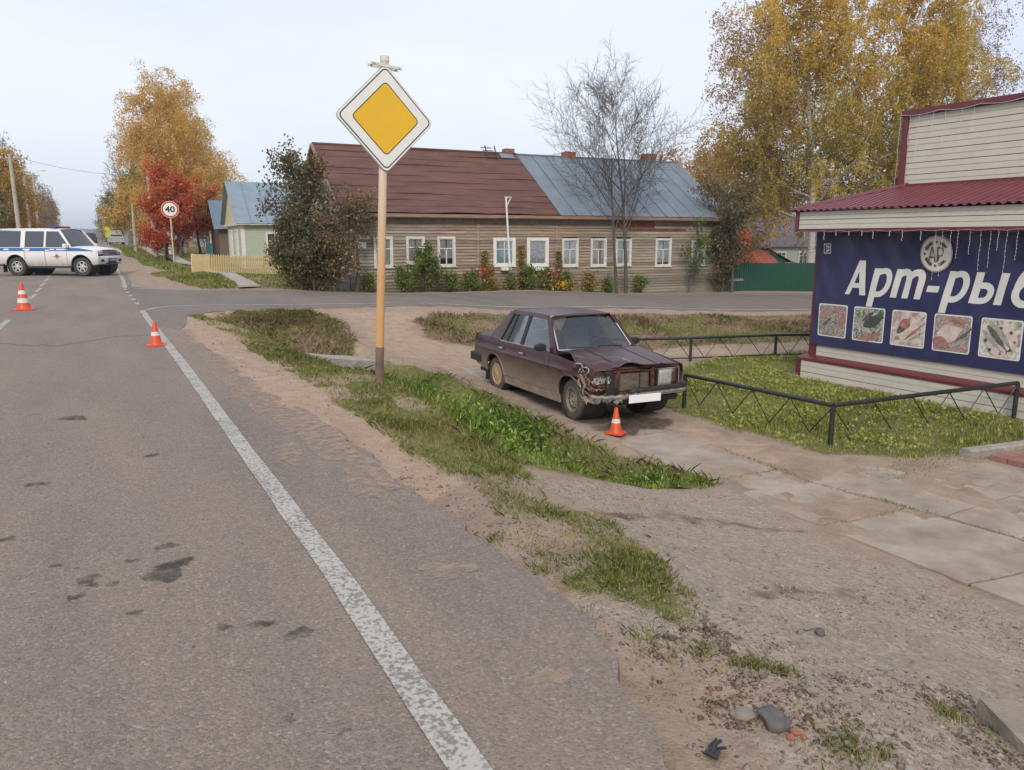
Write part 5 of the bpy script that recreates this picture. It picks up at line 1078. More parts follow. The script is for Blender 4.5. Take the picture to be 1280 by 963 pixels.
shard('torn_sheet', [(1.50, -.72, .52), (1.6, -.66, .50), (1.70, -.52, .5)], .03, PAINTC, 6); shard('torn_sheet', [(1.48, -.72, .44), (1.6, -.64, .43), (1.72, -.5, .42)], .028, RUST, 7); shard('torn_sheet', [(1.50, -.70, .58), (1.62, -.6, .555), (1.70, -.45, .54)], .024, RUST, 8)
shard('torn_sheet', [(1.46, -.735, .68), (1.50, -.73, .60), (1.53, -.72, .55)], .012, TORN, 9); shard('torn_sheet', [(1.6, -.66, .53), (1.62, -.62, .47)], .012, TORN, 12)
shard('torn_sheet', [(1.40, -.72, .72), (1.50, -.68, .68), (1.6, -.6, .66), (1.68, -.5, .67)], .035, PAINTC, 10)
for q_ in range(9):
    rq = random.Random(40+q_); a_ = (rq.uniform(1.38, 1.6), rq.uniform(-.76, -.66), rq.uniform(.38, .72)); shard('torn_sheet', [a_, (a_[0]+rq.uniform(.02, .09), a_[1]+rq.uniform(-.01, .05), a_[2]+rq.uniform(-.09, .03)), (a_[0]+rq.uniform(.08, .14), a_[1]+rq.uniform(.02, .1), a_[2]+rq.uniform(-.1, .02))], rq.uniform(.008, .022), [PAINTC, RUST, TORN][q_ % 3], 60+q_, .015)
m = MB(); m.mm((1.40, -.68, .36), (1.56, -.3, .74)); m.build('inner_wing', RUST, car)
m = MB(); m.box((1.48, -.715, .625), (.05, .03, .045)); m.build('broken_indicator', mat('orange_shard', (.6, .11, .02), .4), car)
bl = MB(); bl.box((0, 0, 0), (.05, .26, .12)); bo = bl.build('broken_headlamp', BLK, car, loc=(1.63, -.52, .62), bevel=.01); bo.rotation_euler = (R(6), R(6), R(-32))
m = MB(); m.grid(5, 3, lambda u, v: (.03+.01*math.sin(u*9+v*4), -.11+.22*u, -.045+.09*v)); m.build('cracked_lens', LENS, bo, fixn=False, solid=.006)
m = MB()
for i in range(7): a = (.034, -.11+.035*i, -.05+.02*(i % 3)); m.tube([a, (a[0]+.01, a[1]+.03, a[2]+.07)], .005, 4)
m.build('lens_shards', TORN, bo)
# bumper: straight on the sound side, buckled back and down on the other
BPTS = [(1.78, .80, .47), (1.90, .72, .47), (1.93, .4, .468), (1.93, .1, .465), (1.915, -.1, .46), (1.88, -.25, .445), (1.80, -.40, .425), (1.70, -.55, .415), (1.58, -.68, .42)]
def bump_sweep(prof, pts, m, name, th=0):
    o = MB(); P = bz(pts, 4); k = len(prof); vs = []
    for i, p in enumerate(P):
        d = (P[min(i+1, len(P)-1)]-P[max(i-1, 0)]); d.z = 0; d.normalize(); n_ = Vector((-d.y, d.x, 0)); n_ = n_ if n_.x > 0 else -n_
        j = .012*math.sin(i*2.3)*(1 if p.y < -.05 else 0)
        for a, c in prof: vs.append(p+n_*(a+j)+Vector((0, 0, c+j)))
    o.add(vs, [(i*k+q, i*k+(q+1) % k, (i+1)*k+(q+1) % k, (i+1)*k+q) for i in range(len(P)-1) for q in range(k)]+[tuple(range(k)), tuple((len(P)-1)*k+q for q in range(k))[::-1]]); return o.build(name, m, car, smooth=True)
bump_sweep([(-.04, -.06), (0, -.065), (.018, -.03), (.012, .0), (-.03, .0)], BPTS, ALU, 'bumper_rail')
bump_sweep([(-.03, .002), (.022, .004), (.026, .03), (.01, .062), (-.03, .062)], BPTS[:6], BLK, 'bumper_pad')
shard('bumper_scrape', [(1.945, .3, .505), (1.945, .12, .50), (1.935, -.04, .495)], .006, TORN, 21, .004)
shard('bumper_skin', [(1.60, -.72, .36), (1.70, -.6, .345), (1.80, -.47, .345), (1.86, -.33, .36)], .045, mat('grey_plastic', (.2, .185, .17), .8, .3), 22, .015)
shard('bumper_skin', [(1.52, -.755, .36), (1.6, -.73, .34), (1.68, -.65, .35)], .05, mat('muddy_sill', MUD), 23, .02)
m = MB(); m.prism([(1.70, .36), (1.84, .36), (1.80, .28), (1.66, .26)], -.3, .66, lambda a, b_, t: (a, t, b_)); m.build('valance', BLK, car)
npx = MB(); npx.box((0, 0, 0), (.012, .52, .112)); nb = npx.build('number_plate', mat('blank_plate', (.8, .8, .8), .4, .0), car, bevel=.003, loc=(1.965, -.02, .385))
nb.rotation_euler = (0, 0, R(-3)); m = MB(); m.tube([(1.90, -.02, .44), (1.96, -.02, .40)], .015, 5); m.build('plate_bracket', BLK, car)
for x, kind, rm in ((1.212, 'steel', RIMM), (-1.212, 'cap', RIMC)):
    for s in (-1, 1):
        wo = wheel(car, x, s*.665, .29, .17, s, TYRE, rm, kind, .62); wo.rotation_euler = (0, 0, R(-5) if x > 0 else 0)
        if s == 1 and x > 0: wo.location.x -= .02
# ------------------------------------------------------------------ police off-roader across the street
UW = mat('white_car_paint', (.74, .74, .74), .3, .03, 2, dirt=(.4, .36, .32), dirt_z=(.45, .8, .02)); UB = mat('blue_stripe', (.03, .12, .38), .35, .05); UG = glassmat('police_glass', (.25, .28, .29), .14); ALLOY = mat('alloy_rim', (.55, .54, .52), .4, .15, 10, metal=.3)
uz = empty('police_car', (-.77, 37.4, float(rise(36.4))+.03), R(-33), 'white police off-roader with blue stripe parked across the main road', 'car')
UZP = [.36, .5, .8, 1.0, 1.14, 1.16, 1.85]; UYP = [.86, .91, .935, .935, .91, .90, .74]
def uyf(x, z):
    w_ = float(np.interp(z, UZP, UYP)); t = max(0, (x-1.5)/.8); w_ -= .14*t*t; t = max(0, (-x-1.9)/.4); w_ -= .05*t*t; return w_
UZ = (.5, .8, 1.0, 1.14)
for s in (-1, 1):
    panel('front_wing', [(.80, .40), (.95, .40)]+arc(1.38, .42, .45, 178, 2, 14)+[(2.12, .46), (2.22, .72), (2.2, .98), (1.6, 1.10), (.80, 1.15)], uyf, s, UW, uz, xs=(1.1, 1.4, 1.7, 1.9, 2.05), zs=UZ)
    for nm, a, c_ in (('front_door', -.12, .785), ('rear_door', -.98, -.14)):
        pl_ = [(a, .40), (c_, .40), (c_, 1.15), (a, 1.15)] if nm == 'front_door' else [(a, .78), (-.965, .66), (-.94, .5), (-.93, .40), (c_, .40), (c_, 1.15), (a, 1.15)]
        d = panel(nm, pl_, uyf, s, UW, uz, zs=UZ); h_ = MB(); h_.box((a+.12, s*.95, 1.03), (.18, .03, .05)); h_.build('handle', UW, d, bevel=.008)
    panel('rear_quarter', [(-1.0, 1.15), (-1.0, .70)]+arc(-1.38, .42, .45, 36, 178, 12)+[(-2.25, .48), (-2.36, .6), (-2.36, 1.15)], uyf, s, UW, uz, xs=(-1.3, -1.6, -2.0, -2.2), zs=UZ)
    panel('side_stripe', [(-2.33, 1.0), (-2.33, 1.13), (1.3, 1.125), (1.85, 1.03), (2.0, .99), (1.4, 1.0), (.8, 1.0)], lambda x, z: uyf(x, z)+.006, s, UB, uz, th=.004, xs=(-2.2, -2.1, -1.9, -1, 0, .8, 1.2, 1.5, 1.8))
    for xx, l_ in ((-1.75, .22), (-.9, .3), (.2, .2), (.62, .5)): panel('stripe_mark', [(xx-l_/2, 1.04), (xx+l_/2, 1.04), (xx+l_/2, 1.09), (xx-l_/2, 1.09)], lambda x, z: uyf(x, z)+.011, s, UW, uz, th=.003)
    e_ = panel('door_badge', [(.18, .78), (.3, .83), (.38, .9), (.46, .83), (.58, .78), (.48, .77), (.38, .68), (.28, .77)], lambda x, z: uyf(x, z)+.006, s, mat('gold_badge', (.45, .33, .22), .5), uz, th=.004)
    panel('badge_centre', [(.34, .76), (.42, .76), (.42, .84), (.34, .84)], lambda x, z: uyf(x, z)+.011, s, mat('red_badge', (.4, .08, .06), .5), uz, th=.003)
    # greenhouse
    panel('window_surround', [(1.0, 1.15), (.93, 1.15), (.42, 1.78), (-2.28, 1.80), (-2.34, 1.15), (-2.42, 1.15), (-2.36, 1.86), (.42, 1.86), (.5, 1.84)], uyf, s, UW, uz, th=.04)
    for a, c_ in ((-.09, -.17), (-.98, -1.16), (-2.16, -2.35)): panel('pillar', [(a, 1.15), (c_, 1.15), (c_+.01, 1.80), (a+.01, 1.80)], uyf, s, UW, uz, th=.04)
    panel('front_glass', [(.93, 1.16), (.42, 1.77), (-.08, 1.77), (-.09, 1.16)], lambda x, z: uyf(x, z)-.02, s, UG, uz, th=.004); panel('rear_door_glass', [(-.17, 1.16), (-.17, 1.77), (-.97, 1.77), (-.98, 1.16)], lambda x, z: uyf(x, z)-.02, s, UG, uz, th=.004); panel('cargo_glass', [(-1.16, 1.16), (-1.16, 1.77), (-2.15, 1.77), (-2.16, 1.16)], lambda x, z: uyf(x, z)-.02, s, UG, uz, th=.004)
    m = MB(); m.box((.82, s*1.0, 1.2), (.16, .2, .18)); m.build('mirror', UW, uz, bevel=.03)
    panel('sill_step', [(-.95, .32), (.95, .32), (.95, .40), (-.95, .40)], lambda x, z: .9, s, BLK, uz, th=.08)
    for cx in (1.38, -1.38): m = MB(); m.lathe([(.02, s*.39), (.44, s*.4), (.445, s*.87)], 24, 'Y', (cx, 0, .43), caps=False); m.build('wheel_well', BLK, uz); m = MB(); m.tube([(x, s*(uyf(x, z)+.01), z) for x, z in arc(cx, .42, .46, 175, 5, 14)], .025, 6); m.build('arch_lip', UW, uz, smooth=True)
    m = MB(); m.grid(5, 3, lambda u, v: (2.245-.26*u*u-.03*v, s*(.50+.34*u), .86+.15*v-.0*u)); ho = m.build('headlamp', LENS, uz, smooth='all', solid=.02, fixn=False)
    m = MB(); m.box((2.3, s*.6, .62), (.06, .2, .1)); m.build('fog_lamp', BLK, uz, bevel=.02)
    m = MB(); m.box((-1.9, s*.9, .32), (.03, .2, .34)); m.build('mudflap', BLK, uz); m = MB(); m.box((.9, s*.8, .32), (.03, .2, .3)); m.build('mudflap', BLK, uz)
    m = MB(); m.box((-2.38, s*.82, .95), (.05, .14, .4)); m.build('tail_lamp', mat('tail_red', (.35, .02, .02), .3), uz, bevel=.01)
m = MB(); m.grid(14, 12, lambda u, v: (-2.37+2.84*u, (v-.5)*2*(.745-.03*u), 1.855+.06*(1-(2*v-1)**2)*(1-.3*(2*u-1)**2))); m.build('roof', UW, uz, smooth='all', solid=.02, fixn=False)
m = MB(); m.grid(10, 8, lambda u, v: (1.06-.58*v-.12*(2*u-1)**2*(1-.5*v), (u-.5)*2*(.84-.11*v), 1.16+.69*v)); m.build('windscreen', UG, uz, smooth='all', fixn=False)
for s in (-1, 1): m = MB(); m.tube([(1.06-.58*v-.12*(1-.5*v), s*(.85-.11*v), 1.16+.69*v) for v in np.linspace(0, 1, 6)], .035, 6); m.build('screen_pillar', UW, uz)
m = MB(); m.grid(14, 12, lambda u, v: (.93+1.28*u-.17*(2*v-1)**2*u, (v-.5)*2*(.86-.07*u*u), 1.155-.09*u-.06*u*u*u+.05*(1-(2*v-1)**2)+.02*max(0, 1-abs(abs(2*v-1)-.55)/.1))); m.build('bonnet', UW, uz, smooth='all', solid=.02, fixn=False)
m = MB(); m.grid(10, 6, lambda u, v: (2.26-.09*(2*u-1)**2+.02*math.sin(v*3.1), (u-.5)*1.0, .80+.2*v)); go = m.build('grille', BLK, uz, smooth='all', solid=.03, fixn=False)
for i in range(3): m = MB(); m.tube([(2.275-.09*(2*u-1)**2, (u-.5)*.95, .84+.06*i) for u in np.linspace(0, 1, 9)], .010, 5); m.build('grille_bar', CHR, go)
m = MB(); m.grid(12, 8, lambda u, v: (2.32-.22*(2*u-1)**2+.03*math.sin(v*3.14), (u-.5)*1.74, .46+.34*v)); m.build('front_bumper', UW, uz, smooth='all', solid=.04, fixn=False)
m = MB(); m.grid(8, 4, lambda u, v: (2.35-.10*(2*u-1)**2, (u-.5)*1.0, .48+.15*v)); m.build('lower_grille', BLK, uz, smooth='all', solid=.02, fixn=False)
m = MB(); m.box((2.39, 0, .64), (.02, .56, .13)); np2 = m.build('number_plate', mat('blue_plate', (.02, .05, .25), .4), uz)
for i, ww in enumerate((.05, .08, .08, .08, .05, .05)): m = MB(); m.box((2.403, .2-.08*i, .64), (.004, ww*.6, .07)); m.build('plate_mark', UW, np2)
m = MB(); m.box((.0, 0, 1.93), (.3, .12, .05)); m.build('bar_base', BLK, uz)
for s, mm2 in ((1, mat('beacon_blue', (.02, .04, .25), .2)), (-1, mat('beacon_blue', (.02, .04, .25)))): m = MB(); m.box((0, s*.33, 1.955), (.24, .42, .09)); m.build('beacon', mm2 if s < 0 else mat('beacon_red', (.3, .03, .03), .2), uz, bevel=.03)
m = MB(); m.mm((-2.3, -.8, .4), (1.9, .8, .5)); m.build('chassis', BLK, uz); m = MB(); m.mm((-.95, -.7, .5), (.3, .7, 1.1)); m.build('seats', INTER, uz); m = MB(); m.mm((.8, -.8, .5), (1.0, .8, 1.12)); m.build('dashboard', INTER, uz)
m = MB(); m.grid(4, 8, lambda u, v: (-2.375+.02*v, (u-.5)*1.66, .5+1.34*v)); m.build('tailgate', UW, uz, fixn=False, solid=.02); m = MB(); m.box((-2.42, 0, .5), (.12, 1.7, .2)); m.build('rear_bumper', BLK, uz, bevel=.03)
for x in (1.38, -1.38):
    for s in (-1, 1): wheel(uz, x, s*.80, .375, .235, s, mat('tyre_grey', (.055, .05, .048), .9, .2), ALLOY, 'alloy', .58)
for ch in uz.children:                           # short front overhang
    if ch.type == 'MESH':
        for v in ch.data.vertices:
            X_ = v.co.x+ch.location.x
            if X_ > 1.85: v.co.x = 1.85+(X_-1.85)*.55-ch.location.x
for g_ in [c for ch in uz.children for c in ch.children if ch.name.startswith(('number_plate', 'grille'))]:
    for v in g_.data.vertices:
        if v.co.x > 1.85: v.co.x = 1.853+(v.co.x-1.85)*.55
# ------------------------------------------------------------------ two vehicles far down the street
def far_car(name, label, loc, rz, paint, L_, W_, H_, suv=False):
    o = empty(name, loc, rz, label, 'car'); hb = H_*.58
    side = [(-L_/2, .3), (-L_/2, hb*.95), (-L_*.36, hb), (-L_*.26, H_*.97), (L_*.08, H_), (L_*.24, hb*1.02), (L_/2-.05, hb*.88), (L_/2, .3)] if not suv else [(-L_/2, .35), (-L_/2+.02, hb), (-L_/2+.08, H_), (L_*.12, H_), (L_*.24, hb*1.02), (L_/2-.05, hb*.94), (L_/2, .35)]
    m = MB(); n = len(side)
    def wy(z): return W_/2*(1 if z <= hb+.01 else 1-.28*(z-hb)/(H_-hb))
    m.add([(x, -wy(z), z) for x, z in side]+[(x, wy(z), z) for x, z in side], [tuple(range(n)), tuple(range(n, 2*n))[::-1]]+[(i, n+i, n+(i+1) % n, (i+1) % n) for i in range(n)]); m.build('body', paint, o, bevel=.04)
    g = mat('far_glass', (.03, .035, .04), .1)
    for s in (-1, 1):
        w2 = MB(); w2.mm((-L_*.27, s*(wy(hb+.25)+.0)-.01, hb+.08), (L_*.1, s*wy(hb+.25)+.02*s+.01, H_-.12)); w2.build('side_window', g, o)
        for x in (-L_*.3, L_*.3): q = MB(); q.lathe([(.32, -.1), (.32, .1)], 16, 'Y', (x, s*(W_/2-.1), .32)); q.build('wheel', BLK, o)
        q = MB(); q.box((L_/2-.02, s*W_*.36, hb*.78), (.05, .3, .14)); q.build('headlamp', LENS, o)
        q = MB(); q.box((-L_/2, s*W_*.38, hb*.8), (.05, .22, .2)); q.build('tail_lamp', _M['tail_red'], o)
    q = MB(); q.add([(L_*.245, -W_*.42, hb+.05), (L_*.245, W_*.42, hb+.05), (L_*.1+.03, W_*.35, H_-.08), (L_*.1+.03, -W_*.35, H_-.08)], [(0, 1, 2, 3)]); q.build('windscreen', g, o, solid=.01)
    q = MB(); q.add([(-L_*.37 if not suv else -L_/2-.0, -W_*.42, hb+.06), (-L_*.37 if not suv else -L_/2, W_*.42, hb+.06), (-L_*.27 if not suv else -L_/2+.05, W_*.36, H_-.08), (-L_*.27 if not suv else -L_/2+.05, -W_*.36, H_-.08)], [(3, 2, 1, 0)]); q.build('rear_window', g, o, solid=.03)
    return o
far_car('parked_sedan', 'dark sedan parked far down the main road', (.75, 112, float(rise(112))+.02), R(88), mat('dark_sedan_paint', (.05, .045, .05), .3), 4.4, 1.8, 1.5)
far_car('parked_van', 'dark off-roader with white sides standing at the far road edge', (4.0, 120, float(rise(120))+.05), R(-88), mat('silver_paint', (.4, .4, .4), .35), 4.5, 1.9, 1.95, True)
# ------------------------------------------------------------------ road signs
RUSTP = mat('rusty_yellow_pole', (.55, .33, .14), .6, .2, 3, stretch=(3, 3, .5)); SGW = mat('sign_white', (.72, .72, .68), .45, .02); SGY = mat('sign_yellow', (.72, .42, .015), .45, .03); SGB = mat('sign_black', (.02, .02, .02), .5); SGBACK = mat('sign_back', (.4, .4, .4), .5, .1, metal=.4)
def polemat():
    m = RUSTP; nt_ = m.node_tree; return m
sgx, sgy = 2.83, 8.3
ps = empty('priority_road_sign', (sgx, sgy, gz1(sgx, sgy)), 0, 'yellow and white diamond priority road sign on a tall rusty pole', 'sign')
tilt = Vector((.16, -.05, 3.47))
m = MB(); m.tube([tilt*(-.3/3.47), tilt*.5, tilt], [.047, .046, .045], 14); m.build('pole', mat('rusty_cream_pole', (.6, .52, .43), .6, .15, 2.2, stretch=(2, 2, .55), dirt=(.56, .3, .11), dirt_z=(1.2, 2.3, .12)), ps, smooth=True)
m = MB(); m.tube([tilt*(-.1/3.47), tilt*(.42/3.47)], .0485, 14); m.build('bare_foot', mat('brown_steel', (.17, .115, .085), .8, .3), ps, smooth=True)
m = MB(); m.lathe([(.046, 0), (.05, .01), (.05, .06), (.0, .07)], 12, 'Z', tuple(tilt)); m.build('pole_cap', OLDWHITE, ps)
sp = empty('sign_plate', (0, 0, 0)); sp.parent = ps
sp.location = tilt*(2.885/3.47)+Vector((0, 0, 0)); sp.rotation_euler = (0, R(1.0), R(1.5))
# local plate: x right, y away from viewer, z up ; face towards -y
def rdiamond(s, r, n=6):
    h = s/math.sqrt(2); pts = []
    for k in range(4):
        a = 90*k; c = (h-r*math.sqrt(2)); cx, cz = c*math.cos(R(a)), c*math.sin(R(a))
        pts += [(cx+r*math.cos(R(a-45+90*i/n)), cz+r*math.sin(R(a-45+90*i/n))) for i in range(n+1)]
    return pts
S_ = .785
for nm, s_, r_, y0, y1, m_ in (('plate', S_, .055, -.052, -.062, SGW), ('black_edge', S_-.035, .05, -.0621, -.0635, SGB), ('white_field', S_-.06, .042, -.0636, -.0650, SGW), ('inner_edge', .548, .05, -.0651, -.0664, SGB), ('yellow_field', .528, .042, -.0665, -.068, SGY)):
    o = MB(); o.prism(rdiamond(s_, r_), y0, y1, lambda a, b_, t: (a, t, b_)); o.build(nm, m_, sp)
o = MB(); o.prism(rdiamond(S_+.012, .06), -.0515, -.040, lambda a, b_, t: (a, t, b_)); o.build('rim', SGBACK, sp)
for dz in (-.25, .25): o = MB(); o.mm((-.2, -.0395, dz-.02), (.2, -.03, dz+.02)); o.tube([(a_*.05, b_*.05, dz) for a_, b_ in [(math.cos(t), math.sin(t)) for t in np.linspace(0, 6.28, 14)]], .008, 5, False); o.build('clamp', SGBACK, sp)
br = empty('bracket', tuple(tilt*(3.425/3.47))); br.parent = ps; br.rotation_euler = (0, R(5), R(2))
o = MB(); o.mm((-.17, -.06, -.014), (.18, -.048, .014)); o.mm((-.17, .048, -.014), (.18, .06, .014)); o.build('strap', OLDWHITE, br)
for x_ in (-.14, .14): o = MB(); o.tube([(x_, -.075, 0), (x_, .075, 0)], .009, 6); o.build('bolt', SGBACK, br)
# speed limit sign
s4 = empty('speed_limit_sign', (4.02, 43.2, gz1(4.02, 43.2)), R(-2), 'round red-rimmed speed limit 40 sign on a thin pole', 'sign')
m = MB(); m.tube([(0, 0, -.3), (0, 0, 3.15)], .04, 10); m.build('pole', mat('pale_pole', (.5, .42, .34), .7, .15), s4, smooth=True)
RED = mat('sign_red', (.5, .02, .02), .45)
fc = empty('sign_face', (0, -.05, 2.78)); fc.parent = s4; fc.rotation_euler = (0, 0, R(-8))
for nm, r_, y0, y1, m_ in (('back', .415, 0, -.012, SGBACK), ('white_edge', .413, -.0121, -.014, SGW), ('red_ring', .397, -.0141, -.016, RED), ('white_disc', .325, -.0161, -.018, SGW)):
    o = MB(); o.prism([(r_*math.cos(a), r_*math.sin(a)) for a in np.linspace(0, 2*math.pi, 49)[:-1]], y0, y1, lambda a, b_, t: (a, t, b_)); o.build(nm, m_, fc)
place_text('digits', '40', -.235, -.15, .47, .31, SGB, fc, y=-.018, conform=False, offset=.03, lift=.003)
# yellow-green crossing sign seen far away
fs_ = empty('crossing_sign', (2.9, 112, float(rise(112))-.6), 0, 'fluorescent yellow-green square warning sign far down the street', 'sign')
m = MB(); m.tube([(0, 0, -.2), (0, 0, 3.0)], .05, 8); m.build('pole', SGBACK, fs_); FLY = mat('fluorescent_yellow', (.5, .62, .06), .5)
m = MB(); m.prism([(-.4, 0), (0, -.4), (.4, 0), (0, .4)], -.05, -.07, lambda a, b_, t: (a, t, b_+2.6)); m.build('diamond', FLY, fs_); m = MB(); m.mm((-.3, -.07, 1.55), (.3, -.05, 2.15)); m.build('plate', FLY, fs_)
# ------------------------------------------------------------------ traffic cones
ORG = mat('cone_orange', (.62, .075, .018), .5, .12, 6); CWH = mat('cone_white', (.66, .62, .57), .5, .08)
def cone(label, loc, h, bands, rz):
    o = empty('traffic_cone', loc, rz, label, 'traffic cone'); b_ = h*.36
    m = MB(); m.prism([(-b_, -b_*.72), (-b_*.72, -b_), (b_*.72, -b_), (b_, -b_*.72), (b_, b_*.72), (b_*.72, b_), (-b_*.72, b_), (-b_, b_*.72)], 0, h*.045, lambda a, c_, t: (a, c_, t)); m.build('base', ORG, o, bevel=.004)
    r0, r1 = h*.23, h*.065
    m = MB(); m.lathe([(r0*1.12, h*.045), (r0, h*.09), (r1, h*.97), (r1*.8, h), (r1*.5, h)], 24); m.build('body', ORG, o, smooth=True)
    def rr(z): return r0+(r1-r0)*(z-.09)/.88
    for z0, z1 in bands: m = MB(); m.lathe([(rr(z0)+.002, h*z0), (rr(z1)+.002, h*z1)], 24, caps=False); m.build('band', CWH, o, smooth=True)
    return o
cone('short orange cone with one band on the white edge line', (.82, 12.45, mroad_z(.82, 12.45)), .36, [(.42, .58)], R(15))
cone('tall orange cone with two white bands on the road centre line', (-1.26, 19.95, mroad_z(-1.26, 19.95)), .58, [(.28, .45), (.6, .74)], R(5))
cone('orange cone with one band beside the wrecked car front', (5.93, 7.95, gz1(5.93, 7.95)+.03), .345, [(.42, .58)], R(30))
# ------------------------------------------------------------------ low pipe railings
BP = mat('black_pipe', (.022, .026, .024), .45, .4, 10)
def railing(label, pts, posts, h, group=None, lower=False, slope=0):
    P = [Vector((x, y, gz1(x, y))) for x, y in pts]; o = empty('pipe_railing', tuple(P[0]), 0, label, 'railing'); o0 = P[0]
    for a, b_ in zip(P[:-1], P[1:]):
        A, B = a-o0+Vector((0, 0, h)), b_-o0+Vector((0, 0, h)); m = MB(); m.tube([A, B], .03, 10); m.build('top_rail', BP, o, smooth=True)
        L_ = (B-A).length; n = max(2, round(L_/.34)); 
        if lower: m = MB(); m.tube([A-Vector((0, 0, h-.07)), B-Vector((0, 0, h-.07))], .016, 8); m.build('lower_rail', BP, o)
        for i in range(n):
            p = A.lerp(B, i/n); q = A.lerp(B, (i+1)/n); lo = .06 if lower else .1
            p2 = p-Vector((0, 0, .02 if i % 2 == 0 else h-lo)); q2 = q-Vector((0, 0, h-lo if i % 2 == 0 else .02)); m = MB(); m.tube([p2, q2], .008, 5); m.build('brace', BP, o)
    for x, y in posts:
        g = Vector((x, y, gz1(x, y)))-o0; m = MB(); m.tube([g-Vector((0, 0, .25)), g+Vector((0, 0, h-.01))], .032, 10); m.build('post', BP, o, smooth=True)
    return o
railing('black pipe railing with zigzag braces along the lawn front corner', [(7.93, 8.9), (8.12, 6.35), (11.63, 6.02)], [(7.93, 8.9), (8.12, 6.35), (11.63, 6.02)], .52)
railing('black pipe railing with a lower rail behind the wrecked car', [(8.9, 13.25), (11.17, 12.4), (13.11, 11.85), (17.0, 10.9)], [(8.9, 13.25), (11.17, 12.4), (13.11, 11.85), (15.1, 11.38), (17.0, 10.9)], .5, lower=True)
# ------------------------------------------------------------------ loose slabs over the ditch
def slab_thing(name, label, a, b_, wd, th, m_, cat='slab'):
    a = Vector(a); b_ = Vector(b_); d = (b_-a); L_ = d.length; o = MB(); rg_ = random.Random(int(L_*1000)); n = 10
    vs = []; 
    for i in range(n+1):
        for yy, zz in ((-wd/2, -th), (-wd/2, 0), (0, .0), (wd/2, 0), (wd/2, -th)): vs.append((i/n*L_+(rg_.uniform(-.02, .02) if i in (0, n) else 0), yy+rg_.uniform(-.012, .012), zz+rg_.uniform(-.008, .008)))
    o.add(vs, [(i*5+k, i*5+(k+1) % 5, (i+1)*5+(k+1) % 5, (i+1)*5+k) for i in range(n) for k in range(5)]+[tuple(range(5))[::-1], tuple(n*5+k for k in range(5))])
    ob = o.build(name, m_, None); ob.location = a; ob.rotation_euler = d.to_track_quat('X', 'Z').to_euler(); return tag(ob, label, cat)
slab_thing('bridge_slab', 'grey concrete slab bridging the ditch behind the sign pole', (2.9, 13.35, -.38), (5.15, 13.95, -.80), .95, .16, CONC2)
slab_thing('edge_beam', 'narrow concrete beam edging the dirt track above the ditch', (4.85, 16.6, -.42), (4.75, 14.45, -.72), .16, .16, CONC2)
slab_thing('ditch_cover', 'broken concrete slab over the ditch end by the gravel drive', (2.84, 1.33, -.235), (3.8, .72, -.40), .44, .11, mat('earthy_concrete', (.27, .22, .17), .95, .25, 5, bump=.4), 'slab')
# ------------------------------------------------------------------ loose stones and litter by the drive
STN = mat('dark_stone', (.12, .11, .105), .85, .3, 9, bump=.4, bscale=30); STL = mat('pale_stone', (.24, .21, .18), .9, .25, 9)
def stone(label, x, y, r, m_, seed, flat=.6, name='stone', cat='stone'):
    bm = bmesh.new(); bmesh.ops.create_icosphere(bm, subdivisions=3, radius=1); 
    for v in bm.verts:
        n_ = mnoise.noise(v.co*1.3+Vector((seed, 0, 0)))*.35+mnoise.noise(v.co*3.1+Vector((0, seed, 0)))*.12; v.co *= 1+n_
        v.co = Vector((v.co.x*r, v.co.y*r*.75, v.co.z*r*flat))
    me = bpy.data.meshes.new(name); bm.to_mesh(me); bm.free(); me.materials.append(m_); me.polygons.foreach_set('use_smooth', [True]*len(me.polygons))
    o = bpy.data.objects.new(name, me); link(o); o.location = (x, y, gz1(x, y)+r*flat*.35); o.rotation_euler = (0, 0, seed); return tag(o, label, cat)
stone('dark rounded stone half sunk in the earth by the drive', 1.985, 1.69, .062, STN, 1.3)
stone('pale flat stone leaning against the dark one', 1.93, 1.78, .045, STL, 2.7, .4)
stone('small grey stone alone on the gravel drive', 2.95, 2.28, .032, STN, 4.1)
BRB = mat('brick_bit', (.33, .13, .085), .9, .3, 12)
CL_ = ['flat red brick crumb beside the dark rounded stone', 'largest red brick crumb beside the dark rounded stone', 'smallest red brick crumb beside the dark rounded stone']
for i, (x, y, s_) in enumerate(((1.965, 1.60, .016), (1.995, 1.605, .02), (2.0, 1.575, .014))): stone(CL_[i], x, y, s_, BRB, i*1.7+.4, .8, 'brick_crumb', 'brick crumb')['group'] = 'brick crumbs by the dark stone'
db = MB(); rg = random.Random(5)
dpts = [(0, 0), (.05, .012), (.075, .004), (.09, .02), (.07, .035), (.095, .05), (.05, .06), (.03, .045), (.005, .055), (-.01, .03)]
db.prism(dpts, 0, .006, lambda a, c_, t: (a, c_, t+.012*math.sin(a*40+c_*60))); db.tube([(.01, .02, .012), (.04, .03, .022), (.08, .03, .014)], .007, 5)
d_ = db.build('plastic_shard', mat('black_shard', (.03, .03, .033), .55, .3, 20), None, loc=(1.64, 1.61, mroad_z(1.64, 1.61)-.0 if False else gz1(1.64, 1.61)+.012), rz=R(20)); tag(d_, 'crushed black plastic shard lying on the bare earth', 'shard')
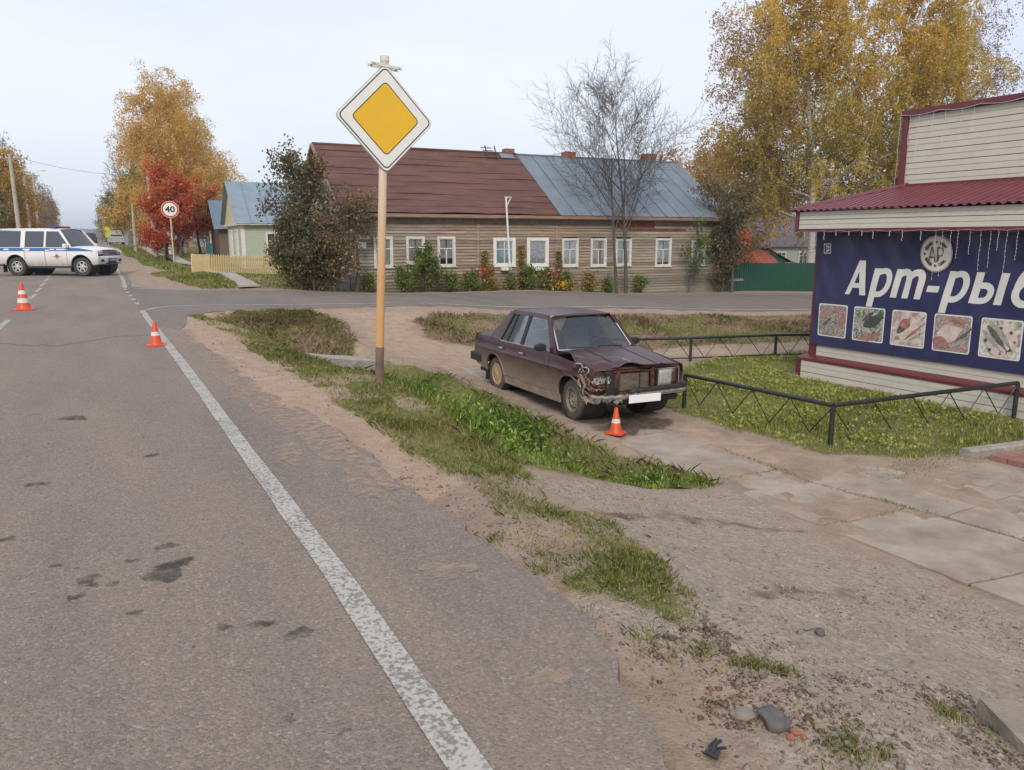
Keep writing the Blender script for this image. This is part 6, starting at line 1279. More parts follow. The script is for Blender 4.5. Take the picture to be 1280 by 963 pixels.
# ------------------------------------------------------------------ utility poles
CP_ = mat('concrete_pole', (.42, .38, .33), .9, .12, 3); WDP = mat('wood_pole', (.26, .22, .19), .9, .2, 3)
def upole(label, x, y, h, m_, lean=(0, 0), arms=True, lamp=False, r=.11):
    z = gz1(x, y); o = empty('utility_pole', (x, y, z), 0, label, 'pole'); top = Vector((lean[0], lean[1], h)); m = MB(); m.tube([(0, 0, -.4), top], [r, r*.68], 10); m.build('shaft', m_, o, smooth=True)
    if arms:
        m = MB(); m.box(tuple(top-Vector((0, 0, .35))), (1.3, .09, .09)); m.build('cross_arm', WDP, o)
        for dx in (-.58, -.25, .25, .58): m = MB(); m.lathe([(.03, 0), (.045, .04), (.03, .1), (.04, .14), (.001, .16)], 8, 'Z', tuple(top+Vector((dx, 0, -.30)))); m.build('insulator', SGW, o)
    if lamp: m = MB(); m.tube([top-Vector((0, 0, .4)), top+Vector((.5, 0, .2)), top+Vector((1.0, 0, .25))], .025, 6); m.box(tuple(top+Vector((1.15, 0, .25))), (.4, .14, .09)); m.build('lamp_arm', SGBACK, o)
    return o, Vector((x, y, z))+top
_, w1 = upole('concrete pole beside the red rowan by the footpath', 3.85, 51.5, 4.75, CP_, (-.12, 0), arms=False, r=.14)
_, w2 = upole('second concrete pole farther along the footpath', 3.5, 66, 3.6, CP_, (.05, 0), arms=False, r=.14)
lp = []
for i, (x, y, h, ln, lb) in enumerate(((-4.0, 68, 7.1, -.05, 'tall concrete pole with a dark cross arm left of the road'), (-4.5, 92, 7.6, 0, 'concrete power pole standing against the yellow birches'), (-4.6, 112, 8.6, .1, 'leaning power pole with a street lamp past the birches'), (-4.6, 150, 8.5, 0, 'distant power pole near the end of the street'), (-4.6, 190, 9, 0, 'farthest power pole by the end of the street'))):
    _, t_ = upole(lb, x, y, h, CP_, (ln, 0), True, i == 2, .17); lp.append(t_)
def wire(name, label, a, b_, sag):
    m = MB(); m.tube([a.lerp(b_, t)-Vector((0, 0, sag*4*t*(1-t))) for t in np.linspace(0, 1, 14)], .012, 4); tag(m.build(name, mat('cable', (.05, .05, .05), .7), None), label, 'wire')
for i in range(4): wire('overhead_wire', ['overhead wire between the tall pole and the birch pole', 'overhead wire between the birch pole and the lamp pole', 'overhead wire leaving the lamp pole', 'overhead wire to the farthest pole'][i], lp[i]+Vector((.25, 0, -.2)), lp[i+1]+Vector((.25, 0, -.2)), .6)
wire('overhead_wire', 'overhead wire crossing the street from the rowan pole', w1, lp[0]+Vector((.5, 0, -.2)), .3); wire('overhead_wire', 'overhead wire between the two footpath poles', w1, w2, .3)
# footpath on the far side
fp_ = MB(); pp_ = [(4.25, 25.9, 4.95, 26.1), (4.5, 28, 5.1, 28.2), (4.62, 32, 5.15, 32.2), (4.6, 36.2, 5.0, 36.4), (4.3, 46, 4.9, 46), (4.2, 60, 4.8, 60), (4.1, 80, 4.8, 80)]
vs_ = []
for i in range(len(pp_)-1):
    for t in np.linspace(0, 1, 8)[:-1]:
        a = [pp_[i][k]*(1-t)+pp_[i+1][k]*t for k in range(4)]; vs_ += [(a[0], a[1], gz1(a[0], a[1])+.05), (a[2], a[3], gz1(a[2], a[3])+.05)]
fp_.add(vs_, [(2*i, 2*i+1, 2*i+3, 2*i+2) for i in range(len(vs_)//2-1)]); tag(fp_.build('footpath', mat('pale_path', (.4, .36, .31), .9, .15, 3), None, fixn=False, solid=-.06), 'pale concrete footpath past the yellow fence', None, None, 'structure')
# far wooded hill
hl_ = MB(); hz_ = lambda u, v: (-700+1500*u, 1150+500*v, -8+(34+7*math.sin(u*9)+4*math.sin(u*23))*math.sin(math.pi*min(1, v*1.0))+3*mnoise.noise(Vector((u*60, v*20, 0))))
hl_.grid(120, 14, hz_); tag(hl_.build('hill', mat('far_forest', (.05, .065, .045), .95, .4, .03), None, smooth='all', fixn=False), 'wooded hill beyond the end of the street', None, None, 'structure')

# ------------------------------------------------------------------ the air
hz_m = bpy.data.materials.new('haze'); hz_m.use_nodes = True; nth = hz_m.node_tree; nth.nodes.remove(nth.nodes['Principled BSDF'])
pv_ = nth.nodes.new('ShaderNodeVolumePrincipled'); pv_.inputs['Color'].default_value = (.86, .91, 1, 1); pv_.inputs['Density'].default_value = .0005; pv_.inputs['Anisotropy'].default_value = .1
nth.links.new(pv_.outputs[0], nth.nodes['Material Output'].inputs['Volume'])
hb_ = MB(); hb_.mm((-1990, -90, -12), (2990, 3390, 50)); tag(hb_.build('haze', hz_m, None), 'thin autumn haze over the street', None, None, 'stuff')
# ------------------------------------------------------------------ trees
BARKB = mat('birch_bark', (.5, .48, .45), .8, .45, 3, stretch=(1, 1, 5)); BARKD = mat('dark_bark', (.095, .075, .06), .9, .3, 6); BARKG = mat('grey_bark', (.17, .145, .12), .9, .3, 5)
class Skel:
    def __init__(s, seed): s.r = random.Random(seed); s.br = []; s.tips = []
    def grow(s, p, d, L, rad, lvl, P):
        r = s.r; n = P['seg'][lvl]; wob = P['wob'][lvl]; tr = P['trop'][lvl]; pts = [p.copy()]; rads = [rad]; end = P.get('end', .25) if lvl < P['max'] else .3
        d = d.copy(); st = L/n
        for i in range(n):
            d = d+Vector((r.gauss(0, wob), r.gauss(0, wob), r.gauss(0, wob)+tr)); d.normalize(); p = p+d*st; pts.append(p.copy()); rads.append(rad*(1-(1-end)*(i+1)/n))
        s.br.append((pts, rads, lvl))
        if lvl >= P['leaf']: s.tips.append((pts, lvl))
        if lvl < P['max']:
            k = P['kids'][lvl]; k = r.randint(k[0], k[1]); t0 = P['start'][lvl]
            for j in range(k):
                t = t0+(1-t0)*(j+r.random())/k; f = t*n; i = min(int(f), n-1); q = pts[i].lerp(pts[i+1], f-i); dd = (pts[i+1]-pts[i]).normalized()
                a = r.uniform(*P['ang'][lvl]); az = j*2.4+r.uniform(-.5, .5); u = dd.orthogonal().normalized(); v = dd.cross(u); side = u*math.cos(az)+v*math.sin(az)
                cd = dd*math.cos(R(a))+side*math.sin(R(a)); ln = L*P['ratio'][lvl]*r.uniform(.7, 1.15)*P['shape'](t, lvl)
                s.grow(q, cd.normalized(), ln, max(rads[i]*P.get('rr', .55)*r.uniform(.7, 1), P.get('rmin', .004)), lvl+1, P)
def branch_mesh(sk, name, m_, rscale=1, far=False):
    V = []; Fq = []
    for pts, rads, lvl in sk.br:
        if lvl >= 3 or (far and lvl == 2):
            st_ = 3 if far else 2; kk = list(range(0, len(pts)-1, st_))+[len(pts)-1]; pts = [pts[i] for i in kk]; rads = [rads[i] for i in kk]
        n = 9 if lvl == 0 else (6 if not far else 4) if lvl == 1 else (4 if not far else 3) if lvl == 2 else 3; b0 = len(V); k = len(pts); up = None
        for i, p in enumerate(pts):
            d = (pts[min(i+1, k-1)]-pts[max(i-1, 0)]).normalized()
            up = d.orthogonal().normalized() if up is None else (up-d*up.dot(d)).normalized()
            q = d.cross(up)
            for j in range(n): a = 2*math.pi*j/n; w_ = p+(up*math.cos(a)+q*math.sin(a))*rads[i]*rscale; V.append((w_.x, w_.y, w_.z))
        for i in range(k-1):
            for j in range(n): Fq.append((b0+i*n+j, b0+i*n+(j+1) % n, b0+(i+1)*n+(j+1) % n, b0+(i+1)*n+j))
    return npmesh(name, V, Fq, m_, smooth=True)
def leaves_mesh(name, pts, size, m_, seed, tint, droop=.3, asp=.62, dirv=None):
    rng = np.random.default_rng(seed); n = len(pts); pts = np.asarray(pts)
    a = rng.normal(size=(n, 3)); a[:, 2] -= droop*2.2; a /= np.linalg.norm(a, axis=1)[:, None]
    b_ = np.cross(a, rng.normal(size=(n, 3))); b_ /= np.linalg.norm(b_, axis=1)[:, None]
    L_ = size*rng.uniform(.6, 1.25, n)[:, None]; V = np.stack([pts-a*L_*.5, pts+b_*L_*asp*.5+a*L_*.05, pts+a*L_*.5, pts-b_*L_*asp*.5+a*L_*.05], 1).reshape(-1, 3)
    F_ = np.arange(4*n).reshape(n, 4); return npmesh(name, V, F_, m_, np.repeat(np.clip(tint, 0, 1), 4))
def sample_tips(sk, n, seed, spread, tmin=.15):
    rng = np.random.default_rng(seed); segs = []
    for pts, lvl in sk.tips:
        for i in range(len(pts)-1):
            if (i+1)/(len(pts)-1) > tmin: segs.append((pts[i], pts[i+1], (pts[i+1]-pts[i]).length))
    A = np.array([s[0][:] for s in segs]); B = np.array([s[1][:] for s in segs]); w_ = np.array([s[2] for s in segs]); i = rng.choice(len(segs), n, p=w_/w_.sum()); t = rng.random(n)[:, None]
    return A[i]*(1-t)+B[i]*t+rng.normal(size=(n, 3))*spread, rng
def tree(name, label, loc, skel, bark, nleaf, lsize, lmat, seed, group=None, spread=.06, tint=None, droop=.3, keep=None, rscale=1, cat='tree', far=None):
    o = empty(name, loc, 0, label, cat, group); link(bpy.data.objects.new('trunk', branch_mesh(skel, 'trunk', bark, rscale, loc[1] > 45 if far is None else far)), o)
    if nleaf:
        P, rng = sample_tips(skel, nleaf, seed, spread)
        if keep is not None: k = keep(P, rng); P = P[k]
        t = tint(P, rng) if tint else rng.random(len(P)); link(bpy.data.objects.new('crown', leaves_mesh('crown', P, lsize, lmat, seed, t, droop)), o)
    return o
def birch(h, seed, dense=1.0, spread=1.0, start=.22):
    sk = Skel(seed); P = dict(seg=[12, 7, 5, 6], wob=[.035, .1, .14, .1], trop=[.03, .03, -.1, -.5], max=3, leaf=2, kids=[(int(30*dense), int(34*dense)), (7, 9), (5, 7)], start=[start, .15, .1], ang=[(38, 62), (25, 65), (20, 70)], ratio=[.34*spread, .45, .8], rr=.5, rmin=.006, shape=lambda t, l: ((.75+.9*t if t < .35 else 1.27-.85*t) if l == 0 else 1), end=.12)
    sk.grow(Vector((0, 0, -.3)), Vector((0, 0, 1)), h, h*.014, 0, P); return sk
def patch(P, s, seed): return fbm(P[:, 0]*1.0+P[:, 1]*.6, P[:, 2]*1.0+P[:, 1]*.3, s, seed)
YB = leafmat('birch_leaves', [(.17, .2, .035), (.36, .31, .045), (.66, .42, .05), (.76, .51, .1)], .5); YO = leafmat('amber_leaves', [(.27, .2, .03), (.52, .31, .045), (.66, .39, .06), (.72, .47, .12)], .5); PKB = leafmat('brown_pink_leaves', [(.22, .13, .08), (.36, .22, .12), (.42, .28, .15)], .35)
REDL = leafmat('rowan_leaves', [(.28, .045, .02), (.5, .075, .03), (.58, .13, .04), (.5, .25, .06)], .35); DKL = leafmat('dark_shrub_leaves', [(.065, .065, .028), (.115, .1, .045), (.21, .135, .065), (.3, .21, .1)], .25); GRL = leafmat('green_leaves', [(.03, .06, .012), (.07, .12, .02), (.13, .18, .03), (.24, .24, .05)], .3); OLV = leafmat('olive_leaves', [(.1, .1, .025), (.2, .17, .035), (.3, .22, .045), (.36, .24, .06)], .35); ORL = leafmat('orange_leaves', [(.3, .14, .03), (.42, .22, .05), (.5, .3, .09)], .35); CONI = leafmat('conifer_needles', [(.008, .025, .012), (.02, .045, .02)], .1)
def leaf_tone(P, rng, s=.55, seed=1, bias=0): return patch(P, s, seed)*.9+rng.normal(0, .16, len(P))+bias  # leaf's own hue, varied by noise patches and random spread
# big yellow birches behind the shop
tree('yellow_birch', 'tall golden birch with two pale trunks behind the fish shop', (35.0, 29.5, -1.2), birch(16.0, 11, 1.15, 1.05, .19), BARKB, 88000, .132, YB, 1, 'birches behind the shop', .09, lambda P, r: leaf_tone(P, r, .35, 3, .12)+.02*(P[:, 2]-9))
tree('yellow_birch', 'broad green-gold birch leaning over the shop roof', (38.6, 28.6, -1.3), birch(17.0, 23, 1.1, 1.0, .12), BARKB, 84000, .132, YB, 2, 'birches behind the shop', .09, lambda P, r: leaf_tone(P, r, .35, 5, .02)+.03*(P[:, 2]-8))
tree('thin_birch', 'thin birch with sparse pinkish brown leaves above the parapet', (44.5, 27.5, -1.4), birch(14.5, 37, .95, 1.15, .15), BARKG, 26000, .12, PKB, 3, None, .12, rscale=1.8)
tree('thin_birch', 'sparse rusty birch left of the golden birches', (34.0, 33.5, -1.2), birch(14.5, 41, .9, 1.0, .2), BARKB, 26000, .13, ORL, 4, None, .12)
# tall birches by the street
tree('yellow_birch', 'tall amber birch towering behind the red rowan', (5.35, 59, .4), birch(11.6, 51, 1.2, 1.12, .1), BARKB, 66000, .125, YO, 5, 'birches along the street', .12, lambda P, r: leaf_tone(P, r, .4, 7, .3)-.02*(P[:, 2]-8), keep=lambda P, r: r.random(len(P)) < np.clip(1.25-np.maximum(P[:, 2]-8.5, 0)*.22, .1, 1))
tree('yellow_birch', 'amber birch with a thin bare top beside the turquoise house', (6.9, 64, .4), birch(11.6, 57, 1.1, .95, .12), BARKB, 38000, .125, YO, 6, 'birches along the street', .12, keep=lambda P, r: r.random(len(P)) < np.clip(1.2-np.maximum(P[:, 2]-6.5, 0)*.2, .08, 1))
# rowan
def bushy(h, seed, sp=.62, n0=(9, 11), lean=.0, up=.05, start=.25, lv=3, rad=.017):
    sk = Skel(seed); P = dict(seg=[6, 6, 5, 4], wob=[.08, .14, .18, .2], trop=[.03, up, .02, -.03], max=lv, leaf=min(2, lv), kids=[n0, (6, 8), (4, 6)], start=[start, .2, .2], ang=[(30, 62), (25, 60), (25, 65)], ratio=[sp, .5, .5], rr=.6, rmin=.005, shape=lambda t, l: (1.1-.45*t if l == 0 else 1), end=.2)
    sk.grow(Vector((0, 0, -.15)), Vector((lean, 0, 1)).normalized(), h*.72, h*rad, 0, P); return sk
tree('red_rowan', 'scarlet rowan tree behind the speed limit sign', (5.3, 51, .25), bushy(5.5, 61, .6, (11, 13), start=.18), BARKD, 24000, .13, REDL, 7, None, .16, lambda P, r: leaf_tone(P, r, .7, 9, .0)+.05*np.maximum(P[:, 2]-3.5, 0))
tree('red_rowan', 'orange-red rowan growing up against the amber birch', (6.6, 53.5, .25), bushy(5.8, 63, .5, (9, 11), start=.3), BARKD, 11000, .13, REDL, 8, None, .16, lambda P, r: leaf_tone(P, r, .7, 4, .3))
# bare trees
def bare(h, seed, kids=((11, 13), (8, 10), (6, 8), (3, 4)), start=.28, sp=.62):
    sk = Skel(seed); P = dict(seg=[8, 7, 6, 5, 4], wob=[.025, .04, .055, .07, .09], trop=[.02, .05, .035, .02, .0], max=4, leaf=4, kids=list(kids), start=[start, .18, .15, .15], ang=[(28, 48), (22, 45), (22, 50), (20, 55)], ratio=[sp, .48, .5, .55], rr=.58, rmin=.0065, shape=lambda t, l: (1.2-.8*t if l == 0 else 1), end=.15)
    sk.grow(Vector((0, 0, -.2)), Vector((0, 0, 1)), h, h*.0115, 0, P); return sk
bx0, by0 = 19.55, 25.75
sk = bare(7.4, 71, ((15, 17), (9, 11), (6, 8), (4, 5)), .28, .62)
sk.grow(Vector((-.55, -.1, -.2)), Vector((-.06, 0, 1)).normalized(), 6.0, .075, 0, dict(seg=[8, 7, 6, 5, 4], wob=[.03, .04, .055, .07, .09], trop=[.02, .05, .035, .02, 0], max=4, leaf=4, kids=[(7, 8), (6, 8), (5, 6), (2, 3)], start=[.35, .2, .15, .15], ang=[(30, 50), (22, 45), (22, 50), (20, 55)], ratio=[.5, .48, .5, .55], rr=.55, rmin=.0065, shape=lambda t, l: (1.05-.45*t if l == 0 else 1), end=.15))
tree('bare_tree', 'bare two-stemmed tree standing before the log house', (bx0, by0, gz1(bx0, by0)), sk, mat('dark_grey_bark', (.085, .07, .06), .9, .3, 5), 1500, .1, OLV, 9, None, .05, keep=lambda P, r: P[:, 2] < 4.2+r.normal(0, .8, len(P)))
tree('bare_tree', 'bare grey tree left of the amber birch', (5.4, 108, .7), bare(11.5, 77, ((13, 15), (7, 8), (5, 6), (2, 3)), .2, .5), BARKG, 0, .1, OLV, 10, None, rscale=3.5)
# tree and lilac thicket at the left end of the log house
tree('lilac_thicket', 'tall dark brown-green lilac thicket at the house corner', (6.75, 26.1, gz1(6.75, 26.1)), bushy(2.8, 81, .6, (14, 16), start=.06, up=.10), BARKD, 15000, .095, DKL, 11, None, .13, lambda P, r: leaf_tone(P, r, .9, 2, -.1), cat='shrub')
tree('lilac_thicket', 'dark lilac thicket with drooping tips before the house gable', (7.45, 26.1, gz1(7.45, 26.1)), bushy(2.7, 83, .55, (14, 16), start=.06, up=.1), BARKD, 13000, .095, DKL, 12, None, .13, lambda P, r: leaf_tone(P, r, .9, 6, .05), cat='shrub')
tree('green_shrub', 'light green shrub beside the yellow picket fence end', (6.0, 26.6, gz1(6.0, 26.6)), bushy(2.0, 85, .6, (10, 12), start=.05, up=.12), BARKD, 5000, .09, GRL, 13, None, .1, lambda P, r: leaf_tone(P, r, 1.2, 6, .2), cat='shrub')
tree('old_apple_tree', 'dark feathery tree rising above the lilac before the gable', (7.0, 27.6, gz1(7.0, 27.6)), bushy(5.2, 87, .55, (10, 12), start=.4), BARKD, 5200, .12, DKL, 14, None, .12, lambda P, r: leaf_tone(P, r, .8, 3, .0))
tree('old_apple_tree', 'brownish thin tree leaning over the brown roof eave', (8.2, 26.2, gz1(8.2, 26.2)), bushy(4.2, 89, .4, (8, 9), start=.62, lean=.06), BARKD, 2600, .1, DKL, 15, None, .12, lambda P, r: leaf_tone(P, r, .8, 3, .25))
# right end of the log house
tree('corner_tree', 'dark leafy tree at the far house corner by the green fence', (25.3, 25.6, gz1(25.3, 25.6)), bushy(5.2, 91, .6, (10, 12), start=.35, lean=.05), BARKD, 6000, .12, DKL, 16, None, .12, lambda P, r: leaf_tone(P, r, .8, 3, -.05))
tree('climbing_shrub', 'dense dark green shrub against the far house corner', (25.1, 26.0, gz1(25.1, 26.0)), bushy(3.4, 93, .4, (12, 14), start=.05, up=.14), BARKD, 6500, .09, DKL, 17, None, .09, lambda P, r: leaf_tone(P, r, .8, 3, -.1), cat='shrub')
tree('leaning_sapling', 'thin leaning sapling with few leaves before the last window', (22.9, 25.8, gz1(22.9, 25.8)), bushy(3.6, 95, .35, (6, 7), start=.2, lean=.22, rad=.012), BARKD, 1100, .1, GRL, 18, None, .1, lambda P, r: leaf_tone(P, r, .8, 3, .1))
rg = random.Random(77)
for i, (x, y, h, m_, lb) in enumerate(((29.5, 30, 3.4, REDL, 'orange-red bush behind the green fence near the house'), (31.5, 31.5, 3.0, ORL, 'rusty bush behind the middle of the green fence'), (27.6, 29.5, 4.4, ORL, 'tall amber bush beside the house rear corner'), (38.3, 29.2, 3.6, YB, 'yellow-green bush at the shop end of the green fence'), (34, 36, 3.2, DKL, 'dark bush before the teal shed'))):
    tree('garden_bush', lb, (x, y, gz1(x, y)), bushy(h, 100+i, .6, (11, 13), start=.12), BARKD, 4500, .13, m_, 20+i, 'bushes behind the green fence', .16, cat='shrub')
for i, (x, y, h, m_, lb) in enumerate(((49.5, 55, 9.6, ORL, 'orange birch standing behind the zinc roof'), (53, 58, 10, ORL, 'second orange birch behind the zinc roof'), (56.5, 55, 9.5, YO, 'amber birch between the zinc roof and the shop'), (56, 66, 10.5, ORL, 'rusty birch farthest behind the zinc roof'), (64, 60, 9.0, PKB, 'pinkish birch behind the purple roof'), (70, 58, 9, PKB, 'pale bare birch right of the purple roof'))):
    tree('garden_birch', lb, (x, y, gz1(x, y)), birch(h+1, 120+i, .8, .95, .12), BARKG, 11000, .22, m_, 30+i, 'birches behind the log house', .18)
# trees lining the far street
rl = [(5.6, 76, 8.0, OLV), (6.8, 84, 8.5, OLV), (5.8, 95, 8.0, YO), (7.0, 106, 9, OLV), (6.0, 118, 9, OLV), (7.5, 132, 10, OLV), (6.0, 150, 10.5, OLV), (6.2, 178, 11, YO), (6.6, 215, 12, OLV)]
lbR = ['olive tree next to the bare grey tree', 'second olive tree along the footpath', 'amber tree along the footpath', 'olive tree opposite the lamp pole', 'olive tree by the parked off-roader', 'olive tree past the parked off-roader', 'tall olive tree near the street end', 'amber tree at the street end', 'farthest olive tree at the street end']
for i, (x, y, h, m_) in enumerate(rl): tree('street_tree', lbR[i], (x, y, gz1(x, y)), bushy(h, 140+i, .55, (9, 10), start=.15), BARKD, 5200, .3, m_, 40+i, 'trees lining the right of the street', .3, lambda P, r: leaf_tone(P, r, .3, 3, .0))
ll = [(-5.6, 84, 9.6, YO, 'b'), (-7.0, 78, 9.0, OLV, 'b'), (-7.5, 92, 11.5, PKB, 'b'), (-5.4, 98, 9.2, YO, 'b'), (-5.2, 116, 9.8, PKB, 'b'), (-5.4, 136, 9.5, PKB, 'b'), (-5.6, 158, 10.5, PKB, 'b'), (-5.8, 182, 11, OLV, 'b')]
lbL = ['golden birch behind the tall concrete pole', 'olive-gold birch at the left edge of the street', 'sparse brownish birch behind the golden one', 'golden birch beside the birch pole', 'thin leafless birch by the lamp pole', 'thin leafless birch past the lamp pole', 'thin distant birch near the street end', 'distant birch at the left street end']
for i, (x, y, h, m_, k) in enumerate(ll): tree('street_birch', lbL[i], (x, y, gz1(x, y)), birch(h-1.2, 160+i, .75, .95, .08), BARKG, 13000 if m_ is not PKB else 3200, .2, m_, 60+i, 'birches lining the left of the street', .22, rscale=2.2)
def conifer(label, x, y, h, seed):
    rng = np.random.default_rng(seed); n = 9000; z = h*(1-rng.random(n)**.6*.95); rad = (h-z)*.26*np.sqrt(rng.random(n))*(1+.25*np.sin(z*9)); a = rng.random(n)*6.283
    P = np.c_[rad*np.cos(a), rad*np.sin(a), z-rad*.35]; o = empty('spruce', (x, y, gz1(x, y)), 0, label, 'tree'); m = MB(); m.tube([(0, 0, -.2), (0, 0, h*.95)], [h*.02, .02], 7); m.build('trunk', BARKD, o); link(bpy.data.objects.new('crown', leaves_mesh('crown', P, .3, CONI, seed, rng.random(n), .6, .3)), o)
conifer('dark spruce at the left of the street behind the police car', -6.4, 70, 4.6, 5)
# ------------------------------------------------------------------ shrubs and flowers along the house front
def hb(u, d=.9): c_, s_ = math.cos(ha), math.sin(ha); x, y = 8.4+u*c_+d*s_*1, 27.4+u*s_-d*c_; return x, y
sh = [(2.6, 1.9, GRL, 4200, .62, 'big leafy green bush under the second house window'), (1.7, 1.0, GRL, 1200, .6, 'low green plant beside the big leafy bush'), (3.6, .9, GRL, 1300, .6, 'low green plant under the third house window'), (4.4, 1.0, GRL, 1300, .6, 'grassy green clump between the third window and the white post'), (5.2, 1.0, OLV, 1200, .55, 'rust-tipped plant beside the white post'), (6.1, .75, GRL, 800, .6, 'small plant at the foot of the white post'), (7.0, 1.05, GRL, 1500, .6, 'green plant under the left flower box'), (7.8, 1.1, GRL, 1600, .6, 'green plant under the right flower box'), (8.6, .9, GRL, 1300, .6, 'green plant with yellow flowers near the corner board'), (9.7, .95, OLV, 1200, .6, 'brownish green plant under the sixth window'), (10.6, .75, GRL, 900, .6, 'small green plant left of the bare tree'), (12.2, .9, GRL, 1100, .6, 'small green plant right of the bare tree'), (.5, .8, GRL, 900, .65, 'low green plant at the lilac foot')]
for i, (u, h, m_, n, sp_, lb) in enumerate(sh):
    x, y = hb(u, .75); tree('house_plant', lb, (x, y, gz1(x, y)), bushy(h*1.05, 200+i, sp_, (9, 11), start=.05, up=.15, rad=.01, lv=2), BARKD, n, .085, m_, 80+i, 'plants along the log house front', .07, lambda P, r: leaf_tone(P, r, 2., 6, .1), cat='plant')
for i, (u, h) in enumerate(((5.25, 1.5), (7.0-.15, 1.75), (8.55, 1.6))):
    x, y = hb(u, .12); o = empty('climbing_vine', (x, y, gz1(x, y)), 0, ['yellow-green vine beside the white post', 'yellow-green vine between the two flower boxes', 'yellow-green vine beside the sixth window'][i], 'vine', 'vines on the house wall')
    rng = np.random.default_rng(i); z = rng.random(700)*h; P = np.c_[rng.normal(0, .07, 700), rng.normal(-.02, .04, 700), z]; m = MB(); m.tube([(0, 0, 0), (.03, 0, h*.5), (-.02, 0, h)], .012, 5); m.build('stem', BARKD, o); link(bpy.data.objects.new('foliage', leaves_mesh('foliage', P, .085, OLV, i, rng.random(700))), o)
FLR = leafmat('red_flower', [(.4, .02, .03), (.5, .06, .06)], .3); FLY_ = leafmat('yellow_flower', [(.6, .3, .01), (.65, .42, .03)], .3)
for i, (u, z0, m_, n, lb) in enumerate(((4.75, .75, FLR, 60, 'red flowers beside the white post plants'), (7.85, .65, FLR, 60, 'red flowers under the right flower box'), (8.35, .25, FLY_, 160, 'yellow-orange flowers by the house corner board'))):
    x, y = hb(u, .95); rng = np.random.default_rng(i); P = np.c_[rng.normal(0, .2 if i < 2 else .42, n), rng.normal(0, .08, n), z0+rng.normal(0, .11, n)]; o = empty('flower_clump', (x, y, gz1(x, y)), 0, lb, 'flowers'); link(bpy.data.objects.new('blossom', leaves_mesh('blossom', P, .09, m_, i, rng.random(n), 0, .9)), o)
    m = MB()
    for p in P[::6]: m.tube([(p[0]*.6, p[1], -.05), tuple(p)], .006, 4)
    tag(m.build('stems', mat('stem_green', (.06, .1, .02), .8), o), None, None, None, 'stuff')
# ------------------------------------------------------------------ grass, weeds, litter (uncountable)
def scatter(poly, n, seed, dens=None):
    rng = np.random.default_rng(seed); p = np.array(poly); lo, hi = p.min(0), p.max(0); x = rng.uniform(lo[0], hi[0], n); y = rng.uniform(lo[1], hi[1], n)
    k = inside(x, y, poly); x, y = x[k], y[k]
    if dens is not None: k = rng.random(len(x)) < dens(x, y); x, y = x[k], y[k]
    return x, y, rng
def blades(name, label, x, y, rng, h, wd, m_, tint, lean=.55, curl=.5, cat='grass'):
    n = len(x); z = gz(x, y)-.006; a = rng.uniform(0, 2*math.pi, n); H = h*rng.uniform(.45, 1.25, n) if np.isscalar(h) else h*rng.uniform(.6, 1.2, n); W = wd*rng.uniform(.6, 1.3, n); ln = np.abs(rng.normal(0, lean, n))+.1
    dx, dy = np.cos(a), np.sin(a); sx, sy = -dy, dx
    def pt(t, w_): 
        o = H*(ln*t*(.4+.6*t)); zz = H*(t-curl*ln*.35*t*t); return np.stack([x+dx*o+sx*W*w_, y+dy*o+sy*W*w_, z+zz], 1)
    V = np.stack([pt(0, -.5), pt(0, .5), pt(.55, .42), pt(1, 0), pt(.55, -.42)], 1).reshape(-1, 3)
    F_ = np.arange(5*n).reshape(n, 5); me = npmesh(name, V, F_, m_, np.repeat(np.clip(tint, 0, 1), 5)); return tag(link(bpy.data.objects.new(name, me)), label, cat, None, 'stuff')
def noroad(x, y): return ~inside(x, y, CROSS_N+CROSS_F[::-1])
GB = leafmat('lush_grass', [(.12, .19, .035), (.2, .31, .05), (.3, .42, .075), (.42, .42, .14)], .35); GL = leafmat('lawn_grass', [(.18, .215, .045), (.28, .32, .065), (.38, .41, .095), (.5, .42, .17)], .35); GV = leafmat('verge_grass', [(.15, .185, .04), (.22, .245, .055), (.31, .285, .085), (.42, .34, .15)], .3); GD = leafmat('dry_grass', [(.16, .115, .06), (.24, .165, .08), (.18, .19, .05), (.36, .26, .13)], .3)
x, y, r = scatter(LUSH, 60000, 1, lambda x, y: np.where(y > 12.4, .12, 1)*np.clip(pdist(x, y, LUSH)/.35, .12, 1)*(.45+.55*sstep(.35, .6, fbm(x, y, 1.2, 5))))
blades('ditch_grass', 'lush bright green grass filling the ditch', x, y, r, .045+.085*sstep(.3, .7, fbm(x, y, 1.6, 8)), .012, GB, fbm(x, y, 1.5, 9)*.7+r.normal(.05, .15, len(x)))
x, y, r = scatter(LUSH, 9000, 2, lambda x, y: (y < 12.4)*np.clip(pdist(x, y, LUSH)/.5-.2, 0, .7)*sstep(.45, .6, fbm(x, y, 1.2, 5)))
P = np.c_[x, y, gz(x, y)+r.uniform(.03, .2, len(x))]; tag(link(bpy.data.objects.new('ditch_weeds', leaves_mesh('ditch_weeds', P, .06, GB, 3, r.normal(.5, .2, len(P)), -.2, .4))), 'broad-leaved green weeds among the ditch grass', 'weeds', None, 'stuff')
x, y, r = scatter(LUSH, 9000, 13, lambda x, y: (y < 12.4)*(.2+.8*sstep(.45, .65, fbm(x, y, 1.7, 44)))); blades('dead_stems', 'dry straw stems and dead leaves among the ditch grass', x, y, r, .12, .006, GD, r.normal(.85, .15, len(x)), .8)
x, y, r = scatter(VERGE, 150000, 3, lambda x, y: np.minimum(1, 1.25*gattr(grass, x, y))*(.25+.75*sstep(.3, .62, fbm(x, y, 2.6, 12))))
blades('verge_grass', 'short olive grass on the road verge', x, y, r, .045+.05*sstep(.4, .75, fbm(x, y, 1.3, 14)), .007, GV, fbm(x, y, .9, 15)*.8+r.normal(.05, .18, len(x)))
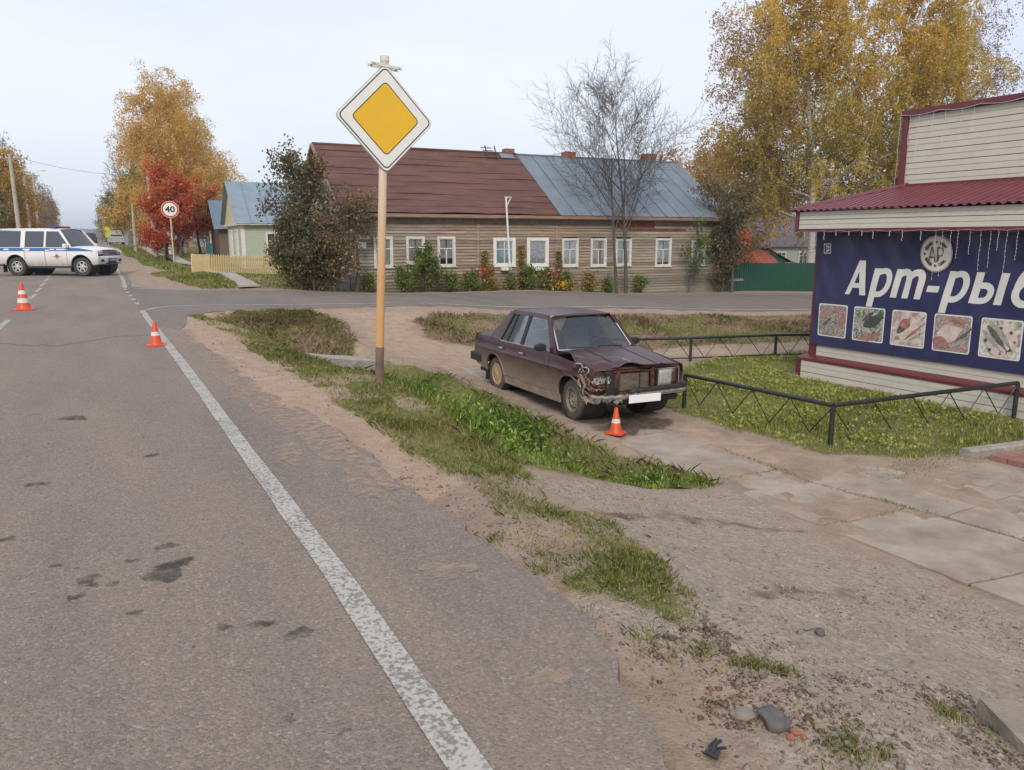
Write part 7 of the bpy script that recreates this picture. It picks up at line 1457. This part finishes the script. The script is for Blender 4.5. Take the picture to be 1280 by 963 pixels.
x, y, r = scatter(STRIP, 34000, 4, lambda x, y: np.maximum(.3, gattr(grass, x, y))*(.3+.7*sstep(.36, .6, fbm(x, y, 3.2, 16))))
blades('drive_grass', 'tufted grass strip between the road edge and the drive', x, y, r, .028+.04*sstep(.4, .7, fbm(x, y, 2.3, 17)), .005, GV, fbm(x, y, 1.9, 18)*.5+r.normal(0, .18, len(x)))
x, y, r = scatter(LAWN, 90000, 5, lambda x, y: gattr(grass, x, y)*(.5+.5*sstep(.3, .6, fbm(x, y, 1.5, 19)))*np.clip(1.5-(x-7)/11, .3, 1))
blades('lawn', 'short green lawn with clover in front of the shop', x, y, r, .04+.055*sstep(.4, .75, fbm(x, y, 1.1, 20)), .011, GL, fbm(x, y, 1.3, 22)*.7+r.normal(.05, .16, len(x)))
x, y, r = scatter(LAWN, 26000, 6, lambda x, y: gattr(grass, x, y)*sstep(.38, .6, fbm(x, y, 1.5, 19)))
P = np.c_[x, y, gz(x, y)+r.uniform(.02, .08, len(x))]; tag(link(bpy.data.objects.new('clover', leaves_mesh('clover', P, .05, GL, 4, r.normal(.5, .2, len(P)), -.6, .8))), 'low clover leaves spread through the shop lawn', 'clover', None, 'stuff')
x, y, r = scatter(BANK, 60000, 7, lambda x, y: (.2+.8*gattr(grass, x, y)))
blades('bank_grass', 'dry brownish grass on the bank of the side road', x, y, r, .06+.1*sstep(.45, .75, fbm(x, y, .9, 24)), .014, GD, np.where(fbm(x, y, .7, 25) > .52, .62, .2)+r.normal(0, .2, len(x)))
x, y, r = scatter(BANK2, 22000, 8, lambda x, y: (.25+.75*gattr(grass, x, y)))
blades('bank_grass', 'dry grass on the ditch bank beyond the concrete slab', x, y, r, .06+.07*sstep(.45, .75, fbm(x, y, .9, 26)), .012, GD, np.where(fbm(x, y, .9, 27) > .5, .6, .2)+r.normal(0, .2, len(x)))
x, y, r = scatter(MOUND, 8000, 9); blades('corner_grass', 'grass on the corner mound across the side road', x, y, r, .12, .03, GV, fbm(x, y, .5, 28)+r.normal(-.1, .15, len(x)))
x, y, r = scatter([(4.9, 26.3), (5.2, 36), (12, 42), (8.2, 28.2), (8.2, 26.6), (6, 26)], 9000, 10); blades('yard_grass', 'grass between the footpath and the yellow fence', x, y, r, .12, .03, GV, fbm(x, y, .5, 29)+r.normal(-.1, .15, len(x)))
x, y, r = scatter([(2.9, 38), (4.1, 38.5), (4.2, 60), (4.1, 105), (2.9, 105), (2.5, 60)], 8000, 12); blades('street_grass', 'grass strip between the street and the footpath', x, y, r, .14, .055, GV, fbm(x, y, .3, 30)+r.normal(-.1, .15, len(x)))
# tufts along the broken asphalt and slab joints
xs_, ys2 = [], []; rgn = np.random.default_rng(11)
for cx, cy, rr2, k in ((2.21, 2.02, .04, 110), (2.26, 1.97, .03, 60), (2.06, 1.46, .06, 150), (2.16, 1.43, .05, 70), (2.79, 1.55, .04, 130), (2.9, 1.36, .08, 130), (2.57, 3.26, .1, 200), (1.95, 2.35, .06, 120), (2.1, 2.2, .04, 80), (1.86, 3.1, .05, 100), (1.86, 3.6, .06, 120), (2.3, 1.9, .03, 60), (1.75, 2.6, .04, 60)): xs_ += list(rgn.normal(cx, rr2, k)); ys2 += list(rgn.normal(cy, rr2, k))
for t in np.linspace(0, 1, 500): xs_.append(pxr(6.9-3.8*t)+.02+rgn.normal(0, .025)); ys2.append(6.9-3.8*t)
for yj in ys[1:-1]:
    for t in rgn.random(60): xs_.append(pxl(yj)+(pxr(yj)-pxl(yj))*t); ys2.append(yj+rgn.normal(0, .015))
for t in rgn.random(500): xs_.append(7.4+2.0*t); ys2.append(5.25-.1*t+rgn.normal(0, .12))
x, y = np.array(xs_), np.array(ys2); blades('joint_tufts', 'small grass tufts in cracks and along the broken road edge', x, y, rgn, .04, .0045, GV, rgn.normal(.4, .25, len(x)))
# gravel, crumbs of asphalt, fallen leaves
def pebbles(name, label, x, y, rng, s, m_, tint, dz=0, zf=None):
    n = len(x); z = (gz(x, y) if zf is None else zf(x, y))+dz; S = s*rng.lognormal(0, .45, n); base = np.array([(1, 0, 0), (0, 1, 0), (-1, 0, 0), (0, -1, 0), (.1, .05, .75), (0, 0, -.6)])
    V = base[None]*S[:, None, None]*rng.uniform(.6, 1.3, (n, 6, 1)); a = rng.uniform(0, 6.283, n); c_, s_ = np.cos(a)[:, None], np.sin(a)[:, None]; V = np.stack([V[..., 0]*c_-V[..., 1]*s_, V[..., 0]*s_+V[..., 1]*c_, V[..., 2]], -1)+np.stack([x, y, z], 1)[:, None]
    f0 = np.array([(0, 1, 4), (1, 2, 4), (2, 3, 4), (3, 0, 4), (1, 0, 5), (2, 1, 5), (3, 2, 5), (0, 3, 5)]); F_ = (f0[None]+6*np.arange(n)[:, None, None]).reshape(-1, 3)
    return tag(link(bpy.data.objects.new(name, npmesh(name, V.reshape(-1, 3), F_, m_, np.repeat(np.clip(tint, 0, 1), 6)))), label, 'gravel', None, 'stuff')
GRV = leafmat('gravel_stone', [(.1, .075, .06), (.21, .17, .135), (.3, .25, .205), (.38, .335, .29)], .0)
x, y, r = scatter(DRIVE, 30000, 21, lambda x, y: .12+.88*sstep(.42, .62, fbm(x, y, 1.1, 33))); pebbles('drive_gravel', 'loose gravel on the sloping drive', x, y, r, .0055, GRV, r.random(len(x)))
x, y, r = scatter([(1.5, 1.2), (1.75, 2.3), (1.8, 3), (1.75, 5), (2.05, 5), (2.3, 3), (2.9, 1.2)], 5200, 22); pebbles('edge_crumbs', 'crumbs of asphalt along the broken road edge', x, y, r, .006, GRV, r.random(len(x))*.7)
x, y, r = scatter(SAND, 5000, 23); pebbles('verge_gravel', 'scattered small stones on the sandy verge', x, y, r, .006, GRV, r.random(len(x)))
x, y, r = scatter([(.9, 1.2), (-3.4, 1.2), (-3.4, 16), (1.2, 16), (1.4, 3)], 1500, 24); pebbles('road_grit', 'scattered grit on the asphalt', x, y, r, .0042, GRV, r.random(len(x)), 0, lambda x, y: np.array([mroad_z(a, b_) for a, b_ in zip(x, y)]))
x, y, r = scatter(WASH, 9000, 25, lambda x, y: sstep(.4, .65, fbm(x, y, 4, 61))); pebbles('soil_clods', 'dark crumbled soil around the stones by the drive', x, y, r, .0075, leafmat('soil_clod', [(.07, .045, .03), (.14, .095, .065), (.22, .16, .115)], 0), r.random(len(x)))
FLL = leafmat('fallen_leaf', [(.28, .17, .04), (.42, .3, .06), (.3, .1, .03), (.2, .13, .06)], .2)
xa, ya = [], []
for poly, n, sd in ((VERGE, 500, 31), (STRIP, 70, 32), (LUSH, 160, 33), (LAWN, 260, 34), (BANK, 900, 35), (BANK2, 400, 36), (DRIVE, 45, 37), (SAND, 160, 38)): q = scatter(poly, n, sd); xa += list(q[0]); ya += list(q[1])
xa, ya = np.array(xa), np.array(ya); r = np.random.default_rng(39); me = leaves_mesh('fallen_leaves', np.c_[xa, ya, gz(xa, ya)+r.uniform(.008, .05, len(xa))], .03, FLL, 5, r.random(len(xa)), 0, .8); tag(link(bpy.data.objects.new('fallen_leaves', me)), 'scattered fallen birch leaves on grass and earth', 'leaves', None, 'stuff')
